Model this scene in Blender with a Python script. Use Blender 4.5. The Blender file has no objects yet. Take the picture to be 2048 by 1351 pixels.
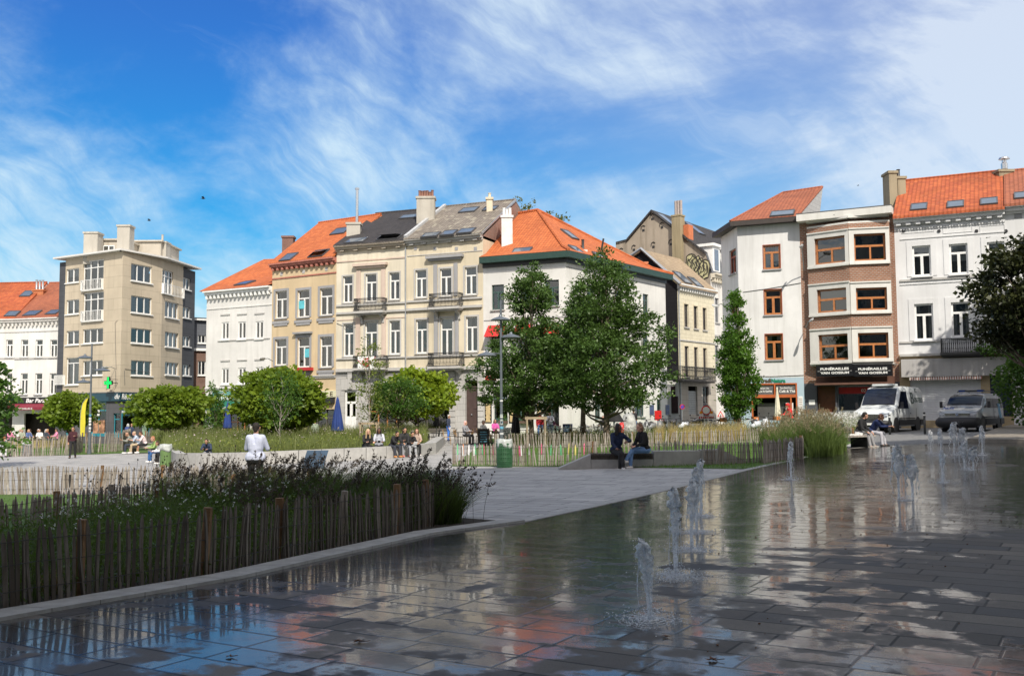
import bpy, bmesh, math, random
import numpy as np
from mathutils import Vector, Matrix
random.seed(7); rng = np.random.default_rng(7)
R = math.radians
scene = bpy.context.scene
COL = scene.collection
# ---------------------------------------------------------------- camera
FPX, CX, CY, EYE = 1991.0, 1024.0, 675.5, 1.6
PITCH, ROLL = math.atan(150.5/FPX), -0.007
cam_d = bpy.data.cameras.new('camera'); cam = bpy.data.objects.new('camera', cam_d); COL.objects.link(cam)
CAMM = Matrix.Translation((0,0,EYE)) @ Matrix.Rotation(R(90)+PITCH,4,'X') @ Matrix.Rotation(ROLL,4,'Z')
cam.matrix_world = CAMM
cam_d.sensor_width = 36; cam_d.lens = 36*FPX/2048; cam_d.clip_end = 3000; cam_d.clip_start = 0.1
scene.camera = cam
# ---------------------------------------------------------------- light
SUN_EL, SUN_AZ = R(42), math.atan2(.22, -.975)      # azimuth clockwise from +Y
world = bpy.data.worlds.new('World'); scene.world = world; world.use_nodes = True
SKYGAIN = 0.105; SKYOFF = (1.3, .4, 2.1)
sun_d = bpy.data.lights.new('sun','SUN'); sun_d.energy = 4.35; sun_d.angle = R(.5); sun_d.color = (1,.93,.82)
sun = bpy.data.objects.new('sun', sun_d); COL.objects.link(sun)
SUNV = Vector((math.sin(SUN_AZ)*math.cos(SUN_EL), math.cos(SUN_AZ)*math.cos(SUN_EL), math.sin(SUN_EL)))
sun.rotation_euler = SUNV.to_track_quat('Z','Y').to_euler(); sun.location = SUNV*60
scene.view_settings.view_transform = 'Standard'; scene.view_settings.look = 'None'
scene.view_settings.exposure = 0.20; scene.view_settings.gamma = 1; scene.view_settings.use_curve_mapping = False
try:
    scene.cycles.max_bounces = 6; scene.cycles.transparent_max_bounces = 16; scene.cycles.diffuse_bounces = 3
    scene.cycles.glossy_bounces = 4; scene.cycles.transmission_bounces = 4
    scene.cycles.use_denoising = True
except Exception: pass

class NT:
    """small node-tree helper"""
    def __init__(s, tree): s.t = tree; tree.nodes.clear()
    def n(s, typ, ins=None, **kw):
        nd = s.t.nodes.new('ShaderNode'+typ)
        for k, v in kw.items(): setattr(nd, k, v)
        for k, v in (ins or {}).items():
            sock = nd.inputs[k]
            if hasattr(v, 'is_linked'): s.t.links.new(v, sock)
            else: sock.default_value = v
        return nd
    def m(s, op, a, b=0.0, c=0.0):
        nd = s.n('Math', operation=op)
        for i, v in enumerate((a, b, c)):
            if hasattr(v, 'is_linked'): s.t.links.new(v, nd.inputs[i])
            else: nd.inputs[i].default_value = v
        return nd.outputs[0]
    def vm(s, op, a, b=(0,0,0)):
        nd = s.n('VectorMath', operation=op)
        for i, v in enumerate((a, b)):
            if hasattr(v, 'is_linked'): s.t.links.new(v, nd.inputs[i])
            else: nd.inputs[i].default_value = v
        return nd.outputs[0]
    def mix(s, fac, a, b, blend='MIX'):
        nd = s.n('MixRGB', blend_type=blend)
        for k, v in (('Fac',fac),('Color1',a),('Color2',b)):
            if hasattr(v, 'is_linked'): s.t.links.new(v, nd.inputs[k])
            else: nd.inputs[k].default_value = v if k=='Fac' else c4(v)
        return nd.outputs[0]
    def ramp(s, x, stops):
        nd = s.n('ValToRGB', {'Fac': x}); e = nd.color_ramp.elements
        while len(e) < len(stops): e.new(.5)
        for i, (p, c) in enumerate(stops): e[i].position = p; e[i].color = c4(c)
        return nd.outputs[0]
    def noise(s, vec, scale, detail=3, rough=.5, dist=0.0):
        return s.n('TexNoise', {'Vector': vec, 'Scale': scale, 'Detail': detail, 'Roughness': rough, 'Distortion': dist}).outputs['Fac']
    def smooth(s, x, a, b):
        return s.n('MapRange', {'Value': x, 'From Min': a, 'From Max': b}, interpolation_type='SMOOTHSTEP').outputs[0]
def c4(c):
    if isinstance(c, (int, float)): c = (c, c, c)
    return tuple(c) if len(c) == 4 else (c[0], c[1], c[2], 1)
def srgb(r, g, b):
    f = lambda v: v/12.92 if v <= .04045 else ((v+.055)/1.055)**2.4
    return (f(r/255), f(g/255), f(b/255))

def make_world():
    t = NT(world.node_tree)
    sky = t.n('TexSky', sky_type='NISHITA', sun_disc=False, sun_elevation=SUN_EL, sun_rotation=SUN_AZ, altitude=60, air_density=1.1, dust_density=.4, ozone_density=2.5)
    tc = t.n('TexCoord').outputs['Generated']
    d = t.vm('NORMALIZE', tc)
    sep = t.n('SeparateXYZ', {0: d}); z = t.m('MAXIMUM', sep.outputs[2], 0.0)
    # cirrus: diffuse sheets torn into fibres that run down to the right
    X, Yc, Z = sep.outputs[0], sep.outputs[1], sep.outputs[2]
    dof = t.vm('ADD', d, SKYOFF)
    A_ = t.m('SUBTRACT', t.m('MULTIPLY', X, .88), t.m('MULTIPLY', Z, -.47)); B_ = t.m('ADD', t.m('MULTIPLY', X, .47), t.m('MULTIPLY', Z, .88))
    wob = t.m('MULTIPLY', t.noise(dof, 3.2, 4, .55), .20)
    fib = t.noise(t.n('CombineXYZ', {0: t.m('MULTIPLY', A_, 2.0), 1: t.m('MULTIPLY', t.m('ADD', B_, wob), 9.0), 2: SKYOFF[0]*7}).outputs[0], 2.2, 9, .62, .15)
    fib2 = t.noise(t.n('CombineXYZ', {0: t.m('MULTIPLY', B_, 5.0), 1: t.m('MULTIPLY', t.m('ADD', A_, wob), 16.0), 2: SKYOFF[1]*5}).outputs[0], 2.4, 8, .66, .2)
    sheetn = t.noise(t.vm('MULTIPLY', dof, (1.0,1.0,1.7)), 2.5, 9, .60, .25)
    puff = t.noise(t.vm('MULTIPLY', dof, (1.0,1.0,2.6)), 5.2, 8, .62, .2)
    right = t.smooth(t.m('DIVIDE', X, t.m('MAXIMUM', Yc, .05)), -.30, .50)
    behind = t.smooth(Yc, .35, -.35)  # unseen cloud bank added behind the camera to fill the shade
    cover = t.smooth(t.m('ADD', t.m('ADD', sheetn, t.m('MULTIPLY', right, .13)), t.m('MULTIPLY', behind, .5)), .395, .66)
    mask = t.m('MULTIPLY', cover, t.m('ADD', .30, t.m('MULTIPLY', t.smooth(fib, .32, .66), .66)))
    mask = t.m('MULTIPLY', mask, t.m('ADD', .82, t.m('MULTIPLY', t.smooth(fib2, .35, .65), .30)))
    wisp = t.m('MULTIPLY', t.smooth(fib, .50, .80), .38)
    veil = t.m('MULTIPLY', t.m('MULTIPLY', right, t.m('ADD', .30, t.m('MULTIPLY', t.smooth(sheetn, .36, .60), .45))), 1.0)
    lowc = t.m('MULTIPLY', t.m('MULTIPLY', t.smooth(Z, .27, .05), t.smooth(puff, .50, .66)), .75)
    haze = t.m('MULTIPLY', t.smooth(Z, .14, .0), .20)
    dens = t.m('MAXIMUM', t.m('MAXIMUM', mask, wisp), t.m('MAXIMUM', lowc, haze))
    dens = t.m('SUBTRACT', 1.0, t.m('MULTIPLY', t.m('SUBTRACT', 1.0, dens), t.m('SUBTRACT', 1.0, veil)))
    dens = t.m('MINIMUM', t.m('ADD', t.m('MULTIPLY', dens, .96), .04), .80)
    skyc = sky.outputs[0]
    tint = t.ramp(Z, [(0.0,(.12,.66,.80)), (.10,(.03,.68,.92)), (.22,(.03,.64,1.04)), (.36,(.05,.50,1.12)), (.55,(.07,.38,1.12))])
    base = t.mix(1.0, skyc, tint, 'MULTIPLY')
    cloud = t.ramp(right, [(0,(6.0,7.5,8.3)), (1,(6.7,7.4,8.2))])
    cloud = t.mix(behind, cloud, (11.0,9.9,8.6)); colr = t.mix(dens, base, cloud)  # the added bank is brighter and warmer, to neutralise blue shade
    bg = t.n('Background', {'Color': colr, 'Strength': SKYGAIN})
    t.n('OutputWorld', {'Surface': bg.outputs[0]})
make_world()
# ---------------------------------------------------------------- projection
CR = CAMM.to_3x3(); CO = Vector((0,0,EYE))
def ray(px, py): return CR @ Vector(((px-CX)/FPX, -(py-CY)/FPX, -1.0))
def P(px, py, Y):
    r = ray(px, py); return CO + r*(Y/r.y)
def sst(x): x = max(0., min(1., x)); return x*x*(3-2*x)
def gz(x, y):
    g = .028*x-.1
    g = -.75+.0*g if g < -1.0 else (g if g > -.5 else -.5+(g+.5)*.5)
    g = min(g, .5+(g-.5)*.5) if g > .5 else g
    g = max(-.8, min(.8, g))
    return g*sst((y-8)/20)
def G(px, py):
    r = ray(px, py); t0 = 1.0; y = 3.0
    prev = None
    while y < 200:
        q = CO + r*(y/r.y)
        if q.z <= gz(q.x, q.y):
            lo, hi = y-.25, y
            for _ in range(20):
                m = (lo+hi)/2; q = CO + r*(m/r.y)
                if q.z <= gz(q.x, q.y): hi = m
                else: lo = m
            q.z = gz(q.x, q.y); return q
        y += .25
    raise ValueError('no ground %s %s' % (px, py))
def GX(px, Y):
    """ground point below pixel column px at depth Y"""
    q = P(px, 850, Y); q.z = gz(q.x, q.y); return q
def mpp(Y): return Y/FPX
# ---------------------------------------------------------------- objects
ORG = {}
def tag(o, label=None, cat=None, group=None, kind=None):
    if label: o['label'] = label
    if cat: o['category'] = cat
    if group: o['group'] = group
    if kind: o['kind'] = kind
    return o
def thing(name, loc, label, cat, group=None, rz=0, local=False):
    o = bpy.data.objects.new(name, None); COL.objects.link(o); o.empty_display_size = .2
    o.location = loc; o.rotation_euler = (0,0,rz)
    ORG[o.name] = Vector((0,0,0)) if local else Vector(loc)
    return tag(o, label, cat, group)
def link(me, name, parent=None, mats=()):
    o = bpy.data.objects.new(name, me); COL.objects.link(o)
    for m in mats: me.materials.append(m)
    if parent is not None: o.parent = parent
    return o
def uvfill(me):
    n = len(me.loops)
    if not n: return
    co = np.empty(len(me.vertices)*3); me.vertices.foreach_get('co', co); co = co.reshape(-1,3)
    vi = np.empty(n, dtype=np.int32); me.loops.foreach_get('vertex_index', vi)
    pn = np.empty(len(me.polygons)*3); me.polygons.foreach_get('normal', pn); pn = pn.reshape(-1,3)
    lt = np.empty(len(me.polygons), dtype=np.int32); me.polygons.foreach_get('loop_total', lt)
    N = np.repeat(pn, lt, axis=0); C = co[vi]
    U = np.stack([-N[:,1], N[:,0], np.zeros(len(N))], 1); L = np.linalg.norm(U, axis=1)
    flat = L < .05; U[flat] = (1,0,0); L[flat] = 1; U /= L[:,None]
    V = np.cross(N, U); V[flat] = (0,1,0)
    uv = np.stack([(C*U).sum(1), (C*V).sum(1)], 1)
    lay = me.uv_layers.new(name='UVMap'); lay.data.foreach_set('uv', uv.astype(np.float32).ravel())
class MB:
    def __init__(s): s.v = []; s.f = []
    def add(s, vs, fs):
        b = len(s.v); s.v += [tuple(v) for v in vs]; s.f += [tuple(b+i for i in f) for f in fs]; return s
    def poly(s, *pts): return s.add(pts, [tuple(range(len(pts)))])
    def hexa(s, p):      # 8 points: bottom 0-3, top 4-7
        return s.add(p, [(3,2,1,0),(4,5,6,7),(0,1,5,4),(1,2,6,5),(2,3,7,6),(3,0,4,7)])
    def box(s, c, size, rz=0, rx=0, ry=0):
        M = Matrix.Rotation(rz,3,'Z') @ Matrix.Rotation(ry,3,'Y') @ Matrix.Rotation(rx,3,'X'); h = Vector(size)/2; c = Vector(c)
        return s.hexa([c + M @ Vector((x*h.x, y*h.y, z*h.z)) for z in (-1,1) for x, y in ((-1,-1),(1,-1),(1,1),(-1,1))])
    def bx(s, x0,x1,y0,y1,z0,z1):
        return s.box(((x0+x1)/2,(y0+y1)/2,(z0+z1)/2),(abs(x1-x0),abs(y1-y0),abs(z1-z0)))
    def tube(s, pts, rads, n=8, caps=True, flat=1.0):
        pts = [Vector(p) for p in pts]
        if not isinstance(rads, (list, tuple)): rads = [rads]*len(pts)
        b = len(s.v); prevx = None
        for i, p in enumerate(pts):
            d = (pts[min(i+1,len(pts)-1)] - pts[max(i-1,0)])
            if d.length < 1e-9: d = Vector((0,0,1))
            d.normalize()
            x = d.orthogonal() if prevx is None else (prevx - d*prevx.dot(d))
            if x.length < 1e-6: x = d.orthogonal()
            x.normalize(); prevx = x; y = d.cross(x)
            for k in range(n):
                a = 2*math.pi*k/n; s.v.append(tuple(p + (x*math.cos(a) + y*math.sin(a)*flat)*rads[i]))
        for i in range(len(pts)-1):
            for k in range(n):
                k2 = (k+1) % n; s.f.append((b+i*n+k, b+i*n+k2, b+(i+1)*n+k2, b+(i+1)*n+k))
        if caps:
            s.f.append(tuple(b+k for k in reversed(range(n)))); e = b+(len(pts)-1)*n; s.f.append(tuple(e+k for k in range(n)))
        return s
    def lathe(s, prof, c=(0,0,0), n=16, flute=0.0, nf=6):
        b = len(s.v); c = Vector(c)
        for r, z in prof:
            for k in range(n):
                a = 2*math.pi*k/n; rr = r*(1+flute*math.cos(a*nf)); s.v.append((c.x+rr*math.cos(a), c.y+rr*math.sin(a), c.z+z))
        for i in range(len(prof)-1):
            for k in range(n):
                k2 = (k+1) % n; s.f.append((b+i*n+k, b+i*n+k2, b+(i+1)*n+k2, b+(i+1)*n+k))
        s.f.append(tuple(b+k for k in reversed(range(n)))); e = b+(len(prof)-1)*n; s.f.append(tuple(e+k for k in range(n)))
        return s
    def ball(s, c, r, n=8, m=6):
        if not isinstance(r, (list, tuple)): r = (r,r,r)
        c = Vector(c); b = len(s.v)
        for i in range(1, m):
            t = math.pi*i/m
            for k in range(n):
                a = 2*math.pi*k/n; s.v.append((c.x+r[0]*math.sin(t)*math.cos(a), c.y+r[1]*math.sin(t)*math.sin(a), c.z+r[2]*math.cos(t)))
        top = len(s.v); s.v.append((c.x,c.y,c.z+r[2])); bot = len(s.v); s.v.append((c.x,c.y,c.z-r[2]))
        for i in range(m-2):
            for k in range(n):
                k2 = (k+1) % n; s.f.append((b+i*n+k, b+(i+1)*n+k, b+(i+1)*n+k2, b+i*n+k2))
        for k in range(n):
            k2 = (k+1) % n; s.f.append((top, b+k, b+k2)); s.f.append((bot, b+(m-2)*n+k2, b+(m-2)*n+k))
        return s
    def prism(s, pts, d):  # polygon extruded along d
        n = len(pts); pts = [Vector(p) for p in pts]; d = Vector(d)
        return s.add(pts + [p+d for p in pts], [tuple(range(n)), tuple(n+i for i in reversed(range(n)))] + [(i, n+i, n+(i+1)%n, (i+1)%n) for i in range(n)])
    def fixn(s):
        s._fix = True; return s
    def build(s, name, mat, parent=None, smooth=False, org=None):
        me = bpy.data.meshes.new(name)
        o0 = org if org is not None else (ORG.get(parent.name, Vector((0,0,0))) if parent is not None else Vector((0,0,0)))
        vs = np.array(s.v, dtype=np.float64).reshape(-1,3) - np.array(o0)[None,:]
        me.from_pydata(vs.tolist(), [], s.f); me.update()
        if getattr(s, '_fix', False):
            bm = bmesh.new(); bm.from_mesh(me); bmesh.ops.recalc_face_normals(bm, faces=bm.faces); bm.to_mesh(me); bm.free()
        uvfill(me)
        if smooth:
            me.polygons.foreach_set('use_smooth', [True]*len(me.polygons))
            if smooth != 'all':
                try: me.set_sharp_from_angle(angle=R(40))
                except Exception: pass
        o = link(me, name, parent, [mat] if mat else [])
        ORG[o.name] = Vector(o0)
        return o
def copy_tree(o, parent=None):
    c = o.copy(); COL.objects.link(c)
    ORG[c.name] = Vector((0,0,0))
    if parent is not None: c.parent = parent
    for ch in list(o.children): copy_tree(ch, c)
    return c
# ---------------------------------------------------------------- materials
MC = {}
def newmat(name):
    m = bpy.data.materials.new(name); m.use_nodes = True; return m, NT(m.node_tree)
def simple(name, col, rough=.6, var=.12, scale=3.0, metal=0.0, spec=.4, bump=0.0, bscale=40, emit=None, coat=0.0, dirt=0.0, sheen=0):
    """plain material with a little procedural variation"""
    if name in MC: return MC[name]
    m, t = newmat(name); tc = t.n('TexCoord').outputs['Object']
    n1 = t.noise(tc, scale, 5, .6)
    hi = tuple(min(1, c*(1+var)) for c in col[:3]); lo = tuple(c*(1-var) for c in col[:3])
    c = t.mix(t.smooth(n1, .3, .7), lo, hi)
    if dirt:
        st = t.noise(t.vm('MULTIPLY', tc, (3,3,.25)), 1.3, 6, .65)
        c = t.mix(t.m('MULTIPLY', t.smooth(st, .48, .75), dirt), c, tuple(x*.45 for x in col[:3]))
    ins = {'Base Color': c, 'Roughness': rough, 'Metallic': metal, 'Specular IOR Level': spec, 'Coat Weight': coat}
    if emit: ins['Emission Color'] = c4(emit[0]); ins['Emission Strength'] = emit[1]
    b = t.n('BsdfPrincipled', ins)
    if bump:
        nb = t.noise(tc, bscale, 3, .6)
        bp = t.n('Bump', {'Height': nb, 'Strength': bump, 'Distance': .02}); t.t.links.new(bp.outputs[0], b.inputs['Normal'])
    t.n('OutputMaterial', {'Surface': b.outputs[0]}); MC[name] = m; return m
def plaster(name, col, dirt=.35, line=0, rough=.85):
    if name in MC: return MC[name]
    m, t = newmat(name); tc = t.n('TexCoord').outputs['Object']; uv = t.n('UVMap').outputs[0]
    n1 = t.noise(tc, .35, 6, .6); n2 = t.noise(tc, 5, 4, .6)
    streak = t.noise(t.vm('MULTIPLY', tc, (2.2,2.2,.16)), 1.0, 7, .65)
    c = t.mix(t.smooth(n1, .3, .75), tuple(x*.86 for x in col), tuple(min(1,x*1.05) for x in col))
    c = t.mix(t.m('MULTIPLY', t.smooth(streak, .44, .72), dirt), c, tuple(x*.52 for x in (col[0],col[1]*.98,col[2]*.93)))
    c = t.mix(t.m('MULTIPLY', n2, .12), c, tuple(x*.6 for x in col))
    h = t.noise(tc, 30, 3, .6)
    if line:
        br = t.n('TexBrick', {'Vector': uv, 'Color1': (1,1,1,1), 'Color2': (.93,.93,.93,1), 'Mortar': (.62,.62,.62,1), 'Scale': 1.0, 'Mortar Size': .012, 'Brick Width': line*2.4, 'Row Height': line})
        c = t.mix(1.0, c, br.outputs['Color'], 'MULTIPLY')
    b = t.n('BsdfPrincipled', {'Base Color': c, 'Roughness': rough, 'Specular IOR Level': .25})
    bp = t.n('Bump', {'Height': h, 'Strength': .15, 'Distance': .01}); t.t.links.new(bp.outputs[0], b.inputs['Normal'])
    t.n('OutputMaterial', {'Surface': b.outputs[0]}); MC[name] = m; return m
def brickmat(name, c1, c2, mortar, bw=.21, rh=.065, ms=.01):
    if name in MC: return MC[name]
    m, t = newmat(name); uv = t.n('UVMap').outputs[0]; tc = t.n('TexCoord').outputs['Object']
    br = t.n('TexBrick', {'Vector': uv, 'Color1': c4(c1), 'Color2': c4(c2), 'Mortar': c4(mortar), 'Scale': 1.0, 'Mortar Size': ms, 'Mortar Smooth': .2, 'Brick Width': bw, 'Row Height': rh, 'Bias': -.1})
    n1 = t.noise(tc, .6, 6, .65)
    c = t.mix(t.m('MULTIPLY', t.smooth(n1, .42, .75), .4), br.outputs['Color'], tuple(x*.5 for x in c1))
    b = t.n('BsdfPrincipled', {'Base Color': c, 'Roughness': .85, 'Specular IOR Level': .2})
    bp = t.n('Bump', {'Height': br.outputs['Fac'], 'Strength': .4, 'Distance': .01}, invert=True); t.t.links.new(bp.outputs[0], b.inputs['Normal'])
    t.n('OutputMaterial', {'Surface': b.outputs[0]}); MC[name] = m; return m
def tilemat(name, c1, c2, dark=.4, cw=.24, rh=.30, moss=None):
    """roof tiles: courses with curved pans"""
    if name in MC: return MC[name]
    m, t = newmat(name); uv = t.n('UVMap').outputs[0]; tc = t.n('TexCoord').outputs['Object']
    s = t.n('SeparateXYZ', {0: uv}); u = t.m('DIVIDE', s.outputs[0], cw); v = t.m('DIVIDE', s.outputs[1], rh)
    fu = t.m('FRACT', u); fv = t.m('FRACT', v)
    cell = t.n('CombineXYZ', {0: t.m('FLOOR', u), 1: t.m('FLOOR', v), 2: 0.0}).outputs[0]
    wn = t.n('TexWhiteNoise', {'Vector': cell}, noise_dimensions='2D').outputs['Value']
    c = t.mix(wn, c1, c2)
    big = t.noise(tc, .45, 6, .65)
    c = t.mix(t.m('MULTIPLY', t.smooth(big, .4, .72), dark), c, tuple(x*.42 for x in c1)); c = t.mix(t.m('MULTIPLY', t.smooth(t.noise(t.vm('MULTIPLY', tc, (3,3,.5)), 1.2, 7, .7), .55, .75), dark*.9), c, (.20,.17,.13))
    edge = t.m('MAXIMUM', t.m('LESS_THAN', fv, .13), t.m('MULTIPLY', t.m('LESS_THAN', fu, .12), .7))
    c = t.mix(t.m('MULTIPLY', edge, .55), c, tuple(x*.3 for x in c1))
    if moss:
        mn = t.noise(tc, 1.7, 8, .7); c = t.mix(t.m('MULTIPLY', t.smooth(mn, .53, .62), .8), c, moss)
    hh = t.m('ADD', t.m('MULTIPLY', t.m('SINE', t.m('MULTIPLY', u, 6.283)), .5), t.m('MULTIPLY', fv, -1.0))
    b = t.n('BsdfPrincipled', {'Base Color': c, 'Roughness': .75, 'Specular IOR Level': .25})
    bp = t.n('Bump', {'Height': hh, 'Strength': .6, 'Distance': .03}); t.t.links.new(bp.outputs[0], b.inputs['Normal'])
    t.n('OutputMaterial', {'Surface': b.outputs[0]}); MC[name] = m; return m
def glassmat():
    if 'glass' in MC: return MC['glass']
    m, t = newmat('window glass'); tc = t.n('TexCoord').outputs['Object']
    fr = t.n('Fresnel', {'IOR': 1.75})
    bp = t.n('Bump', {'Height': t.noise(tc, 1.4, 2, .5), 'Strength': .25, 'Distance': .02})
    g = t.n('BsdfGlossy', {'Color': (1,1,1,1), 'Roughness': .03, 'Normal': bp.outputs[0]}); tr = t.n('BsdfTransparent', {'Color': (.72,.77,.78,1)})
    mx = t.n('MixShader', {0: t.m('ADD', fr.outputs[0], .05), 1: tr.outputs[0], 2: g.outputs[0]})
    t.n('OutputMaterial', {'Surface': mx.outputs[0]}); MC['glass'] = m; return m
def leafmat(name, c1, c2, trans=.35, rough=.45):
    if name in MC: return MC[name]
    m, t = newmat(name)
    a = t.n('Attribute', attribute_name='var').outputs['Fac']
    c = t.mix(a, c1, c2)
    tcn = t.noise(t.n('TexCoord').outputs['Object'], .9, 3)
    c = t.mix(t.m('MULTIPLY', t.smooth(tcn, .45, .7), .35), c, tuple(x*.6 for x in c1))
    b = t.n('BsdfPrincipled', {'Base Color': c, 'Roughness': rough, 'Specular IOR Level': .35})
    tl = t.n('BsdfTranslucent', {'Color': t.mix(.5, c, (c2[0]*1.5, c2[1]*1.5, c2[2]))})
    mx = t.n('MixShader', {0: trans, 1: b.outputs[0], 2: tl.outputs[0]})
    t.n('OutputMaterial', {'Surface': mx.outputs[0]}); MC[name] = m; return m
def barkmat(name='bark', col=(.13,.10,.075)):
    if name in MC: return MC[name]
    m, t = newmat(name); tc = t.n('TexCoord').outputs['Object']
    n1 = t.noise(t.vm('MULTIPLY', tc, (1,1,.25)), 14, 6, .7); n2 = t.noise(tc, 2, 3)
    c = t.mix(t.smooth(n1, .35, .65), tuple(x*.5 for x in col), tuple(x*1.5 for x in col)); c = t.mix(t.m('MULTIPLY', t.smooth(n2,.5,.7), .4), c, (.16,.18,.10))
    b = t.n('BsdfPrincipled', {'Base Color': c, 'Roughness': .9}); bp = t.n('Bump', {'Height': n1, 'Strength': .7, 'Distance': .02}); t.t.links.new(bp.outputs[0], b.inputs['Normal'])
    t.n('OutputMaterial', {'Surface': b.outputs[0]}); MC[name] = m; return m
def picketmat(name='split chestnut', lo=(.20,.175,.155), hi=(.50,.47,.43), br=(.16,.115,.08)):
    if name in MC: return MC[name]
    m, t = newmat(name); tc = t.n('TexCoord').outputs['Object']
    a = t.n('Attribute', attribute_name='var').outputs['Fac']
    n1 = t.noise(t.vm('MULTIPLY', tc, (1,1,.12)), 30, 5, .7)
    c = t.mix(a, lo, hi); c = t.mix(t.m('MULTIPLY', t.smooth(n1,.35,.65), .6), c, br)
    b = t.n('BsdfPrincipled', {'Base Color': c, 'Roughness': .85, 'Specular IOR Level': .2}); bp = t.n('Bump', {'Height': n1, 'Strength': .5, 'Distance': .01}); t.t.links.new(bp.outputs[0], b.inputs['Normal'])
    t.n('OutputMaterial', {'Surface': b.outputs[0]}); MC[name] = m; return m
def ledmat(name, col, s):
    return simple(name, col, emit=(col, s), var=0)
def setvar(o, vals):
    """per-vertex 'var' attribute"""
    me = o.data; at = me.attributes.new('var', 'FLOAT', 'POINT'); at.data.foreach_set('value', np.asarray(vals, dtype=np.float32))
# lettering ---------------------------------------------------------
def text_mesh(s, bold=0.0, ext=.01, shear=0.0, space=1.0):
    cu = bpy.data.curves.new('lettering','FONT'); cu.body = s; cu.extrude = ext; cu.offset = bold; cu.shear = shear; cu.resolution_u = 3; cu.space_character = space
    ob = bpy.data.objects.new('lettering', cu); COL.objects.link(ob)
    dg = bpy.context.evaluated_depsgraph_get(); me = bpy.data.meshes.new_from_object(ob.evaluated_get(dg))
    bpy.data.objects.remove(ob); bpy.data.curves.remove(cu)
    return me
def lettering(s, origin, xax, zax, w, h, mat, parent, bold=0.0, ext=.012, shear=0.0, name='lettering', space=1.0):
    """text fitted into a w x h box whose lower left corner is origin (build space of parent)"""
    me = text_mesh(s, bold, ext, shear, space); n = len(me.vertices); co = np.empty(n*3); me.vertices.foreach_get('co', co); co = co.reshape(-1,3)
    mn = co.min(0); mx = co.max(0); sx = w/max(1e-6, mx[0]-mn[0]); sy = h/max(1e-6, mx[1]-mn[1])
    xax = Vector(xax).normalized(); zax = Vector(zax).normalized(); nn = xax.cross(zax)
    o = np.array(Vector(origin) - ORG.get(parent.name, Vector((0,0,0))))
    out = o[None,:] + (co[:,:1]-mn[0])*sx*np.array(xax)[None,:] + (co[:,1:2]-mn[1])*sy*np.array(zax)[None,:] + co[:,2:3]*np.array(nn)[None,:]
    me.vertices.foreach_set('co', out.ravel()); me.update(); me.materials.clear()
    ob = link(me, name, parent, [mat]); ORG[ob.name] = ORG.get(parent.name, Vector((0,0,0))); return ob
WHITEP = simple('white paint', (.78,.78,.76), .5, .05, dirt=.12)
DARKM = simple('dark metal', (.035,.037,.04), .45, .2, metal=.4)
GREYM = simple('grey galvanised steel', (.26,.28,.29), .5, .15, metal=.3, dirt=.3)
GLASS = glassmat()
# ================================================================ ground
def sheet(name, poly, off, mat, step=1.0, label=None, kind='structure', cat=None):
    """polygon (x, y) cut on a grid and draped on the terrain, off metres above it"""
    bm = bmesh.new(); bm.faces.new([bm.verts.new((p[0], p[1], 0)) for p in poly])
    xs = [p[0] for p in poly]; ys = [p[1] for p in poly]
    for ax, lo, hi in ((0, min(xs), max(xs)), (1, min(ys), max(ys))):
        k = math.floor(lo/step)+1
        while k*step < hi:
            co = (k*step,0,0) if ax == 0 else (0,k*step,0); no = (1,0,0) if ax == 0 else (0,1,0)
            bmesh.ops.bisect_plane(bm, geom=bm.verts[:]+bm.edges[:]+bm.faces[:], plane_co=co, plane_no=no); k += 1
    for v in bm.verts: v.co.z = gz(v.co.x, v.co.y)+off
    bmesh.ops.recalc_face_normals(bm, faces=bm.faces)
    me = bpy.data.meshes.new(name); bm.to_mesh(me); bm.free()
    if len(me.polygons) and me.polygons[0].normal.z < 0: me.flip_normals()
    o = link(me, name, None, [mat]); return tag(o, label, cat, None, kind)
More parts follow.
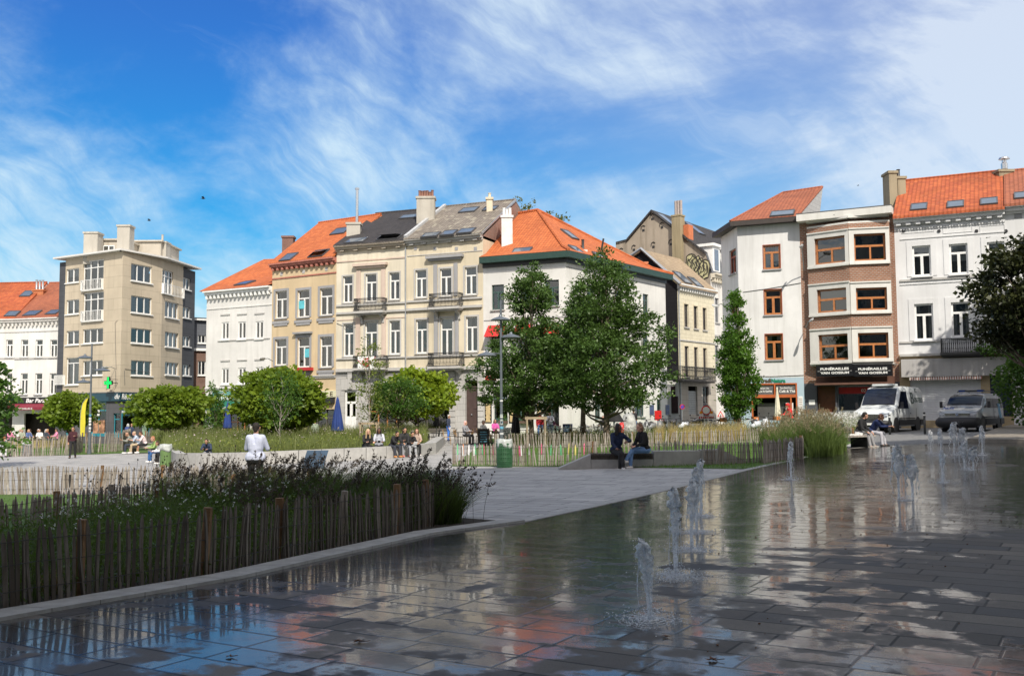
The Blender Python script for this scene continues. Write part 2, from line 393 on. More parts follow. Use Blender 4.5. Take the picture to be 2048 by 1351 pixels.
# paving frame: rows of slabs run across the direction of the kerb
KD = Vector((.512,.859)); KN = Vector((-.859,.512))
def pavemat(name, rowh, width, cols, wet=0.0, joint=.006, bright=1.0, jointcol=(.016,.016,.015), dryat=None):
    m, t = newmat(name); geo = t.n('NewGeometry').outputs['Position']
    s = t.n('SeparateXYZ', {0: geo}); X, Y = s.outputs[0], s.outputs[1]
    v = t.m('ADD', t.m('MULTIPLY', X, KD.x), t.m('MULTIPLY', Y, KD.y)); u = t.m('ADD', t.m('MULTIPLY', X, KN.x), t.m('MULTIPLY', Y, KN.y))
    rv = t.m('DIVIDE', v, rowh); row = t.m('FLOOR', rv); fv = t.m('FRACT', rv)
    rr = t.n('TexWhiteNoise', {'W': row}, noise_dimensions='1D').outputs['Value']
    wid = t.m('MULTIPLY', t.m('ADD', .8, t.m('MULTIPLY', t.n('TexWhiteNoise', {'W': t.m('ADD', row, 31.7)}, noise_dimensions='1D').outputs['Value'], .5)), width)
    ru = t.m('ADD', t.m('DIVIDE', u, wid), t.m('MULTIPLY', rr, 7.0)); col = t.m('FLOOR', ru); fu = t.m('FRACT', ru)
    cell = t.n('CombineXYZ', {0: row, 1: col, 2: 0.0}).outputs[0]
    wn = t.n('TexWhiteNoise', {'Vector': cell}, noise_dimensions='2D')
    ju = t.m('MULTIPLY', t.m('MINIMUM', fu, t.m('SUBTRACT', 1.0, fu)), wid); jv = t.m('MULTIPLY', t.m('MINIMUM', fv, t.m('SUBTRACT', 1.0, fv)), rowh)
    jd = t.m('MINIMUM', ju, jv); jm = t.m('SUBTRACT', 1.0, t.smooth(jd, joint*.5, joint*1.3))
    c = t.ramp(wn.outputs['Value'], [(i/(len(cols)-1), cc) for i, cc in enumerate(cols)])
    speck = t.noise(geo, 60, 4, .7); blot = t.noise(geo, 1.3, 6, .65); mid = t.noise(geo, 7, 4, .6)
    c = t.mix(t.m('MULTIPLY', t.smooth(speck, .45, .7), .35), c, tuple(x*.45 for x in cols[0]))
    c = t.mix(t.m('MULTIPLY', t.smooth(blot, .48, .72), .35), c, tuple(x*.55 for x in cols[0]))
    rough = t.m('ADD', .5, t.m('MULTIPLY', mid, .3))
    if wet:
        fine_ = t.m('MULTIPLY', t.m('SUBTRACT', t.noise(geo, 1.9, 6, .62), .5), t.m('ADD', .25, t.m('MULTIPLY', t.smooth(Y, 15.0, 7.0), .75)))
        wn0 = t.noise(t.vm('ADD', geo, t.vm('MULTIPLY', t.n('TexNoise', {'Vector': geo, 'Scale': .9}).outputs['Color'], (1.5,1.5,0))), .33, 5, .55); wn1 = t.m('ADD', wn0, fine_)
        slabw = t.m('MULTIPLY', t.n('TexWhiteNoise', {'Vector': t.vm('ADD', cell, (13.1,5.3,0))}, noise_dimensions='2D').outputs['Value'], .09)
        if dryat:
            dist = t.n('VectorMath', {0: geo, 1: dryat[0]}, operation='DISTANCE').outputs['Value']
            bias = t.m('MULTIPLY', t.m('SUBTRACT', 1.0, t.smooth(dist, dryat[1]*.45, dryat[1])), .34)
        else: bias = 0.0
        wm = t.smooth(t.m('SUBTRACT', t.m('ADD', t.m('ADD', wn1, slabw), .15), t.m('ADD', bias, t.m('MULTIPLY', t.smooth(Y, 13.5, 7.0), .17))), .42, .52)   # 1 = standing film of water
        c = t.mix(t.m('MULTIPLY', wm, .55), c, tuple(x*.30 for x in cols[1]))
        rough = t.m('ADD', t.m('MULTIPLY', t.m('SUBTRACT', 1.0, wm), .42), t.m('ADD', .16, t.m('MULTIPLY', mid, .10)))
    c = t.mix(t.m('MULTIPLY', jm, .9), c, jointcol)
    grain = t.noise(geo, 140, 3, .6)
    b = t.n('BsdfPrincipled', {'Base Color': c, 'Roughness': rough, 'Specular IOR Level': .13 if wet else .35, 'IOR': 1.5})
    hgt = t.m('ADD', t.m('MULTIPLY', jm, -1.0), t.m('MULTIPLY', grain, .22))
    if wet: hgt = t.m('ADD', t.m('ADD', t.m('MULTIPLY', jm, -.35), t.m('MULTIPLY', t.m('MULTIPLY', grain, .30), t.m('SUBTRACT', 1.0, wm))), t.m('MULTIPLY', t.noise(geo, 9, 3, .55), t.m('MULTIPLY', wm, .22)))
    bp = t.n('Bump', {'Height': hgt, 'Strength': .5, 'Distance': .004 if wet else .006})
    # every slab sits at its own slight tilt
    tl = t.n('MixRGB', {'Fac': 1.0, 'Color1': wn.outputs['Color'], 'Color2': (.5,.5,.5,1)}, blend_type='SUBTRACT').outputs[0]
    nrm = t.vm('NORMALIZE', t.vm('ADD', bp.outputs[0], t.vm('MULTIPLY', tl, (.010 if wet else .004,)*2+(0,))))
    t.t.links.new(nrm, b.inputs['Normal'])
    out = b.outputs[0]
    if wet:
        coat = t.n('BsdfGlossy', {'Roughness': t.m('ADD', .03, t.m('MULTIPLY', t.smooth(t.noise(geo, 2.2, 5, .6), .42, .66), .12)), 'Normal': nrm})
        fr = t.n('Fresnel', {'IOR': 1.34, 'Normal': nrm})
        out = t.n('MixShader', {0: t.m('MULTIPLY', t.m('MULTIPLY', fr.outputs[0], .85), t.m('MULTIPLY', wm, t.m('SUBTRACT', 1.0, jm))), 1: out, 2: coat.outputs[0]}).outputs[0]
    t.n('OutputMaterial', {'Surface': out}); return m
PAVE_DRY = pavemat('grey granite paving', .42, .9, [(.31,.305,.295),(.39,.38,.37),(.46,.45,.43),(.35,.345,.335)], joint=.013)
PAVE_WET = pavemat('wet bluestone paving', .36, .78, [(.070,.064,.058),(.095,.086,.077),(.145,.130,.110),(.060,.061,.064),(.110,.100,.090)], wet=1.0, dryat=((7.2,9.6,0),6.2), joint=.012)
ROADM = simple('road setts', (.19,.19,.19), .8, .25, 8, bump=.4, bscale=12)
KERBM = simple('kerb stone', (.32,.315,.30), .7, .15, 6, bump=.2, dirt=.3)
SOIL = simple('dark bed soil', (.035,.028,.02), .95, .3, 8, bump=.8, bscale=25)
LAWN = simple('lawn ground', (.075,.13,.03), .9, .25, 5, bump=.6, bscale=60)
CONC = plaster('concrete blocks', (.36,.355,.34), .3)
# base terrain reaching far out
def terrain():
    xs = [-700,-300,-160,-110]+[x for x in range(-90,91,2)]+[110,160,300,700]; ys = [-400,-150,-60]+[y for y in range(-30,131,2)]+[170,260,450,1200]
    v = [(x,y,gz(x,y)) for y in ys for x in xs]; nx = len(xs)
    f = [(j*nx+i, j*nx+i+1, (j+1)*nx+i+1, (j+1)*nx+i) for j in range(len(ys)-1) for i in range(nx-1)]
    mb = MB(); mb.v = v; mb.f = f
    return tag(mb.build('ground', PAVE_DRY), 'light grey granite slab paving of the square', None, None, 'structure')
terrain()
def g2(px, py): q = G(px, py); return (q.x, q.y)
k0 = Vector(g2(-260,1330)); K = [g2(0,1245), g2(480,1160), g2(870,1070), g2(1050,1045), g2(1500,940), g2(1690,898)]
farw = [g2(1760,893), g2(1990,882), g2(2240,880)]
wet_poly = [(k0.x-6,-6), (k0.x,k0.y)] + K + farw + [(26,20),(26,-6)]
sheet('wet_pavement', wet_poly, .014, PAVE_WET, 1.0, 'wet dark slab pavement of the fountain area')
# flush kerb between the planted bed and the wet paving
def offset_line(pts, w):
    out = []
    for i, p in enumerate(pts):
        a = Vector(pts[max(0,i-1)]); b = Vector(pts[min(len(pts)-1,i+1)]); d = (b-a).normalized(); out.append((p[0]-d.y*w, p[1]+d.x*w))
    return out
kl = [(k0.x,k0.y)] + K[:4]
ko = offset_line(kl, .34)
kt = MB()
def dens(pts, step=.5):
    o = []
    for a, b in zip(pts[:-1], pts[1:]):
        n = max(1, int(math.dist(a,b)/step)); o += [(a[0]+(b[0]-a[0])*i/n, a[1]+(b[1]-a[1])*i/n) for i in range(n)]
    return o+[pts[-1]]
def strip(mb, A, B, z0, z1):
    n = len(A)
    for i in range(n-1):
        a, b, c, d = A[i], A[i+1], B[i+1], B[i]
        mb.hexa([(p[0],p[1],gz(*p)+z0) for p in (a,b,c,d)] + [(p[0],p[1],gz(*p)+z1) for p in (a,b,c,d)])
def lerp_line(pts, n):
    L = [0]
    for a, b in zip(pts[:-1], pts[1:]): L.append(L[-1]+math.dist(a,b))
    o = []
    for i in range(n+1):
        s = L[-1]*i/n; k = max(j for j in range(len(L)) if L[j] <= s+1e-9); k = min(k, len(pts)-2); f = (s-L[k])/max(1e-9, L[k+1]-L[k])
        o.append((pts[k][0]+(pts[k+1][0]-pts[k][0])*f, pts[k][1]+(pts[k+1][1]-pts[k][1])*f))
    return o
NK = 22; A_ = lerp_line(kl, NK*2); B_ = lerp_line(ko, NK*2)
for i in range(NK):   # individual kerb stones with a fine gap
    a0, a1, b0, b1 = Vector(A_[2*i]), Vector(A_[2*i+2]), Vector(B_[2*i]), Vector(B_[2*i+2])
    am = Vector(A_[2*i+1]); bm_ = Vector(B_[2*i+1]); e = .004/(a1-a0).length
    a0, a1 = a0.lerp(a1,e), a1.lerp(a0,e); b0, b1 = b0.lerp(b1,e), b1.lerp(b0,e)
    strip(kt, [a0,am,a1],[b0,bm_,b1], -.08, .045)
tag(kt.fixn().build('kerb', KERBM), 'pale stone kerb strip edging the planted bed', None, None, 'structure')
# thin flush edging continuing between dry and wet paving
k2 = lerp_line(K[3:], 40); k2o = offset_line(k2, .22); kt2 = MB(); strip(kt2, k2, k2o, -.05, .022)
tag(kt2.fixn().build('kerb', KERBM), 'flat stone edging strip between dry and wet paving', None, None, 'structure')
sheet('road', [g2(1765,891), g2(1995,880), g2(2200,879), (45,50),(45,57),(23,61.5),(16,66),(16,74),(19,80),(25,96),(17,96),(12.6,78.5),(4,66),(8,60),(13,52)], .010, ROADM, 2.0, 'grey asphalt and sett street in front of the shops')
# raised corner of pavement on the right
rp = [g2(1990,862), g2(1935,884), g2(2140,888), g2(2260,850), g2(2050,846)]
mb = MB()
rpv = [Vector((p[0],p[1],gz(*p))) for p in rp]
mb.prism([p+Vector((0,0,-.1)) for p in rpv], (0,0,.24)); tag(mb.fixn().build('pavement', simple('raised pavement stone', (.25,.22,.18), .8, .2, 3, bump=.3, dirt=.4)), 'raised pavement corner with weathered stone edge right of the fountain', None, None, 'structure')
# beds
near_bed = [tuple(p) for p in ko[:]] + [g2(905,1035), g2(700,990), g2(560,985), g2(300,992), g2(-60,992), g2(-500,1010), (ko[0][0]-6, ko[0][1]-1)]
sheet('lawn', near_bed, .012, SOIL, 1.0, 'dark soil of the near planted bed behind the low fence')
sheet('lawn', [g2(-80,1098), g2(190,1040), g2(420,1018), g2(560,990), g2(300,990), g2(-60,990), g2(-400,1010)], .03, LAWN, 1.0, 'green lawn inside the near fenced bed')
sheet('lawn', [g2(902,932), g2(1130,933), g2(1510,938), g2(1560,928), g2(1650,908), g2(1760,862), g2(1560,855), g2(1000,862), g2(975,880)], .012, LAWN, 1.0, 'fenced green lawn behind the concrete bench')
sheet('lawn', [g2(15,912), g2(130,910), g2(250,906), g2(320,905), g2(330,888), g2(180,878), g2(-40,880)], .012, LAWN, 1.0, 'strip of lawn inside the far left fence')
# ================================================================ foliage
def leaves(name, pts, size, mat, parent=None, dirs=None, aspect=.55, label=None, kind=None, up=.35, cat=None, var=None, group=None):
    """one folded four-vertex leaf at each point"""
    n = len(pts)
    d = rng.normal(size=(n,3)); 
    if dirs is not None: d = d*.8+dirs
    d[:,2] -= .15; d /= np.linalg.norm(d, axis=1)[:,None]
    nr = rng.normal(size=(n,3)); nr[:,2] += up*3; s = np.cross(d, nr); s /= np.linalg.norm(s, axis=1)[:,None]+1e-9; nn = np.cross(s, d)
    L = size*rng.uniform(.45,1.4,size=(n,1)); Wd = L*aspect
    v = np.empty((n,4,3)); v[:,0] = pts; v[:,1] = pts+d*L*.5+s*Wd*.5+nn*L*.10; v[:,2] = pts+d*L-nn*L*.08; v[:,3] = pts+d*L*.5-s*Wd*.5+nn*L*.10
    org = ORG.get(parent.name, Vector((0,0,0))) if parent is not None else Vector((0,0,0))
    v = v.reshape(-1,3)-np.array(org)[None]
    me = bpy.data.meshes.new(name); me.vertices.add(n*4); me.loops.add(n*4); me.polygons.add(n)
    me.vertices.foreach_set('co', v.astype(np.float32).ravel()); me.loops.foreach_set('vertex_index', np.arange(n*4, dtype=np.int32))
    me.polygons.foreach_set('loop_start', np.arange(0,n*4,4, dtype=np.int32)); me.update(calc_edges=True)
    o = link(me, name, parent, [mat]); ORG[o.name] = Vector(org)
    if var is None: var = rng.uniform(0,1,size=n)
    setvar(o, np.repeat(var, 4)); return tag(o, label, cat, group, kind)
LEAF_DARK = leafmat('hornbeam leaf', (.042,.092,.018), (.105,.180,.042), .28)
LEAF_MID = leafmat('mid green leaf', (.045,.115,.018), (.10,.19,.03), .35)
LEAF_YEL = leafmat('yellow green leaf', (.13,.22,.02), (.30,.38,.03), .40)
LEAF_LIME = leafmat('catalpa leaf', (.085,.155,.015), (.22,.30,.03), .40)
LEAF_COL = leafmat('columnar oak leaf', (.05,.12,.018), (.12,.24,.03), .38)
LEAF_MAPLE = leafmat('dark maple leaf', (.020,.030,.012), (.055,.062,.020), .18)
LEAF_SPARSE = leafmat('birch leaf', (.09,.15,.03), (.22,.26,.06), .4)
def clumps(centers, outward, nper, rad, flat=.55, jitter=.35):
    """leaf points round twig ends; returns points and preferred directions"""
    P_ = []; D_ = []; V_ = []
    for c, o, r in zip(centers, outward, rad):
        n = max(3, int(nper*rng.uniform(.6,1.3))); g = rng.normal(size=(n,3))*r*np.array([.5,.5,.5*flat])
        g += o[None,:]*rng.uniform(-.4,.7,size=(n,1))*r
        P_.append(c[None,:]+g); D_.append(np.repeat(o[None,:], n, 0)); V_.append(np.clip(rng.uniform(0,1)*.5+rng.uniform(0,.6,size=n), 0, 1))
    return np.concatenate(P_), np.concatenate(D_), np.concatenate(V_)
def limbs_to(mb, base, top, centers, r0, n=26, seed=1):
    rs = np.random.default_rng(seed); base = np.array(base); top = np.array(top)
    idx = rs.choice(len(centers), min(n, len(centers)), replace=False)
    for i in idx:
        c = centers[i]; t = np.clip((c[2]-base[2])/(top[2]-base[2])*.72-.05, .05, .95); a = base+(top-base)*t; m_ = a*.5+c*.5+np.array([0,0,-.12*np.linalg.norm(c-a)])+rs.normal(size=3)*.06
        mb.tube([a, m_, c], [r0*(1-t)*.4+.02, r0*.22*(1-t)+.014, .008], 5, caps=False)
def tree(name, label, px, Y, envelope, nclump, nper, lsize, leafm, trunk_r, cw, group=None, crown_base=None, flat=.55, outw=.8, lean=0, aspect=.55, surf=.42, drop=0.0, zbase=None, thin=False, bark=None, cat='tree'):
    """envelope: list of (z, radius) of the crown above the ground; clumps fill it, denser towards its surface"""
    b = GX(px, Y); 
    if zbase is not None: b.z = zbase
    r = thing(name, b, label, cat, group); zs = [e[0] for e in envelope]; rad = [e[1] for e in envelope]
    cs = []; ow = []; lob = rng.uniform(0, 6.28, size=6)
    while len(cs) < nclump:
        z = rng.uniform(zs[0], zs[-1]); R0 = np.interp(z, zs, rad)
        if rng.uniform() > (R0/max(rad))**1.1+.03: continue
        a = rng.uniform(0, 6.283); bump = 1+.14*math.sin(3*a+lob[0]+z*1.3)+.10*math.sin(5*a+lob[1]-z*2.1)+.07*math.sin(9*a+lob[2]+z*4)
        rr = R0*bump*(rng.uniform()**surf); 
        if rng.uniform() < .06: rr *= 1.13
        c = np.array([b.x+rr*math.cos(a)+lean*z, b.y+rr*math.sin(a), b.z+z]); cs.append(c)
        zt = zs[-1]; o = np.array([math.cos(a), math.sin(a), .25 if z < zt*.7 else .8])*outw; o[2] -= drop; ow.append(o/np.linalg.norm(o))
    cs = np.array(cs); ow = np.array(ow)
    P_, D_, V_ = clumps(cs, ow, nper, np.full(len(cs), cw)*rng.uniform(.7,1.25,size=len(cs)), flat)
    leaves('crown', P_, lsize, leafm, r, D_, aspect, var=V_)
    t = MB(); topz = zs[-1]*.93; k = 7
    pts = [(b.x+lean*topz*i/k+rng.normal()*.025*i/k*3, b.y+rng.normal()*.02*i, b.z-.1+(topz+.1)*i/k) for i in range(k+1)]
    t.tube(pts, [trunk_r*(1.25 if i == 0 else (1-i/k*.85)) for i in range(k+1)], 10)
    limbs_to(t, pts[0], pts[-1], cs, trunk_r*(1 if not thin else .35), 40 if not thin else 12)
    t.build('trunk', bark or barkmat(), r, smooth='all'); return r
def blades(name, pts, h, w, mat, label=None, lean=(0,0), spread=.35, parent=None, kind='stuff', seg=3, cat=None, curl=.6, var=None):
    """grass blades: tapering bent strips; pts (n,3); h scalar or array"""
    n = len(pts); h = np.broadcast_to(np.asarray(h, float), (n,))*rng.uniform(.65,1.15,size=n); a = rng.uniform(0,6.283,size=n); s = rng.normal(size=n)*spread
    dx = np.cos(a)*s+lean[0]; dy = np.sin(a)*s+lean[1]; sx = -np.sin(a+rng.normal(size=n)*.8); sy = np.cos(a+rng.normal(size=n)*.8)
    w = np.broadcast_to(np.asarray(w, float), (n,))
    v = np.empty((n,(seg+1)*2,3))
    for k in range(seg+1):
        t = k/seg; bend = t**1.7; z = h*(t-curl*.35*bend*np.minimum(1,np.hypot(dx,dy))); cx = pts[:,0]+dx*h*bend; cy = pts[:,1]+dy*h*bend; ww = w*(1-t*.85)*.5
        v[:,2*k,0] = cx-sx*ww; v[:,2*k,1] = cy-sy*ww; v[:,2*k,2] = pts[:,2]+z; v[:,2*k+1,0] = cx+sx*ww; v[:,2*k+1,1] = cy+sy*ww; v[:,2*k+1,2] = pts[:,2]+z
    org = ORG.get(parent.name, Vector((0,0,0))) if parent is not None else Vector((0,0,0))
    tips = np.stack([(v[:,2*seg,i]+v[:,2*seg+1,i])/2 for i in range(3)], 1); tdir = tips-np.stack([(v[:,2*seg-2,i]+v[:,2*seg-1,i])/2 for i in range(3)], 1)
    m = (seg+1)*2; V = v.reshape(-1,3)-np.array(org)[None]
    base = (np.arange(n)*m)[:,None,None]; q = np.array([[2*k,2*k+1,2*k+3,2*k+2] for k in range(seg)])[None]; F_ = (base+q).reshape(-1).astype(np.int32)
    me = bpy.data.meshes.new(name); me.vertices.add(len(V)); me.loops.add(len(F_)); me.polygons.add(len(F_)//4)
    me.vertices.foreach_set('co', V.astype(np.float32).ravel()); me.loops.foreach_set('vertex_index', F_); me.polygons.foreach_set('loop_start', np.arange(0,len(F_),4, dtype=np.int32)); me.update(calc_edges=True)
    o = link(me, name, parent, [mat]); ORG[o.name] = Vector(org); setvar(o, np.repeat(rng.uniform(0,1,size=n) if var is None else var, m)); tag(o, label, cat, None, kind); return o, tips, tdir
def polypts(poly, n):
    """n random ground points inside polygon of (x, y)"""
    xs = [p[0] for p in poly]; ys = [p[1] for p in poly]; out = []
    def inside(x, y):
        c = False; j = len(poly)-1
        for i in range(len(poly)):
            if (poly[i][1] > y) != (poly[j][1] > y) and x < (poly[j][0]-poly[i][0])*(y-poly[i][1])/(poly[j][1]-poly[i][1])+poly[i][0]: c = not c
            j = i
        return c
    while len(out) < n:
        x, y = random.uniform(min(xs),max(xs)), random.uniform(min(ys),max(ys))
        if inside(x, y): out.append((x,y,gz(x,y)))
    return np.array(out)
# ================================================================ buildings
class Wall:
    def __init__(s, pxa, Ya, pxb, Yb, ref=700):
        a = P(pxa, ref, Ya); b = P(pxb, ref, Yb); s.A = Vector((a.x,a.y)); s.B = Vector((b.x,b.y)); s.fin()
    @classmethod
    def pts(c, A, B):
        w = c.__new__(c); w.A = Vector(A); w.B = Vector(B); w.fin(); return w
    def fin(s):
        s.L = (s.B-s.A).length; s.d = (s.B-s.A)/s.L; s.n = Vector((s.d.y, -s.d.x)); s.d3 = Vector((s.d.x,s.d.y,0)); s.n3 = Vector((s.n.x,s.n.y,0)); s.ang = math.atan2(s.d.y,s.d.x)
    def hit(s, px, py, off=0):
        r = ray(px, py); t = ((s.A.x-CO.x)*s.n.x + (s.A.y-CO.y)*s.n.y + off)/(r.x*s.n.x+r.y*s.n.y); q = CO+r*t
        return ((q.x-s.A.x)*s.d.x+(q.y-s.A.y)*s.d.y, q.z)
    def pt(s, u, z, d=0): q = s.A + s.d*u + s.n*d; return Vector((q.x, q.y, z))
    def rect(s, x0, y0, x1, y1, off=0):
        xm, ym = (x0+x1)/2, (y0+y1)/2
        return [s.hit(x0,ym,off)[0], s.hit(x1,ym,off)[0], s.hit(xm,y1,off)[1], s.hit(xm,y0,off)[1]]
    def box(s, mb, u0, u1, z0, z1, d0, d1):
        return mb.hexa([s.pt(u0,z0,d1), s.pt(u1,z0,d1), s.pt(u1,z0,d0), s.pt(u0,z0,d0), s.pt(u0,z1,d1), s.pt(u1,z1,d1), s.pt(u1,z1,d0), s.pt(u0,z1,d0)])
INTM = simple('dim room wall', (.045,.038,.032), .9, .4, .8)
CURT = simple('pale curtain', (.55,.53,.49), .9, .1, 6)
BLIND = simple('roller blind', (.42,.42,.40), .8, .05)
def wallmesh(mb, w, z0, z1, ops, u0=0.0, u1=None, dep=.18):
    u1 = w.L if u1 is None else u1
    us = sorted({u0,u1} | {min(max(o[k],u0),u1) for o in ops for k in (0,1)}); zs = sorted({z0,z1} | {min(max(o[k],z0),z1) for o in ops for k in (2,3)})
    for i in range(len(us)-1):
        if us[i+1]-us[i] < 1e-5: continue
        um = (us[i]+us[i+1])/2; j = 0
        while j < len(zs)-1:
            zm = (zs[j]+zs[j+1])/2
            if any(o[0]<um<o[1] and o[2]<zm<o[3] for o in ops): j += 1; continue
            k = j
            while k+1 < len(zs)-1 and not any(o[0]<um<o[1] and o[2]<(zs[k+1]+zs[k+2])/2<o[3] for o in ops): k += 1
            mb.poly(w.pt(us[i],zs[j]), w.pt(us[i+1],zs[j]), w.pt(us[i+1],zs[k+1]), w.pt(us[i],zs[k+1])); j = k+1
    for o in ops:
        a, b, c, d = o[:4]
        mb.poly(w.pt(a,c), w.pt(b,c), w.pt(b,c,-dep), w.pt(a,c,-dep)); mb.poly(w.pt(a,d,-dep), w.pt(b,d,-dep), w.pt(b,d), w.pt(a,d))
        mb.poly(w.pt(a,c), w.pt(a,c,-dep), w.pt(a,d,-dep), w.pt(a,d)); mb.poly(w.pt(b,c,-dep), w.pt(b,c), w.pt(b,d), w.pt(b,d,-dep))
def window(parent, w, o, style='T', fm=WHITEP, fw=.075, dep=.18, curtain=None, name='window', sill=None, sillm=None):
    a, b, c, d = o[:4]; f = MB(); D0, D1 = -dep-.0, -dep+.07
    H = d-c; Wd = b-a
    w.box(f, a, a+fw, c, d, D0, D1); w.box(f, b-fw, b, c, d, D0, D1); w.box(f, a+fw, b-fw, c, c+fw*1.2, D0, D1); w.box(f, a+fw, b-fw, d-fw, d, D0, D1)
    i0, i1, j0, j1 = a+fw, b-fw, c+fw*1.2, d-fw
    def vbar(u, z0, z1, t=fw): w.box(f, u-t/2, u+t/2, z0, z1, D0, D1+.012)
    def hbar(z, u0, u1, t=fw): w.box(f, u0, u1, z-t/2, z+t/2, D0, D1+.006)
    if style == 'T': zt = c+H*.70; hbar(zt, i0, i1, fw*1.3); vbar((a+b)/2, j0, zt-fw*.65, fw*1.6)
    elif style == '2': vbar((a+b)/2, j0, j1, fw*1.3)
    elif style == '3': vbar(a+Wd/3, j0, j1); vbar(b-Wd/3, j0, j1)
    elif style == 'T3': zt = c+H*.75; hbar(zt, i0, i1); vbar(a+Wd/3, j0, j1); vbar(b-Wd/3, j0, j1)
    elif style == 'W': zt = c+H*.56; hbar(zt, i0, i1, fw*1.3); vbar(a+Wd*.52, j0, zt-fw*.65)
    elif style == 'W2': zt = c+H*.80; hbar(zt, i0, i1, fw); vbar(a+Wd*.5, j0, zt-fw*.5)
    fo = f.build(name, fm, parent)
    p = MB().poly(w.pt(i0,j0,-dep+.02), w.pt(i1,j0,-dep+.02), w.pt(i1,j1,-dep+.02), w.pt(i0,j1,-dep+.02)); po = p.build('pane', GLASS, fo)
    r = random.random() if curtain is None else curtain
    if r < .5:      # side curtains hanging in folds
        cu = MB(); fr = random.uniform(.16,.30)
        for (s0, s1) in ((i0,i0+Wd*fr),(i1-Wd*fr*random.uniform(.7,1.1),i1)):
            n = 9; ps = [(s0+(s1-s0)*k/n, -dep-.12+(.035 if k%2 else -.02)) for k in range(n+1)]
            for (x0, y0), (x1, y1) in zip(ps[:-1], ps[1:]): cu.poly(w.pt(x0,j0,y0), w.pt(x1,j0,y1), w.pt(x1,j1,y1), w.pt(x0,j1,y0))
        cu.build('curtain', CURT, fo)
    elif r < .72:    # blind part way down
        zb = j1-H*random.choice([.25,.35,.5,.62]); cu = MB(); cu.poly(w.pt(i0,zb,-dep-.06), w.pt(i1,zb,-dep-.06), w.pt(i1,j1,-dep-.06), w.pt(i0,j1,-dep-.06)); cu.build('blind', BLIND, fo)
    elif r < .85:
        n = 24; ps = [(i0+(i1-i0)*k/n, -dep-.12+(.03 if k%2 else -.02)) for k in range(n+1)]; cu = MB()
        for (x0, y0), (x1, y1) in zip(ps[:-1], ps[1:]): cu.poly(w.pt(x0,j0,y0), w.pt(x1,j0,y1), w.pt(x1,j1,y1), w.pt(x0,j1,y0))
        cu.build('curtain', CURT, fo)
    if sill:
        s_ = MB(); w.box(s_, a-.08, b+.08, c-.09, c-.003, -.05, sill); s_.build('sill', sillm or fm, fo)
    return fo
def surround(parent, w, o, mat, t=.16, proj=.035, head=None):
    f = MB(); a, b, c, d = o[:4]
    w.box(f, a-t, a-.002, c, d+t, .002, proj); w.box(f, b+.002, b+t, c, d+t, .002, proj); w.box(f, a, b, d+.002, d+t, .002, proj+.003)
    if head: w.box(f, a-t-.1, b+t+.1, d+t+.10, d+t+.24, .002, head); w.box(f, a-t, b+t, d+t+.003, d+t+.10, .002, proj+.02)
    return f.build('window_surround', mat, parent)
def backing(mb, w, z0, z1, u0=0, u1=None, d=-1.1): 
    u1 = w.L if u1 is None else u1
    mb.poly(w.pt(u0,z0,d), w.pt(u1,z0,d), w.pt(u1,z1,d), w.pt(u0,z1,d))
def cornice(parent, w, z, mat, prof=((0,.12,.12),(.12,.3,.28),(.3,.42,.42)), dent=None, u0=0, u1=None, name='cornice', ends=.0):
    u1 = w.L if u1 is None else u1; f = MB()
    for z0, z1, p in prof: w.box(f, u0-ends*p, u1+ends*p, z+z0, z+z1-.002, .001, p)
    if dent:
        sp, dw, dz0, dz1, dp = dent; n = max(1, int((u1-u0)/sp)); 
        for k in range(n): uc = u0+(k+.5)*(u1-u0)/n; w.box(f, uc-dw/2, uc+dw/2, z+dz0, z+dz1, .001, dp)
    return f.build(name, mat, parent)
def band(parent, w, px0, y0, px1, y1, h, proj, mat, name='string_course'):
    ua, za = w.hit(px0, y0); ub, zb = w.hit(px1, y1); z = (za+zb)/2
    f = MB(); w.box(f, max(0,ua), min(w.L,ub), z-h/2, z+h/2, .001, proj); return f.build(name, mat, parent)
def planehit(n, q0, px, py): r = ray(px, py); t = (q0-CO).dot(n)/r.dot(n); return CO+r*t
class RoofP:
    """a roof slope through four points; keeps its plane"""
    def __init__(s, a, b, c, d=None):
        s.a, s.b, s.c, s.d_ = Vector(a), Vector(b), Vector(c), Vector(d) if d is not None else None
        s.n = (s.b-s.a).cross(s.c-s.a).normalized()
        if s.n.z < 0: s.n = -s.n
        s.u = Vector((0,0,1)).cross(s.n).normalized(); 
        if s.u.x < 0: s.u = -s.u
        s.v = s.u.cross(s.n)
        if s.v.z < 0: s.v = -s.v
def skylight(roof, parent, px, py, wd, ht, op=False):
    q = planehit(roof.n, roof.a, px, py); u, v, n = roof.u, roof.v, roof.n; f = MB()
    def rb(u0,u1,v0,v1,h0,h1): f.hexa([q+u*x+v*y+n*z for z in (h0,h1) for x, y in ((u0,v0),(u1,v0),(u1,v1),(u0,v1))])
    W2, H2, t = wd/2, ht/2, .07
    rb(-W2,W2,-H2,-H2+t,-.05,.12); rb(-W2,W2,H2-t,H2,-.05,.12); rb(-W2,-W2+t,-H2+t,H2-t,-.05,.12); rb(W2-t,W2,-H2+t,H2-t,-.05,.12)
    o = f.build('skylight', simple('skylight frame', (.08,.08,.085), .5, .1), parent)
    g = MB(); tilt = n*(.35 if op else 0)
    g.poly(q+u*(-W2+t)+v*(-H2+t)+n*.10+tilt, q+u*(W2-t)+v*(-H2+t)+n*.10+tilt, q+u*(W2-t)+v*(H2-t)+n*.10, q+u*(-W2+t)+v*(H2-t)+n*.10); g.build('pane', simple('skylight glass', (.10,.13,.17), .06, .1, spec=1.0), o)
    return o
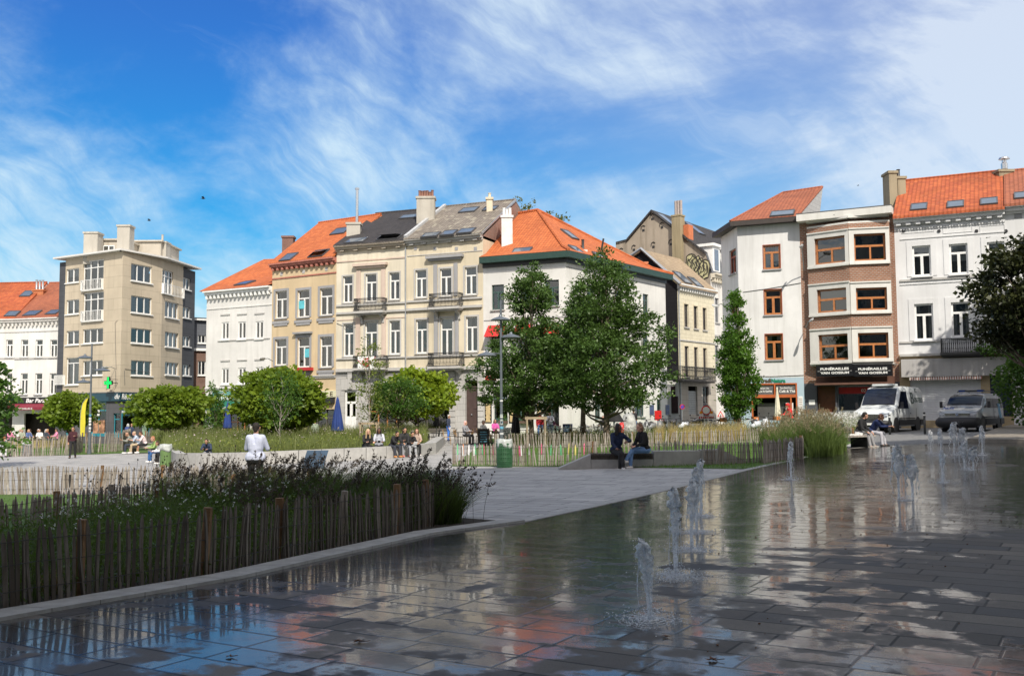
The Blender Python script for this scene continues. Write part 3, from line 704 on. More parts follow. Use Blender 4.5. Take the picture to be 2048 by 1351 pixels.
def chimney(parent, x0, y0, x1, y1, Y, mat, dp=.9, pots=0, potm=None, ph=.5, capm=None, rz=0.0, down=1.5):
    a = P(x0, (y0+y1)/2, Y); b = P(x1, (y0+y1)/2, Y); zt = P((x0+x1)/2, y0, Y).z; zb = P((x0+x1)/2, y1, Y).z-down
    cx, w_ = (a.x+b.x)/2, (b.x-a.x); f = MB(); f.box((cx, Y+dp/2, (zt+zb)/2), (w_, dp, zt-zb), rz); f.box((cx, Y+dp/2, zt-.09), (w_+.14, dp+.14, .16), rz)
    o = f.build('chimney', mat, parent)
    for k in range(pots):
        u = (k+.5)/pots-.5; h = ph*random.uniform(.8,1.15)
        MB().lathe([(.11,0),(.13,.05),(.10,.1),(.095,h),(.12,h+.02),(.12,h+.06),(.07,h+.06)], (cx+math.cos(rz)*u*w_*.85, Y+dp/2+math.sin(rz)*u*w_*.85, zt), 10).build('chimney_pot', potm or simple('terracotta pot', (.35,.13,.07), .8), o, smooth=True)
    return o
def railing(parent, pts, h, mat, name='railing', bar=.014, sp=.11, scroll=True):
    """iron railing along a polyline of base points"""
    f = MB()
    for a, b in zip(pts[:-1], pts[1:]):
        a, b = Vector(a), Vector(b); L = (b-a).length; d = (b-a)/L; up = Vector((0,0,1))
        for z, r in ((.06,.016),(h*.86,.014),(h,.024)): f.tube([a+up*z, b+up*z], r, 5)
        n = max(1, int(L/sp))
        for k in range(n+1):
            p = a+d*(L*k/n); f.tube([p+up*.0, p+up*h], bar if k % 4 else bar*1.5, 4)
            if scroll and k < n:
                c = p+d*(L/n/2); zc = h*.46; rr = L/n*.46
                ring = [c+up*(zc+math.sin(t)*h*.3)+d*math.cos(t)*rr for t in [2*math.pi*i/8 for i in range(9)]]; f.tube(ring, bar*.8, 3, caps=False)
                f.tube([c+up*(h*.88), c+up*(h*.98)], bar*.9, 3)
    return f.build(name, mat, parent)
def balcony(parent, w, x0, ytop, x1, ybot, proj=.75, slabm=None, railm=DARKM, brackets=True, scroll=True):
    u0, u1, z0, z1 = w.rect(x0, ytop, x1, ybot, proj); f = MB(); h = z1-z0
    w.box(f, u0-.06, u1+.06, z0-.16, z0, .002, proj+.05); w.box(f, u0, u1, z0-.26, z0-.16, .002, proj-.08)
    o = f.build('balcony', slabm, parent)
    if brackets:
        for u in (u0+.3, u1-.3):
            g = MB(); pr = [(.003,-.26),(proj-.2,-.26),(proj-.2,-.36),(proj-.45,-.46),(.14,-.62),(.12,-.85),(.003,-.95)]
            g.prism([w.pt(u-.09, z0+zz, dd) for dd, zz in pr], w.d3*.18); g.fixn().build('bracket', slabm, o)
    railing(o, [w.pt(u0,z0,.02), w.pt(u0,z0,proj), w.pt(u1,z0,proj), w.pt(u1,z0,.02)], h, railm, scroll=scroll)
    return o
def shell(mb, walls, z0, z1, depth, ztops=None):
    """side and back walls behind a row of front walls"""
    A = walls[0].A; B = walls[-1].B; nA = -walls[0].n; nB = -walls[-1].n
    dA = Vector((-.0,1)) if depth is None else nA; A2 = A+nA*depth; B2 = B+nB*depth
    q = lambda p, z: (p.x, p.y, z)
    mb.poly(q(A2,z0), q(A,z0), q(A,z1), q(A2,z1)); mb.poly(q(B,z0), q(B2,z0), q(B2,z1), q(B,z1)); mb.poly(q(B2,z0), q(A2,z0), q(A2,z1), q(B2,z1))
    return A2, B2
def cab(parent, w, pl, off=.04, rad=.018):
    return MB().tube([w.pt(*w.hit(a,b),off) for a, b in pl], rad, 4).build('cable', simple('grey cable', (.12,.12,.12), .6), parent)
def slab_poly(pts, t=.14):
    f = MB(); f.prism(pts, (0,0,-t)); return f.fixn()
def gable_roof(parent, w, zE, rL, rR, mat, over=.35, gm=None, t=.14, hip=False, edgem=None):
    """front slope from the eave of wall w to ridge points, with a back slope and closed gables"""
    eL, eR = w.pt(0,zE,over), w.pt(w.L,zE,over)
    rp = RoofP(eL, eR, rR)
    bL, bR = Vector(rL)*2-eL, Vector(rR)*2-eR; bL.z = bR.z = zE
    f = MB(); 
    up = Vector((0,0,.0))
    for q in ([eL,eR,rR,rL],[rL,rR,bR,bL]): f.add([Vector(p)+Vector((0,0,.02)) for p in q]+[Vector(p)-Vector((0,0,t)) for p in q], [(0,1,2,3),(7,6,5,4),(0,4,5,1),(1,5,6,2),(2,6,7,3),(3,7,4,0)])
    o = f.fixn().build('roof', mat, parent)
    g = MB(); dn = Vector((0,0,-t-.01))
    if not hip: g.poly(w.pt(0,zE,0)+dn, Vector(rL)+dn, bL+dn)
    g.poly(w.pt(w.L,zE,0)+dn, bR+dn, Vector(rR)+dn); g.build('gable', gm or mat, parent)
    # ridge tiles
    rt = MB(); rt.tube([Vector(rL)+Vector((0,0,.03)), Vector(rR)+Vector((0,0,.03))], .09, 8); rt.build('ridge_tiles', edgem or mat, parent)
    return o, rp
def downpipe(parent, w, u, z0, z1, mat=None):
    f = MB(); f.tube([w.pt(u,z0,.07), w.pt(u,z1,.07)], .05, 8); return f.build('downpipe', mat or simple('zinc', (.38,.40,.42), .4, .1, metal=.5), parent, smooth=True)
def shopbox(parent, w, x0, y0, x1, y1, fm, n=3, dep=.35, tr=.75, door=None):
    """ground-floor glazing: frame, uprights, transom, glass"""
    o = w.rect(x0,y0,x1,y1); a,b,c,d = o; f = MB(); t = .07
    for u in [a+(b-a)*k/n for k in range(n+1)]: w.box(f, u-t/2, u+t/2, c, d, -dep, -dep+.08)
    for z in (c+.2, c+(d-c)*tr, d-.04): w.box(f, a, b, z-.04, z+.04, -dep, -dep+.075)
    w.box(f, a, b, c, c+.35, -dep, -dep+.06)
    fo = f.build('shopfront', fm, parent); MB().poly(w.pt(a,c+.3,-dep+.03), w.pt(b,c+.3,-dep+.03), w.pt(b,d,-dep+.03), w.pt(a,d,-dep+.03)).build('pane', GLASS, fo)
    return o, fo
def signboard(parent, w, x0, y0, x1, y1, mat, proj=.12, d0=.002, name='sign'):
    a,b,c,d = w.rect(x0,y0,x1,y1); f = MB(); w.box(f, a,b,c,d,d0,proj); return f.build(name, mat, parent), (a,b,c,d)
def wtext(parent, w, s, x0, y0, x1, y1, mat, off, bold=.0, shear=0, ext=.01, space=1.0):
    a,b,c,d = w.rect(x0,y0,x1,y1,off); return lettering(s, w.pt(a,c,off), w.d3, (0,0,1), b-a, d-c, mat, parent, bold, ext, shear, space=space)
W_CREAM = plaster('cream render', (.72,.66,.53), .38); W_BEIGE = plaster('beige render', (.68,.60,.45), .35); W_OCHRE = plaster('ochre render', (.66,.52,.33), .35)
W_WHITE = plaster('white render', (.74,.73,.70), .30); W_TAN = plaster('tan panel facade', (.58,.50,.38), .25, line=.95); W_GREYW = plaster('off white old render', (.72,.70,.66), .5)
STONE = plaster('grey bluestone', (.36,.36,.37), .3); STONE2 = plaster('light grey stone', (.50,.49,.47), .35); RUST = plaster('rusticated stone', (.50,.49,.47), .3, line=.42)
TILE_O = tilemat('orange pantiles', (.56,.165,.058), (.44,.12,.045), .35); TILE_R = tilemat('weathered orange tiles', (.50,.135,.05), (.36,.085,.04), .50); TILE_BR = tilemat('red brown tiles', (.38,.13,.07), (.29,.10,.06), .35)
TILE_K = tilemat('black slate tiles', (.045,.042,.043), (.06,.055,.055), .2); TILE_G = tilemat('mossy grey tiles', (.19,.165,.14), (.25,.215,.18), .5, moss=(.36,.33,.26)); TILE_T = tilemat('tan tiles', (.40,.31,.21), (.33,.25,.17), .4)
WOODO = simple('orange varnished wood', (.43,.17,.06), .35, .15, 6, coat=.3); ZINC = simple('zinc', (.38,.40,.42), .4, .1, metal=.5); BLACKF = simple('black window frame', (.03,.03,.032), .4, .1)
def B_(name, w, label, cat='building', u=.5): q = w.pt(w.L*u, 0); q.z = gz(q.x,q.y); return thing(name, q, label, cat)
def wins(parent, w, boxes, style='T', fm=WHITEP, sur=None, surt=.16, heads=(), sill=.12, sillm=None, ops=None, fw=.075, name='window', curtain=None):
    for i, bx in enumerate(boxes):
        st = bx[4] if len(bx) > 4 else style; o = w.rect(*bx[:4]); ops.append(o); window(parent, w, o, st, fm, fw=fw, sill=sill, sillm=sillm, name=name, curtain=curtain)
        if sur: surround(parent, w, o, sur, surt, head=(.28 if i in heads else None))
# ---- far left pair --------------------------------------------------
def far_left():
    w0 = Wall(-70,93.6,30,93); w1 = Wall(30,93,118,91.6)
    zt = w1.hit(75,645)[1]; ridgeY = 99.5
    for k, (w, nm, lab, mat, tm) in enumerate(((w0,'terraced_house','grey-white three-storey house at far left, orange roof, beside the bar',W_GREYW,TILE_R),(w1,'terraced_house','white three-storey corner bar house with red-brown roof and maroon awning',W_WHITE,TILE_BR))):
        r = B_(nm, w, lab, 'house'); ops = []
        cols = [(-45,-31),(-17,-4),(12,25)] if k == 0 else [(42,56),(71,85),(100,114)]
        wins(r, w, [(a,679,b,714) for a, b in cols]+[(a-1,746,b-1,788) for a, b in cols], 'T', ops=ops, sillm=STONE2)
        zg = w.hit(75 if k else 0, 797)[1]
        if k: o = w.rect(48,826,112,876); ops.append(o)
        else: o = w.rect(-40,826,24,876); ops.append(o)
        m = MB(); wallmesh(m, w, -2, zt, ops); shell(m, [w], -2, zt, 11); m.build('wall', mat, r)
        bk = MB(); backing(bk, w, -1.5, zt); bk.build('interior', INTM, r)
        cornice(r, w, zt-.1, W_GREYW, ((0,.2,.12),(.2,.4,.3),(.4,.52,.42)), (.42,.16,-.18,.1,.22))
        band(r, w, 0 if k else -60, 716.5, 30 if not k else 118, 716.0, .16, .07, STONE2); cornice(r, w, zt-.85, STONE2, ((0,.07,.05),))
        eL, eR = w.pt(0,zt+.35,.4), w.pt(w.L,zt+.35,.4)
        zr = P(80,566,ridgeY).z; a = Vector((w.A.x, ridgeY, zr)); b = Vector((w.B.x, ridgeY-.5, zr))
        ro, rp = gable_roof(r, w, zt+.42, a, b, tm, .4, W_GREYW)
        if k: skylight(rp, ro, 65,627,1.5,1.1); skylight(rp, ro, 107,625,1.2,1.0); chimney(ro, 64,578,86,605,97.0, simple('orange render chimney',(.45,.16,.07),.8), .8, 3, ZINC, .9)
        else: skylight(rp, ro, 25,628,1.2,1.0); skylight(rp, ro, 55,588,1.1,1.2)
        if k:
            s_, bb = signboard(r, w, 26,794,113,806, simple('black sign', (.02,.02,.02), .4), .22); wtext(s_, w, 'Bar Parallèle', 52,796,108,804.5, WHITEP, .23, .02, .2)
            f = MB(); a0,b0,c0,d0 = w.rect(24,806,116,814); f.add([w.pt(a0,d0,.05),w.pt(b0,d0,.05),w.pt(b0,c0,1.3),w.pt(a0,c0,1.3),w.pt(b0,c0-.25,1.3),w.pt(a0,c0-.25,1.3)],[(3,2,1,0),(5,4,2,3)]); aw = f.build('awning', simple('maroon awning cloth', (.20,.02,.04), .8), r); 
            lettering('PARALLELE', w.pt(b0*.35,c0-.2,1.31), w.d3, (0,0,1), 1.6,.16, WHITEP, aw)
        else:
            s_, bb = signboard(r, w, -60,796,26,806, simple('orange sign', (.75,.28,.05), .5), .2)
far_left()
# ---- tan corner apartment block ------------------------------------
def tan_block():
    Z0 = -2.0
    ws = Wall(115,88.4,127,88.0); w1 = Wall(127,88,242,84); w2 = Wall(242,84,322,88.5); w3 = Wall(322,88.5,364,92.6); w4 = Wall(364,92.6,388,95)
    r = B_('apartment_building', w1, 'tan five-storey corner apartment block with rooftop chimneys and pharmacy', u=1)
    zt = w1.hit(242,503)[1]; zg = w1.hit(242,783)[1]
    o1, o2, o3, o4 = [], [], [], []
    for y0, y1 in ((537,565),(599,628),(661,689)): wins(r, w1, [(132.5,y0,158,y1)], '2', ops=o1, curtain=.6)
    wins(r, w1, [(132,715,157.5,769)], 'W2', ops=o1, curtain=.8)
    wins(r, w1, [(166,520,207,579),(166,584,207,641)], 'T3', ops=o1, curtain=.3); wins(r, w1, [(165,657,206,686),(165,720.5,205,750.5)], '3', ops=o1)
    for y0, y1 in ((530,564),(593,627),(657,687),(721,751)): wins(r, w2, [(262,y0,304,y1)], '3', ops=o2)
    wins(r, w3, [(324,541,346,588)], 'T3', ops=o3)
    for y0, y1 in ((604,636),(664.6,694.6),(724.5,750)): wins(r, w3, [(330,y0,357,y1)], '3', ops=o3)
    for y0, y1 in ((556,579),(614,636),(672,693),(729,751)): wins(r, w4, [(366,y0,381,y1)], '2', ops=o4)
    for w, ops, mt, nm in ((w1,o1,W_TAN,'wall'),(w2,o2,W_TAN,'wall'),(w3,o3,W_TAN,'wall')):
        m = MB(); wallmesh(m, w, zg, zt, ops); m.build('wall', mt, r)
    SL = plaster('slate grey cladding', (.085,.09,.10), .2, line=.5)
    m = MB(); wallmesh(m, ws, Z0, zt-.25, []); wallmesh(m, w4, Z0, zt-.2, o4); A2, B2 = shell(m, [ws,w4], Z0, zt-.25, 9); m.build('side_wall', SL, r)
    bk = MB()
    for w in (w1,w2,w3,w4): backing(bk, w, zg, zt, .9, w.L-.9 if w is not w4 else w.L, -.8)
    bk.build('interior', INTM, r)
    # roof slab with white edge following the fronts
    pts = [ws.pt(-.3,0,.5), w1.pt(.0,0,.55), w1.pt(w1.L,0,.55)+w2.n3*.3, w2.pt(w2.L,0,.6), w4.pt(w4.L+.3,0,.5), Vector((B2.x,B2.y,0)), Vector((A2.x,A2.y,0))]
    f = MB(); f.prism([Vector((p.x,p.y,zt+.02)) for p in pts], (0,0,.15)); rf = f.fixn().build('roof', simple('white roof edge', (.66,.65,.62), .6, .05), r)
    for s, x0, x1 in ((w1, 0.0, .8),):
        pass
    PH = plaster('penthouse render', (.55,.50,.42), .45)
    def pbox(x0,y0,x1,y1,Y,dp): 
        a = P(x0,y0,Y); b = P(x1,y0,Y); g = MB(); g.box(((a.x+b.x)/2,Y+dp/2,(a.z+zt)/2),(b.x-a.x,dp,a.z-zt+.01), R(0)); o = g.build('penthouse', PH, rf); 
        g = MB(); g.box(((a.x+b.x)/2,Y+dp/2,a.z+.08),(b.x-a.x+.4,dp+.4,.14)); g.build('penthouse_roof', PH, o); return o
    ph = pbox(190,481,250,505,88,5); ph2 = pbox(250,484,322,510,91,5)
    wp = Wall(205,87.98,236,87.98); op = []; fr = wp.rect(207,491,230,503); window(ph, wp, fr, '2', dep=-.05, sill=None)
    CH = plaster('chimney concrete', (.50,.47,.41), .6)
    chimney(rf, 167,463,195,505,86.5, CH, 1.2, 0, down=1); chimney(rf, 234,449,259,503,86, CH, 1.1, 0, down=1); chimney(rf, 308,482,332,513,91.5, CH, 1.2, 1, CH, .8, down=1)
    # small balconies of white bars
    for w, bx in ((w1,(166,560,207,579)),(w1,(166,622,207,641)),(w1,(113,751,130,769)),(w3,(323,572,364,592))):
        a,b,c,d = w.rect(*bx); g = MB(); pr = .25
        for k in range(15): u = a+(b-a)*k/14; w.box(g, u-.015,u+.015,c,d,pr-.02,pr)
        w.box(g,a,b,d,d+.04,pr-.03,pr+.01); w.box(g,a,b,c,c+.04,pr-.03,pr+.01); w.box(g,a,a+.03,c,d+.04,.0,pr); w.box(g,b-.03,b,c,d+.04,.0,pr); g.build('railing', WHITEP, r)
    cab(r, w1, [(233,738),(232,700),(231,645),(236,640)]); cab(r, w1, [(232,740),(232,775)]); cab(r, w2, [(248,740),(249,770)]); cab(r, w2, [(249,737),(300,745)])
    cornice(r, w1, zg-.05, simple('thin grey ledge', (.3,.28,.25)), ((0,.08,.12),)); cornice(r, w2, zg-.05, simple('thin grey ledge', (.3,.28,.25)), ((0,.08,.12),)); cornice(r, w3, zg-.05, simple('thin grey ledge', (.3,.28,.25)), ((0,.08,.12),))
    # ground floor
    TEAL = simple('dark teal fascia', (.02,.06,.085), .35, .1); DST = plaster('dark stone tiles', (.12,.12,.13), .3, line=.6); BLUE = simple('turquoise shop frame', (.03,.25,.32), .5)
    g1 = []; g2_ = []; g3 = []
    for x0, x1 in ((131,148),(178,212)): o, fo = shopbox(r, w1, x0, 803, x1, 872, BLUE, 2, .2); g1.append(o)
    o, fo = shopbox(r, w1, 226, 826, 240, 874, BLUE, 1, .2); g1.append(o)
    o = w2.rect(246,828,268,876); g2_.append(o); o, fo = shopbox(r, w2, 284,835,301,872, BLUE, 1, .2); g2_.append(o); gb = w3.rect(330,838,356,860); g3.append(gb)
    for w, g in ((w1,g1),(w2,g2_),(w3,g3)):
        m = MB(); wallmesh(m, w, Z0, zg-.05, g); m.build('wall', DST, r)
        backm = MB(); backing(backm, w, Z0, zg, .9, w.L-.9, -.8); backm.build('interior', INTM, r)
    gm = MB(); a,b,c,d = gb
    for k in range(8): w3.box(gm, a+(b-a)*k/8, a+(b-a)*(k+.86)/8, c, d, -.1,-.05)
    for k in range(5): w3.box(gm, a, b, c+(d-c)*k/5, c+(d-c)*k/5+.06, -.08,-.03)
    gm.build('glass_block_window', simple('glass blocks', (.55,.55,.48), .3), r)
    s1, bb = signboard(r, w1, 170,786,242,802, TEAL, .18); wtext(s1, w1, 'du', 229.5,787,239,797, WHITEP, .19, .01, .25)
    s2, bb = signboard(r, w2, 242,786,300,802, TEAL, .18); wtext(s2, w2, 'Récif', 243.5,787,263,798, WHITEP, .19, .01, .25)
    s3, bb = signboard(r, w2, 243,818,266,831, TEAL, .5); wtext(s3, w2, 'PHARMACY', 243.8,821,265.5,826, WHITEP, .51, .02)
    # posters on the shop windows
    po = MB(); a,b,c,d = w1.rect(184,840,206,866); w1.box(po, a,b,c,d,-.15,-.12); po.build('poster', simple('faded orange poster', (.45,.24,.14), .6, .6, 2.5), r)
    po = MB(); a,b,c,d = w2.rect(286,847,295,870); w2.box(po, a,b,c,d,-.12,-.09); po.build('poster', simple('green white poster', (.30,.42,.30), .6, .6, 2), r)
    po = MB(); a,b,c,d = w1.rect(182,818,197,831); w1.box(po, a,b,c,d,-.12,-.05); po.build('notice', WHITEP, r)
    # pharmacy cross on a bracket
    q = w1.pt(*w1.hit(213,764)[:2], 1.2) if False else None
    u, z = w1.hit(217,765,.9); c = w1.pt(u,z,.9); ct = thing('pharmacy_cross', (c.x,c.y,c.z), 'glowing green pharmacy cross with time digits on the tan block', 'sign')
    f = MB(); x, up, n = w1.d3, Vector((0,0,1)), w1.n3
    A = lambda a0,a1,b0,b1,t0,t1: f.hexa([c+x*i+up*j+n*k for k in (t0,t1) for i, j in ((a0,b0),(a1,b0),(a1,b1),(a0,b1))])
    A(-.16,.16,-.50,.50,-.06,.06); A(-.5,-.16,-.17,.17,-.06,.06); A(.16,.5,-.17,.17,-.06,.06); f.build('cross_case', simple('cross case', (.02,.03,.02), .4), ct)
    g = MB(); gl = ledmat('green led', (.0,.75,.12), 1.4)
    for i in range(-5,6):
        for j in range(-9,10):
            xx, zz = i*.085, j*.05
            if (abs(xx) < .14 or abs(zz) < .15) and not (abs(zz) < .1): g.box(c+x*xx+up*zz+n*.068, (.055,.012,.03), w1.ang)
    g.build('led_dots', gl, ct); lettering('13:06', c+x*-.46+up*-.085+n*.07, x, up, .92,.17, gl, ct, .01)
    f = MB(); f.tube([c-n*.06, c-n*.88], .03, 6); f.tube([c-n*.06+up*.3, c-n*.88+up*.3], .02, 6); f.build('bracket', DARKM, ct)
tan_block()
def dark_house():
    w = Wall(384,97.5,422,98.5); r = B_('brick_house', w, 'small dark brick and grey house squeezed between tan block and white cafe', 'house'); ops = []
    wins(r, w, [(396,670,418,686,'3'),(396,722,418,750,'3')], '3', ops=ops); zt = w.hit(405,641)[1]; zm = w.hit(405,700)[1]
    m = MB(); wallmesh(m, w, zm, zt, ops[:1]); shell(m, [w], -2, zt, 8); m.build('upper_wall', plaster('grey shingle', (.13,.14,.16), .3, line=.3), r)
    ops.append(w.rect(398,830,416,870))
    m = MB(); wallmesh(m, w, -2, zm, ops[1:]); m.build('wall', brickmat('dark brown brick', (.16,.08,.055), (.22,.11,.075), (.2,.18,.16)), r)
    b = MB(); backing(b, w, -2, zt); b.build('interior', INTM, r)
    cornice(r, w, zt, WHITEP, ((0,.2,.35),)); band(r, w, 386,699,420,699,.25,.25,WHITEP); signboard(r, w, 398,822,418,829, simple('pale fascia', (.5,.5,.48)), .2)
    f = MB(); a,b_,c,d = w.rect(384,636,424,640); w.box(f, 0,w.L,zt+.2,zt+.26,-8,.4); f.build('roof', simple('flat roof felt', (.1,.1,.1), .9), r)
dark_house()
# ---- white cafe house ----------------------------------------------
def cafe_house():
    w = Wall(412,81,543,77.5); r = B_('cafe_house', w, 'white corner cafe house with orange hipped roof and green awning', 'house'); ops = []
    zt = w.hit(475,590)[1]
    for xs, y0, y1 in ((((443,458),(476,492),(511,527)),644,679),(((443,458),(476,492),(511,527)),736,768)):
        for i, (a, b) in enumerate(xs):
            dy = (a-443)*-.03; o = w.rect(a,y0+dy,b,y1+dy); ops.append(o); window(r, w, o, '2', WHITEP, fw=.10, sill=.10, curtain=.95, dep=.12)
            f = MB(); w.box(f, o[0]-.1, o[1]+.1, o[3]+.55, o[3]+.66, .002, .06); f.build('lintel', STONE2, r)
    so, fo = shopbox(r, w, 430,823,500,876, WOODO, 5, .25, .62); ops.append(so); s2o, fo2 = shopbox(r, w, 506,823,538,876, WOODO, 2, .25, .62); ops.append(s2o)
    m = MB(); wallmesh(m, w, -2, zt, ops); A2, B2 = shell(m, [w], -2, zt, 12); m.build('wall', W_WHITE, r)
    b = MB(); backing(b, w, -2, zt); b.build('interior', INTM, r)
    cornice(r, w, zt, WHITEP, ((0,.14,.14),(.14,.36,.30),(.36,.48,.5)), (.42,.17,-.16,.14,.28)); cornice(r, w, zt-1.0, W_WHITE, ((0,.08,.05),)); cornice(r, w, w.hit(475,776)[1], W_WHITE, ((0,.12,.08),))
    band(r, w, 436,681,540,677,.09,.06,STONE2)
    zr = P(532,518,87).z; rl = Vector((P(528,518,87).x,87,zr)); rr = w.pt(w.L,zr,-(87-77.5)); e0, e1 = w.pt(-.4,zt+.5,.5), w.pt(w.L,zt+.5,.5)
    bL = Vector((A2.x-.3,A2.y,zt+.5)); bR = Vector((B2.x,B2.y,zt+.5))
    f = MB(); f.add([e0,e1,rr,rl,bR,bL], [(0,1,2,3),(3,2,4,5),(0,3,5),(0,5,4,1)]); ro = f.fixn().build('roof', TILE_O, r); rp = RoofP(e0,e1,rr)
    skylight(rp, ro, 490,567,1.3,1.3)
    s_, bb = signboard(r, w, 426,782,502,800, simple('sage green fascia', (.12,.30,.27), .6), .10); wtext(s_, w, 'CAFÉ', 433,784,449,791, WHITEP, .11, .02); wtext(s_, w, 'TULIPANT', 433,792,466,799, WHITEP, .11, .02)
    f = MB(); a0,b0,c0,d0 = w.rect(424,801,504,812); f.add([w.pt(a0,d0,.05),w.pt(b0,d0,.05),w.pt(b0,c0,1.0),w.pt(a0,c0,1.0),w.pt(b0,c0-.3,1.0),w.pt(a0,c0-.3,1.0)],[(3,2,1,0),(5,4,2,3)]); aw = f.build('awning', simple('green awning cloth', (.01,.13,.08), .8), r)
    lettering('CAFÉ', w.pt(b0*.5,c0-.22,1.01), w.d3, (0,0,1), .8,.2, WHITEP, aw)
    m2 = MB(); w.box(m2, w.rect(426,800,430,876)[0], w.rect(426,800,430,876)[1], -1, d0, .01,.08); m2.build('pilaster', simple('sage green fascia', (.12,.30,.27), .6), r)
cafe_house()
# ---- ochre house ----------------------------------------------------
def ochre_house():
    w = Wall(543,77.5,672,74); r = B_('townhouse', w, 'ochre three-storey townhouse with orange roof and red cornice', 'house'); ops = []; zt = w.hit(605,531)[1]
    wins(r, w, [(551,582,574,636),(595,580,619,634),(640,576,665,630),(550,678,573,730),(595,675,619,734),(640,673,664,734)], 'T', ops=ops, sur=STONE, surt=.2, heads=(4,), sillm=STONE)
    for o in ops[:]:
        f = MB(); w.box(f, o[0]-.25, o[1]+.25, o[2]-.42, o[2]-.22, .002,.10); w.box(f, o[0]-.1, o[1]+.1, o[2]-.6, o[2]-.42, .002,.07); f.build('sill_panel', STONE, r)
    so, fo = shopbox(r, w, 612,818,668,874, simple('dark shop frame', (.10,.09,.08), .5), 3, .3, .7); ops.append(so); s2, f2 = shopbox(r, w, 548,818,604,874, WOODO, 3, .3, .7); ops.append(s2)
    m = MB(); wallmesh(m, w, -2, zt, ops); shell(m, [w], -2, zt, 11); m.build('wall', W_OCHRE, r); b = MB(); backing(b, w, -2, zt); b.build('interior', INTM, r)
    PINK = simple('red painted cornice', (.42,.16,.12), .7, .15)
    cornice(r, w, zt-.05, PINK, ((0,.12,.15),(.12,.28,.34),(.28,.40,.46)), (.5,.2,-.14,.06,.26)); cornice(r, w, w.hit(605,553)[1], PINK, ((0,.1,.06),)); cornice(r, w, w.hit(640,756)[1], STONE2, ((0,.12,.1),(.12,.22,.16)))
    for k in range(3): u = w.L*(.15+.35*k); f = MB(); q = w.pt(u, zt-.45, .015); w.box(f, u-.13,u+.13,zt-.6,zt-.34,.002,.03); f.build('vent_plate', STONE2, r)
    Yr = 81.5; zr = P(640,444,Yr).z; rl = P(622,449,Yr); rl.z = zr; rr = Vector((w.B.x-.0,Yr-2,zr))
    ro, rp = gable_roof(r, w, zt+.38, w.pt(0.0,zr,-(5.2)), w.pt(w.L,zr,-5.2), TILE_O, .45, plaster('party wall', (.45,.42,.38), .5))
    skylight(rp, ro, 578,515,1.2,1.2); skylight(rp, ro, 638,508,1.5,1.1,True); skylight(rp, ro, 681,463,1.5,1.1)
    chimney(ro, 564,471,586,500,80.5, brickmat('chimney brick', (.18,.07,.05), (.24,.10,.07), (.25,.23,.21)), .8, 0, down=1)
    s_, bb = signboard(r, w, 610,781,672,794, simple('cream fascia', (.62,.60,.42), .6), .14); wtext(s_, w, 'L E', 650,783,665.5,791.5, simple('dark lettering', (.08,.06,.03)), .15, .01)
    signboard(r, w, 614,795,670,806, simple('black sign', (.02,.02,.02), .4), .3); signboard(r, w, 600,735,627,741, simple('small red sign', (.45,.03,.03)), .5)
    wc = simple('cyan poster', (.12,.50,.58), .6, .15)
    for bx in ((596,601,607,617),(608,697,620,714)): f = MB(); a,b2,c,d = w.rect(*bx); w.box(f,a,b2,c,d,-.10,-.085); f.build('poster', wc, r)
ochre_house()
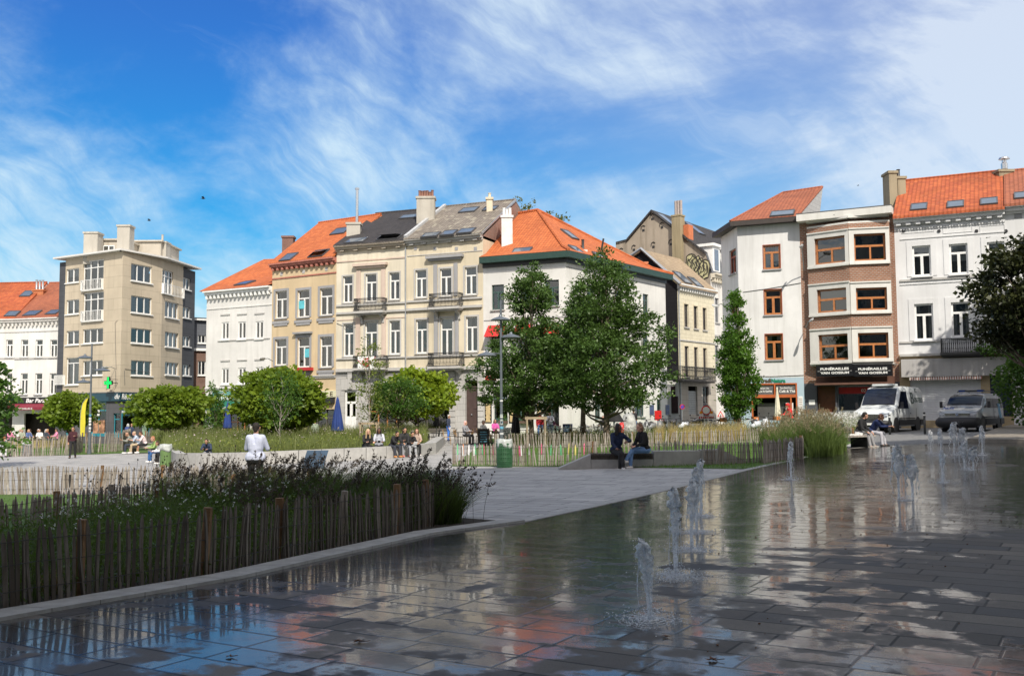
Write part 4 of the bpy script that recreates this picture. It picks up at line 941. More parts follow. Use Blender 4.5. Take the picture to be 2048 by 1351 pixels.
# ---- two cream houses sharing a row ----------------------------------
def cream_pair():
    w6 = Wall(672,74,813,71.9); w7 = Wall(813,71.9,967,69.5)
    # left
    w = w6; r = B_('townhouse', w, 'cream townhouse with black slate roof and protest banner on its balcony', 'house'); ops = []; zt = w.hit(740,497)[1]
    wins(r, w, [(686,552,705,605),(731,548,753,603),(779,545,799,599),(687,647,707,712),(730,643,754,716),(779,641,800,708)], 'T', ops=ops, sur=STONE2, surt=.11, sillm=STONE2)
    for i in (1,4):
        o = ops[i]; f = MB(); w.box(f, o[0]-.75,o[0]-.4,o[2],o[3]+.35,.002,.07); f.build('pilaster', plaster('pinkish stone', (.62,.50,.42), .3), r); f = MB(); w.box(f, o[1]+.4,o[1]+.75,o[2],o[3]+.35,.002,.07)
        if i == 1: w.box(f, o[0]-.95,o[1]+.95,o[3]+.6,o[3]+.8,.002,.35); w.box(f, o[0]-.8,o[1]+.8,o[3]+.45,o[3]+.6,.002,.22)
        f.build('pilaster', plaster('pinkish stone', (.62,.50,.42), .3), r)
    door = w.rect(689,780,713,862); ops.append(door); s1, f1 = shopbox(r, w, 736,790,808,862, WOODO, 4, .3, .55); ops.append(s1)
    m = MB(); zb = w.hit(740,742)[1]; wallmesh(m, w, zb, zt, ops[:6]); shell(m, [w], -2, zt, 11); m.build('wall', W_CREAM, r); m = MB(); wallmesh(m, w, -2, zb, ops[6:]); m.build('ground_floor_wall', RUST, r)
    b = MB(); backing(b, w, -2, zt); b.build('interior', INTM, r); d = window(r, w, door, 'T', WHITEP, fw=.13, name='door', curtain=.99)
    a,b2,c,e = door; f = MB(); w.box(f, a+.12,b2-.12,c,c+1.1,-.17,-.12); f.build('door_panel', WHITEP, d)
    f = MB(); w.box(f, a-.25,b2+.25,e+.02,e+.75,.002,.06); w.box(f,(a+b2)/2-.18,(a+b2)/2+.18,e+.1,e+1.3,.002,.16); f.build('keystone', STONE2, r)
    cornice(r, w, zt-.1, plaster('cornice stone', (.50,.44,.36), .5), ((0,.14,.14),(.14,.3,.34),(.3,.42,.5)), (1.0,.34,.0,.12,.26))
    for y in (611,): band(r, w, 674,612,812,604,.14,.12,STONE2)
    band(r, w, 674,627,812,620,.16,.14,STONE2); band(r, w, 674,719,812,712,.12,.12,STONE2); band(r, w, 674,741,812,737,.22,.22,STONE2); band(r, w, 674,524,812,514,.10,.06,plaster('pinkish stone', (.62,.50,.42), .3)); band(r, w, 674,640,812,634,.07,.04,plaster('pinkish stone', (.62,.50,.42), .3))
    balcony(r, w, 708,596,765,621, .7, STONE2); bal = balcony(r, w, 706,711,767,735, .8, STONE2)
    a,b2,c,e = w.rect(715,712,748,737,.9); u0, z0 = a, c; bn = thing('protest_banner', w.pt(a,c,.9), 'white balcony banner with red stop emblem, hung on the cream house', 'banner')
    f = MB(); n = 12
    for k in range(n):
        x0 = a+(b2-a)*k/n; x1 = a+(b2-a)*(k+1)/n; y0 = .86+.02*math.sin(k*1.7); y1 = .86+.02*math.sin((k+1)*1.7); f.hexa([w.pt(x0,c,y0+.01),w.pt(x1,c,y1+.01),w.pt(x1,c,y1),w.pt(x0,c,y0),w.pt(x0,e,.87),w.pt(x1,e,.87),w.pt(x1,e,.86),w.pt(x0,e,.86)])
    f.build('cloth', WHITEP, bn); red = simple('red print', (.55,.04,.06), .7, .1); f = MB(); cx = (a+b2)/2+.05; cz = (c+e)/2
    f.prism([w.pt(cx+p*.36, cz+q*.36, .895) for p, q in ((-1,.35),(-.4,.9),(.5,.9),(1,.3),(.8,-.5),(0,-1),(-.85,-.5))], w.n3*.006); f.fixn().build('emblem', red, bn)
    lettering('STOP', w.pt(cx-.3,cz-.02,.905), w.d3, (0,0,1), .6,.24, WHITEP, bn, .02)
    f = MB(); f.tube([w.pt(cx-.7,cz+.2,.9),w.pt(cx-.45,cz-.1,.9)], .02, 4); f.tube([w.pt(cx+.75,cz+.4,.9),w.pt(cx+.4,cz,.9)], .02, 4); f.build('emblem', red, bn)
    zr = P(815,419,78).z; ro, rp = gable_roof(r, w, zt+.35, w.pt(0,zr,-6), w.pt(w.L,zr,-6), TILE_K, .5, plaster('party wall', (.45,.42,.38), .5), edgem=TILE_K)
    skylight(rp, ro, 713,482,1.6,1.0); skylight(rp, ro, 779,476,1.8,1.0,True); skylight(rp, ro, 820,434,1.6,.9)
    c1 = chimney(ro, 693,444,720,474,75.0, CONCM, .8, 0, down=.5); f = MB(); q = P(714,447,75.4); zt2 = P(713,375,75.4).z; f.tube([(q.x,75.4,q.z-.4),(q.x,75.4,zt2-.15)], .11, 10); f.lathe([(.17,0),(.17,.1),(.05,.16)], (q.x,75.4,zt2-.15), 10); f.build('flue', simple('stainless steel', (.62,.63,.64), .25, .05, metal=.9), c1, smooth=True)
    c2 = chimney(ro, 833,392,869,455,74.6, CONCM, 1.0, 6, simple('brown pot', (.22,.11,.08), .8), .45, down=1)
    downpipe(r, w, w.L-.05, -1, zt); cab(r, w, [(674,646),(700,657),(728,648)]); cab(r, w, [(674,745),(740,742),(810,741)], .26)
    # right
    w = w7; r = B_('townhouse', w, 'beige townhouse with mossy grey tiled roof and two iron balconies', 'house'); ops = []; zt = w.hit(890,483)[1]
    wins(r, w, [(831,540,853,595),(880,537,903,592),(930,534,953,589),(832,639,854,706),(881,636,905,711),(932,633,955,703)], 'T', ops=ops, sur=STONE2, surt=.13, sillm=STONE2)
    for i in (1,4):
        o = ops[i]; f = MB(); w.box(f, o[0]-.5,o[0]-.2,o[2],o[3]+.35,.002,.07); f.build('pilaster', STONE, r); f = MB(); w.box(f, o[1]+.2,o[1]+.5,o[2],o[3]+.35,.002,.07)
        if i == 1: w.box(f, o[0]-1.0,o[1]+1.0,o[3]+.75,o[3]+.95,.002,.38); w.box(f, o[0]-.85,o[1]+.85,o[3]+.6,o[3]+.75,.002,.24)
        f.build('pilaster', STONE, r)
    door = w.rect(930,760,958,866); ops.append(door); s1, f1 = shopbox(r, w, 826,772,900,866, simple('dark shop frame', (.05,.06,.05), .5), 3, .35, .8); ops.append(s1)
    m = MB(); zb = w.hit(890,738)[1]; wallmesh(m, w, zb, zt, ops[:6]); shell(m, [w], -2, zt, 11); m.build('wall', W_BEIGE, r); m = MB(); wallmesh(m, w, -2, zb, ops[6:], dep=.35); m.build('ground_floor_wall', RUST, r)
    b = MB(); backing(b, w, -2, zt); b.build('interior', INTM, r)
    a,b2,c,e = door; f = MB(); w.box(f, a,b2,c,c+3.3,-.34,-.26); zz = c+3.3
    for (p, q) in ((c+.5,c+1.5),(c+1.7,c+3.1)): w.box(f, a+.5,b2-.12,p,q,-.26,-.23)
    w.box(f, a,b2,zz-.1,zz,-.26,-.2); dd = f.build('door', simple('brown painted door', (.075,.05,.045), .45), r); MB().poly(w.pt(a,zz,-.28),w.pt(b2,zz,-.28),w.pt(b2,e,-.28),w.pt(a,e,-.28)).build('pane', GLASS, dd); MB().ball(w.pt(a+.42,c+1.3,-.2),.05).build('handle', ZINC, dd)
    cornice(r, w, zt-.1, STONE2, ((0,.14,.14),(.14,.3,.34),(.3,.42,.5)), (1.0,.34,.0,.12,.26))
    band(r, w, 815,604,965,594,.14,.12,STONE2); band(r, w, 815,620,965,611,.18,.18,STONE2); band(r, w, 815,716,965,707,.12,.12,STONE2); band(r, w, 815,738,965,735,.24,.24,STONE2); band(r, w, 815,513,965,500,.06,.04,STONE2)
    balcony(r, w, 858,586,917,613, .75, STONE2); balcony(r, w, 856,705,919,732, .8, STONE2)
    for px in (820,905,962): 
        u,_ = w.hit(px,790); f = MB(); k = -1.0
        while k < zb-.4: w.box(f, u-.22,u+.22,k,k+.36,.001,.09); k += .4
        f.build('rusticated_pilaster', STONE2, r)
    for px in (831,870,913,951): u,z = w.hit(px,497); f = MB(); w.box(f, u-.12,u+.12,z-.12,z+.12,.002,.03); f.build('vent_plate', STONE, r)
    for px in (688,724,760,797): u,z = w6.hit(px,511); f = MB(); w6.box(f, u-.11,u+.11,z-.11,z+.11,.002,.03)
    zr = P(960,403,75.5).z; GB = brickmat('old red brick', (.22,.10,.07), (.30,.14,.10), (.32,.29,.26))
    ro, rp = gable_roof(r, w, zt+.35, w.pt(0,zr,-6), w.pt(w.L,zr,-6), TILE_G, .5, GB)
    f = MB(); f.tube([w.pt(w.L+.02,zt+.3,.3), w.pt(w.L+.02,zr,-6)], .09, 4); f.build('verge', ZINC, r); f = MB(); f.tube([w.pt(.1,zt+.5,.4), w.pt(.1,zr+.12,-6)], .16, 4); f.build('verge', simple('lead flashing', (.45,.46,.47), .6), r)
    for (x, y, ww, hh) in ((862,471,1.3,.9),(898,467,1.1,1.0),(933,463,1.2,1.0),(938,421,1.4,1.1),(981,418,1.1,.9)): skylight(rp, ro, x, y, ww, hh)
    chimney(ro, 973,394,985,404,73.5, W_BEIGE, .5, 1, W_BEIGE, .35, down=1)
    chimney(ro, 1003,430,1025,470,70.2, simple('white painted chimney', (.72,.72,.70), .7, dirt=.3), 1.0, 3, WHITEP, .55, down=1.6)
CONCM = plaster('chimney concrete', (.40,.36,.29), .7)
cream_pair()
# ---- white corner restaurant with orange pyramid roof -----------------
def corner_restaurant():
    wf = Wall(967,69.5,1133,67); ws = Wall(1133,67,1333,78.7); r = B_('corner_building', wf, 'white corner restaurant with green eaves under a bright orange hipped roof', u=1)
    zt = wf.hit(1050,522)[1]; of, os_ = [], []
    FR = simple('dark green window frame', (.05,.09,.08), .4)
    wins(r, wf, [(983.5,569,1008,619),(1038,564,1062,615),(1090,559.5,1118,611),(983,664,1007,724),(1038,660,1062,721),(1090,656,1116,718)], 'T', FR, ops=of, sillm=STONE2, curtain=.95)
    wins(r, ws, [(1175,570,1190,618),(1232,580,1245,624),(1286,588,1297,629),(1175,660,1190,716),(1232,662,1245,714),(1286,665,1297,712)], 'T', FR, ops=os_, sillm=STONE2, curtain=.95)
    for x0, x1, y0, y1 in ((987,1015,772,846),(1018,1062,772,846),(1085,1118,772,862)): o, fo = shopbox(r, wf, x0,y0,x1,y1, FR, 2, .25, .6); of.append(o)
    for x0, x1, y0, y1 in ((1190,1202,788,838),(1226,1233,790,850),(1270,1289,795,832),(1314,1322,798,850)):
        o = ws.rect(x0,y0,x1,y1); os_.append(o); window(r, ws, o, '2', FR, sill=.12, sillm=STONE2)
    m = MB(); wallmesh(m, wf, -2, zt, of); wallmesh(m, ws, -2, zt, os_); A, C, D = wf.A, ws.B, wf.A-wf.n*15; D2 = ws.B + Vector((-9,3)); D = wf.A - wf.n*14
    q = lambda p, z: (p.x,p.y,z); m.poly(q(C,-2),q(D2,-2),q(D2,zt),q(C,zt)); m.poly(q(D2,-2),q(D,-2),q(D,zt),q(D2,zt)); m.poly(q(D,-2),q(A,-2),q(A,zt),q(D,zt)); m.build('wall', W_WHITE, r)
    b = MB(); backing(b, wf, -2, zt, 0, wf.L-1.5); backing(b, ws, -2, zt, 1.5); b.build('interior', INTM, r)
    GE = simple('dark green eaves', (.025,.06,.05), .5)
    ov = .55; e0 = wf.pt(-.05,0,ov); e2 = ws.pt(ws.L+.3,0,ov)
    # corner point of the offset lines
    import mathutils
    x = mathutils.geometry.intersect_line_line_2d(wf.A+wf.n*ov-wf.d*50, wf.A+wf.n*ov+wf.d*50, ws.A+ws.n*ov-ws.d*50, ws.A+ws.n*ov+ws.d*50); e1 = Vector((x[0],x[1],0))
    outer = [e0,e1,e2,Vector((D2.x,D2.y,0)),Vector((D.x,D.y,0))]
    f = MB(); f.prism([Vector((p.x,p.y,zt+.0)) for p in outer], (0,0,.42)); f.fixn().build('eaves', GE, r)
    f = MB(); f.prism([Vector((p.x,p.y,zt-.28)) for p in [wf.pt(0,0,.12),ws.pt(0,0,.12)+wf.n3*.1,ws.pt(ws.L,0,.12),ws.pt(ws.L,0,-.0),ws.pt(0,0,0),wf.pt(0,0,0)]], (0,0,.28)); f.fixn().build('frieze', BLACKF, r)
    Y = 74.0; ap = P(1075,421,Y); rl = P(1037,423,Y+1.2); rl.z = ap.z; ze = zt+.44
    E = [Vector((p.x,p.y,ze)) for p in outer]
    # slopes with a flared foot
    def fl(a, top, k=.16): p = a.lerp(top, k); p.z = a.z+(top.z-a.z)*k*.62; return p
    f = MB(); m0, m1, m2 = fl(E[0],rl), fl(E[1],ap), fl(E[2],ap)
    f.poly(E[0],E[1],m1,m0); f.poly(m0,m1,ap,rl); f.poly(E[1],E[2],m2,m1); f.poly(m1,m2,ap); f.poly(E[2],E[3],ap,m2); f.poly(E[3],E[4],rl,ap); f.poly(E[4],E[0],m0,rl)
    ro = f.fixn().build('roof', TILE_O, r); hp = MB(); hp.tube([E[1]+Vector((0,0,.05)),m1+Vector((0,0,.05)),ap+Vector((0,0,.06))], .11, 6); hp.tube([E[2]+Vector((0,0,.05)),m2,ap+Vector((0,0,.06))], .11, 6); hp.tube([ap+Vector((0,0,.06)),rl+Vector((0,0,.06))], .11, 6); hp.build('ridge_tiles', TILE_O, ro)
    rp = RoofP(m0,m1,ap); rs = RoofP(m1,m2,ap)
    skylight(rp, ro, 1043,504,1.4,1.0); skylight(rs, ro, 1139,470,1.0,1.3); skylight(rs, ro, 1153,501,1.0,1.1); skylight(rs, ro, 1197,512,1.0,.8)
    chimney(ro, 1160,499,1173,514,70.3, W_GREYW, .6, 1, BLACKF, .7, down=.8); chimney(ro, 1198,503,1206,514,72.5, BLACKF, .3, 0, down=.8)
    f = MB(); q1 = P(1203,500,72.6); q2 = P(1207,477,72.6); f.tube([q1,q2], .07, 8); f.build('flue', BLACKF, ro)
    for w, xs in ((wf,(967,1133)),): band(r, wf, 968,545,1133,535,.05,.02,STONE); band(r, wf, 968,640,1133,634,.06,.03,STONE)
    band(r, ws, 1133,533,1333,575,.05,.02,STONE); band(r, ws, 1133,634,1333,660,.06,.03,STONE)
    RED = simple('red awning cloth', (.55,.03,.03), .8)
    for bx in ((977,650,1010,674),(1034,648,1066,670),(1086,646,1119,668)):
        a,b2,c,e = wf.rect(*bx); f = MB(); f.add([wf.pt(a,e,.03),wf.pt(b2,e,.03),wf.pt(b2,c,.8),wf.pt(a,c,.8),wf.pt(a,c,.03),wf.pt(b2,c,.03)],[(3,2,1,0),(0,4,3),(1,2,5)]); f.build('awning', RED, r)
    s_, bb = signboard(r, wf, 974,752,992,759, RED, .3)
    f = MB(); u, z = wf.hit(963,742,.5)
    for k, (x0, x1) in enumerate(((970,983.5),(1018.5,1029),(1074,1083))):
        a,b2,c,e = wf.rect(x0,805,x1,845); g = MB(); wf.box(g, a,b2,c,e,.003,.05); mbd = g.build('menu_board', simple('blackboard', (.02,.02,.02), .7), r); g = MB(); n = 22
        for i in range(n): z0 = c+.06+(e-c-.12)*i/n; w_ = (b2-a)*random.uniform(.5,.8); mid = (a+b2)/2; wf.box(g, mid-w_/2, mid+w_/2, z0, z0+.055, .05,.056)
        g.build('menu_lines', simple('gold lettering', (.55,.42,.22), .6), mbd)
    a,b2,c,e = wf.rect(985,794,1014,798); f = MB(); wf.box(f,a,b2,c,e,.003,.08); f.build('sign', simple('pale blue sign', (.35,.42,.6)), r)
    for x0,x1,y in ((1000,1016,846),(1038,1062,846)): a,b2,c,e = wf.rect(x0,y-5,x1,y); f = MB(); wf.box(f,a,b2,c,e,.005,.3); pb = f.build('planter_box', simple('planter brown', (.12,.08,.06), .8), r); foliage_box('plants', pb, wf, a,b2,e,e+.3,.0,.3)
    for x0, x1 in ((1299,1307),(1331,1338)): a,b2,c,e = ws.rect(x0,809,x1,829); f = MB(); ws.box(f,a,b2,c,e,.003,.05); f.build('poster', simple('dark blue poster', (.06,.08,.16), .5, .5, 3), r)
def foliage_box(name, parent, w, a, b, z0, z1, d0, d1):
    n = 160; pts = []
    for _ in range(n): pts.append(w.pt(random.uniform(a,b), random.uniform(z0,z1), random.uniform(d0,d1)))
    return leaves(name, np.array([tuple(p) for p in pts]), .09, LEAF_MID, parent)
corner_restaurant()
def street_house():
    """cream house down the side street with a black slate gable"""
    w = Wall(1357,81,1430,86.2); A = w.A; back = Vector((-5,3.6)).normalized(); dz = 9.5
    r = B_('street_house', w, 'cream three-window house with black clad gable in the side street', 'house'); zt = w.hit(1393,582)[1]; ops = []
    BF = simple('dark brown window frame', (.09,.08,.08), .5)
    wins(r, w, [(1368,608,1377,654),(1387,612,1395.5,657),(1405,615.6,1413,660),(1369,692,1377.5,752),(1388,694,1396,753),(1406,696,1413.6,754)], '2', BF, ops=ops, sur=W_BEIGE, surt=.1, fw=.06, sillm=STONE2, curtain=.9)
    sh = w.rect(1377,772,1395,828); dr = w.rect(1406,772,1418,834); ops += [sh, dr]; zb = w.hit(1393,762)[1]
    m = MB(); wallmesh(m, w, zb, zt, ops[:6]); 
    GW = plaster('pale yellow brick render', (.72,.66,.50), .15, line=.32); m.build('wall', GW, r)
    m = MB(); wallmesh(m, w, -2, zb, ops[6:]); m.build('ground_floor_wall', plaster('stone courses', (.48,.44,.38), .3, line=.45), r)
    a,b,c,d = sh; f = MB(); k = c
    while k < d-.5: w.box(f, a,b,k,k+.13,-.16,-.12); k += .15
    f.build('roller_shutter', simple('grey shutter', (.33,.34,.33), .5), r); window(r, w, [dr[0],dr[1],dr[3]-1.5,dr[3]], '2', BF, sill=None, curtain=.99); f = MB(); w.box(f, dr[0],dr[1],dr[2],dr[3]-1.5,-.18,-.1); f.build('door', simple('black door', (.03,.025,.025), .4), r)
    # gable wall: apex from the photo
    wg = Wall.pts(A+back*dz, A); apx = wg.hit(1285,500); u_ap, z_ap = apx
    m = MB(); m.poly(wg.pt(0,zb), wg.pt(wg.L,zb), wg.pt(wg.L,zt+.2), wg.pt(u_ap,z_ap), wg.pt(0,zt+.2)); m.build('gable', plaster('black gable cladding', (.018,.017,.020), .1, line=.3), r)
    m = MB(); q1 = wg.pt(0,-2); m.poly(wg.pt(0,-2), wg.pt(wg.L,-2), wg.pt(wg.L,zb), wg.pt(0,zb)); B2 = w.B+back*dz; m.poly((w.B.x,w.B.y,-2),(B2.x,B2.y,-2),(B2.x,B2.y,zt),(w.B.x,w.B.y,zt)); m.build('side_wall', W_WHITE, r)
    bk = MB(); backing(bk, w, -2, zt); bk.build('interior', INTM, r)
    ra = wg.pt(u_ap, z_ap+.05, .25); rb = ra + Vector((w.d.x,w.d.y,0))*w.L*1.02
    e0 = w.pt(-.25,zt+.2,.4); e1 = w.pt(w.L,zt+.2,.4); rp = RoofP(e0,e1,rb); f = MB()
    bl = wg.pt(0,zt+.2,.25); br = bl+Vector((w.d.x,w.d.y,0))*w.L
    for q in ([e0,e1,rb,ra],[ra,rb,br,bl]): f.prism([Vector(p) for p in q],(0,0,-.14))
    ro = f.fixn().build('roof', TILE_T, r); skylight(rp, ro, 1364,556,1.3,1.6); skylight(rp, ro, 1390,565,1.2,1.3)
    f = MB(); f.tube([e0+Vector((0,0,.05)), ra+Vector((0,0,.05)), bl+Vector((0,0,.05))], .13, 6); f.build('verge', ZINC, r); downpipe(r, w, .1, -1, zt)
    chimney(ro, 1290,523,1295,537,80.5, simple('terracotta pipe', (.50,.18,.09), .8), .3, 0, down=3)
    cornice(r, w, zt-.1, WHITEP, ((0,.12,.12),(.12,.3,.3),(.3,.4,.42)), (.4,.14,-.14,.1,.24)); band(r, w, 1357,676,1430,690,.10,.08,STONE2)
    balcony(r, w, 1364,734,1431,758,.85, simple('dark stone slab', (.12,.11,.10), .8), brackets=False)
    # boarded doorway and poster on the white part
    f = MB(); a,b,c,d = wg.rect(1343,772,1351,826); wg.box(f,a,b,c,d,.003,.06); a,b,c,d = wg.rect(1344,792,1357,826); wg.box(f,a,b,c,d,.065,.1); f.build('door', simple('dark boarded door', (.04,.02,.02), .6), r)
street_house()
def gable_giant():
    A = P(1448,700,87.3); A = Vector((A.x,A.y)); back = Vector((-5,3.9)).normalized(); wg = Wall.pts(A+back*13.5, A)
    r = thing('tall_house', (A.x,A.y,gz(A.x,A.y)), 'tall house behind, bare grey rendered gable with graffiti, black roof', 'house')
    pts = [wg.hit(*p) for p in ((1231.5,486),(1255,480),(1304,422),(1349,453),(1412,507),(1421,560))]; uR = wg.hit(1421,560)[0]
    G_ = plaster('old grey gable render', (.40,.34,.27), .75)
    m = MB(); m.add([wg.pt(u,z) for u, z in pts]+[wg.pt(uR,-2), wg.pt(pts[0][0],-2)], [tuple(range(8))]); d = w_dir = (Vector((3.6,5)).normalized()); m.build('gable', G_, r)
    D3 = Vector((d.x,d.y,0)); wf = Wall.pts(wg.A+wg.d*uR, wg.A+wg.d*uR+d*14)
    zt = wf.hit(1436,560)[1]; ops = []; wins(r, wf, [(1430,596,1438,645),(1430,690,1438,745)], '2', simple('grey frame', (.25,.26,.28)), ops=ops, sillm=STONE2, curtain=.9)
    m = MB(); wallmesh(m, wf, -2, zt, ops); m.build('wall', W_GREYW, r); bk = MB(); backing(bk, wf, -2, zt); bk.build('interior', INTM, r)
    cornice(r, wf, zt-.1, W_CREAM, ((0,.15,.15),(.15,.4,.4),(.4,.55,.6)), (.5,.2,-.2,.12,.36)); band(r, wf, 1422,668,1450,674,.15,.1,STONE2)
    ap = wg.pt(*pts[2]); l1 = wg.pt(*pts[1]); r1 = wg.pt(*pts[4]); r2 = wg.pt(uR,zt+.45,0); f = MB(); V = D3*14; up = Vector((0,0,.12)); ou = -D3*.2
    for a, b in ((l1,ap),(ap,r1)): f.prism([a+ou+up, b+ou+up, b+V+up, a+V+up], (0,0,-.22))
    ro = f.fixn().build('roof', TILE_K, r); f = MB(); f.prism([r1+ou*.2+up*.4, r2+Vector((wf.n.x,wf.n.y,0))*.2, r2+V+Vector((wf.n.x,wf.n.y,0))*.2, r1+V], (0,0,-.1)); f.fixn().build('mansard', plaster('slate mansard', (.14,.15,.17), .2, line=.3), r)
    f = MB(); f.prism([wg.pt(*pts[0])+up, l1+up, l1+V+up, wg.pt(*pts[0])+V+up],(0,0,-.3)); f.fixn().build('flat_roof', BLACKF, r)
    rp = RoofP(ap+up, ap+V+up, r1+up); skylight(rp, ro, 1334,441,1.5,2.2); skylight(rp, ro, 1388,457,1.6,2.2)
    # dormer
    for k in range(2):
        u = 1.1+k*2.6; f = MB(); wf.box(f, u-.75,u+.75, zt+.5, zt+3.0, -1.6, .12); wf.box(f, u-.95,u+.95, zt+2.95, zt+3.2, -1.8, .3); dm = f.build('dormer', WHITEP, r); f = MB(); wf.box(f, u-.45,u+.45, zt+.8,zt+2.7,.122,.14); f.build('pane', simple('dormer glass', (.16,.19,.24), .08, spec=.8), dm)
    # chimney stack standing on the gable face
    a,b,c,e = wg.rect(1350,434,1367,548); f = MB(); wg.box(f, a,b,c-1.5,e,-.3,.55); wg.box(f,a-.06,b+.06,e,e+.15,-.35,.6); ch = f.build('chimney', plaster('stained chimney render', (.36,.30,.19), .9), r)
    for k in range(3): q = wg.pt(a+(b-a)*(.25+.3*k), e, .1); MB().lathe([(.13,0),(.13,1.5),(.09,1.5)], q, 10).build('chimney_pot', simple('grey pot', (.38,.33,.31), .8), ch, smooth=True)
    a,b,c,e = wg.rect(1367,449,1377,472); f = MB(); wg.box(f, a,b,c-.6,e,-.9,.0); f.build('chimney', simple('orange brick stack', (.50,.16,.07), .8), r)
    # wall ties
    for px, py in ((1305,432),(1287,455),(1324,449),(1268,494),(1307,488),(1342,483),(1243,500)):
        u, z = wg.hit(px, py); f = MB(); f.tube([wg.pt(u-.22,z-.15,.05), wg.pt(u-.2,z+.1,.05), wg.pt(u,z+.2,.05), wg.pt(u+.2,z+.1,.05)], .035, 4); wg.box(f, u-.12,u+.12,z-.35,z-.15,.002,.04); f.build('wall_anchor', BLACKF, r)
    # bubble-letter tag: plain outlined blobs
    gr = MB(); yl = MB(); x0, x1 = 1371, 1414
    a, _ = wg.hit(x0,530); b, _ = wg.hit(x1,540); c = wg.hit(1392,550)[1]; H = 1.9
    for k in range(5):
        u = a+.4+(b-a-.4)*(k+.35)/5; z = c+.15-.18*k; n = 14; lob = [random.uniform(.75,1.15) for _ in range(n)]
        ring = [wg.pt(u+math.cos(2*math.pi*i/n)*.60*lob[i], z+H*.5+math.sin(2*math.pi*i/n)*.92*lob[i], .01) for i in range(n)]
        yl.add([p+wg.n3*.004*k for p in ring], [tuple(range(n))]); gr.tube([p+wg.n3*(.01+.004*k) for p in ring]+[ring[0]+wg.n3*(.01+.004*k)], .05, 4, caps=False)
        gr.tube([wg.pt(u-.25,z+H*.75,.035), wg.pt(u+.1,z+H*.5,.035), wg.pt(u-.15,z+H*.25,.035)], .035, 4); gr.tube([wg.pt(u+.2,z+H*.7,.035), wg.pt(u+.25,z+H*.35,.035)], .03, 4)
    yl.build('graffiti', simple('faded yellow spray', (.50,.47,.27), .9, .3, 3), r); gr.build('graffiti_outline', simple('black spray', (.05,.045,.04), .9), r)
gable_giant()
def shop_house():
    wc = Wall(1447,68.3,1480,64.5); w = Wall(1480,64.5,1606,63.0)
    r = B_('shop_house', w, 'white rendered house with red-brown windows above a light blue snack shop', 'house'); zt = w.hit(1540,449)[1]; ops, oc = [], []
    RB = simple('red brown frame', (.30,.075,.035), .4, .15); OR = WOODO
    for i, bx in enumerate(((1527,490,1560,538),(1529,579,1563,629),(1531,668,1565,719))):
        o = w.rect(*bx); ops.append(o); fo = window(r, w, o, 'T' if i else 'T', WOODO, fw=.10, sill=.10, sillm=STONE, curtain=(.1,.99,.4)[i])
        f = MB(); t = .05; w.box(f, o[0]-t,o[0],o[2],o[3]+t,-.06,.012); w.box(f,o[1],o[1]+t,o[2],o[3]+t,-.06,.012); w.box(f,o[0],o[1],o[3],o[3]+t,-.06,.012); f.build('window_surround', RB, r)
    for bx in ((1459,498.5,1472,547.5),(1461,586,1474,634),(1462,674,1475,720)): o = wc.rect(*bx); oc.append(o); window(r, wc, o, 'T', RB, fw=.09, sill=.1, sillm=STONE)
    zs = w.hit(1540,755)[1]; shop = w.rect(1503,766,1595,840); lb = plaster('light blue shopfront', (.42,.54,.62), .12)
    m = MB(); wallmesh(m, w, zs, zt, ops); wallmesh(m, wc, zs, zt, oc); shell(m, [wc,w], -2, zt, 9); m.build('wall', plaster('bright white render', (.74,.74,.73), .34), r)
    m = MB(); wallmesh(m, w, -2, zs, [shop]); wallmesh(m, wc, -2, zs, []); m.build('shopfront_wall', lb, r)
    b = MB(); backing(b, w, -2, zt, .3, None, -2.2); backing(b, wc, zs, zt, .3); b.build('interior', INTM, r)
    a,b_,c,d = shop; f = MB(); t = .09; zm = w.hit(1550,790)[1]
    for u in (a,(a+b_)*.5,b_-t): w.box(f,u,u+t,c if u != (a+b_)*.5 else zm,d,-.14,.02)
    w.box(f,a,b_,d-t,d,-.14,.022); w.box(f,a,b_,zm-.15,zm+.05,-.14,.024); w.box(f,b_-.45,b_-.36,c,zm,-.14,.02); sf = f.build('shopfront', simple('red orange frame', (.45,.12,.04), .45), r)
    for k, (s1, s2) in enumerate((('La Maison des','Crêpes & Gaufres'),('Sandwiches','Café & Thé'))):
        u0 = a+.12+(b_-a)*.5*k; u1 = u0+(b_-a)*.5-.18; g = MB(); w.box(g,u0,u1,zm+.06,d-.1,-.12,-.06); pn = g.build('sign', simple('grey sign panel', (.12,.12,.12), .5), r); hh = d-.1-zm-.06
        lettering(s1, w.pt(u0+.25,zm+.06+hh*.56,-.055), w.d3,(0,0,1),(u1-u0)*.6,hh*.22,WHITEP,pn,.01); lettering(s2, w.pt(u0+.2,zm+.06+hh*.18,-.055), w.d3,(0,0,1),(u1-u0)*.78,hh*.27,WHITEP,pn,.03)
    wtext(r, w, 'Tradi', 1520,756.5,1542,764.5, simple('dark lettering', (.08,.06,.03)), .03, .03); wtext(r, w, 'Natura', 1543,756.5,1571,764.5, simple('green lettering', (.01,.22,.12)), .03, .04)
    g = MB(); w.box(g, a+.3,a+2.0,c,c+1.1,-.9,-.5); w.box(g,a+1.4,a+2.3,c+1.1,c+1.6,-.9,-.5); g.build('counter', simple('steel counter', (.2,.2,.2), .3, metal=.6), r)
    g = MB(); a2,b2,c2,d2 = w.rect(1597,792,1606,828); w.box(g,a2,b2,c2,d2,.003,.03); mb_ = g.build('menu_board', WHITEP, r); g = MB()
    for k in range(9): w.box(g,a2+.04,b2-.04,c2+.1+k*(d2-c2-.15)/9,c2+.13+k*(d2-c2-.15)/9,.03,.034)
    g.build('menu_lines', simple('brown lettering', (.2,.1,.06)), mb_)
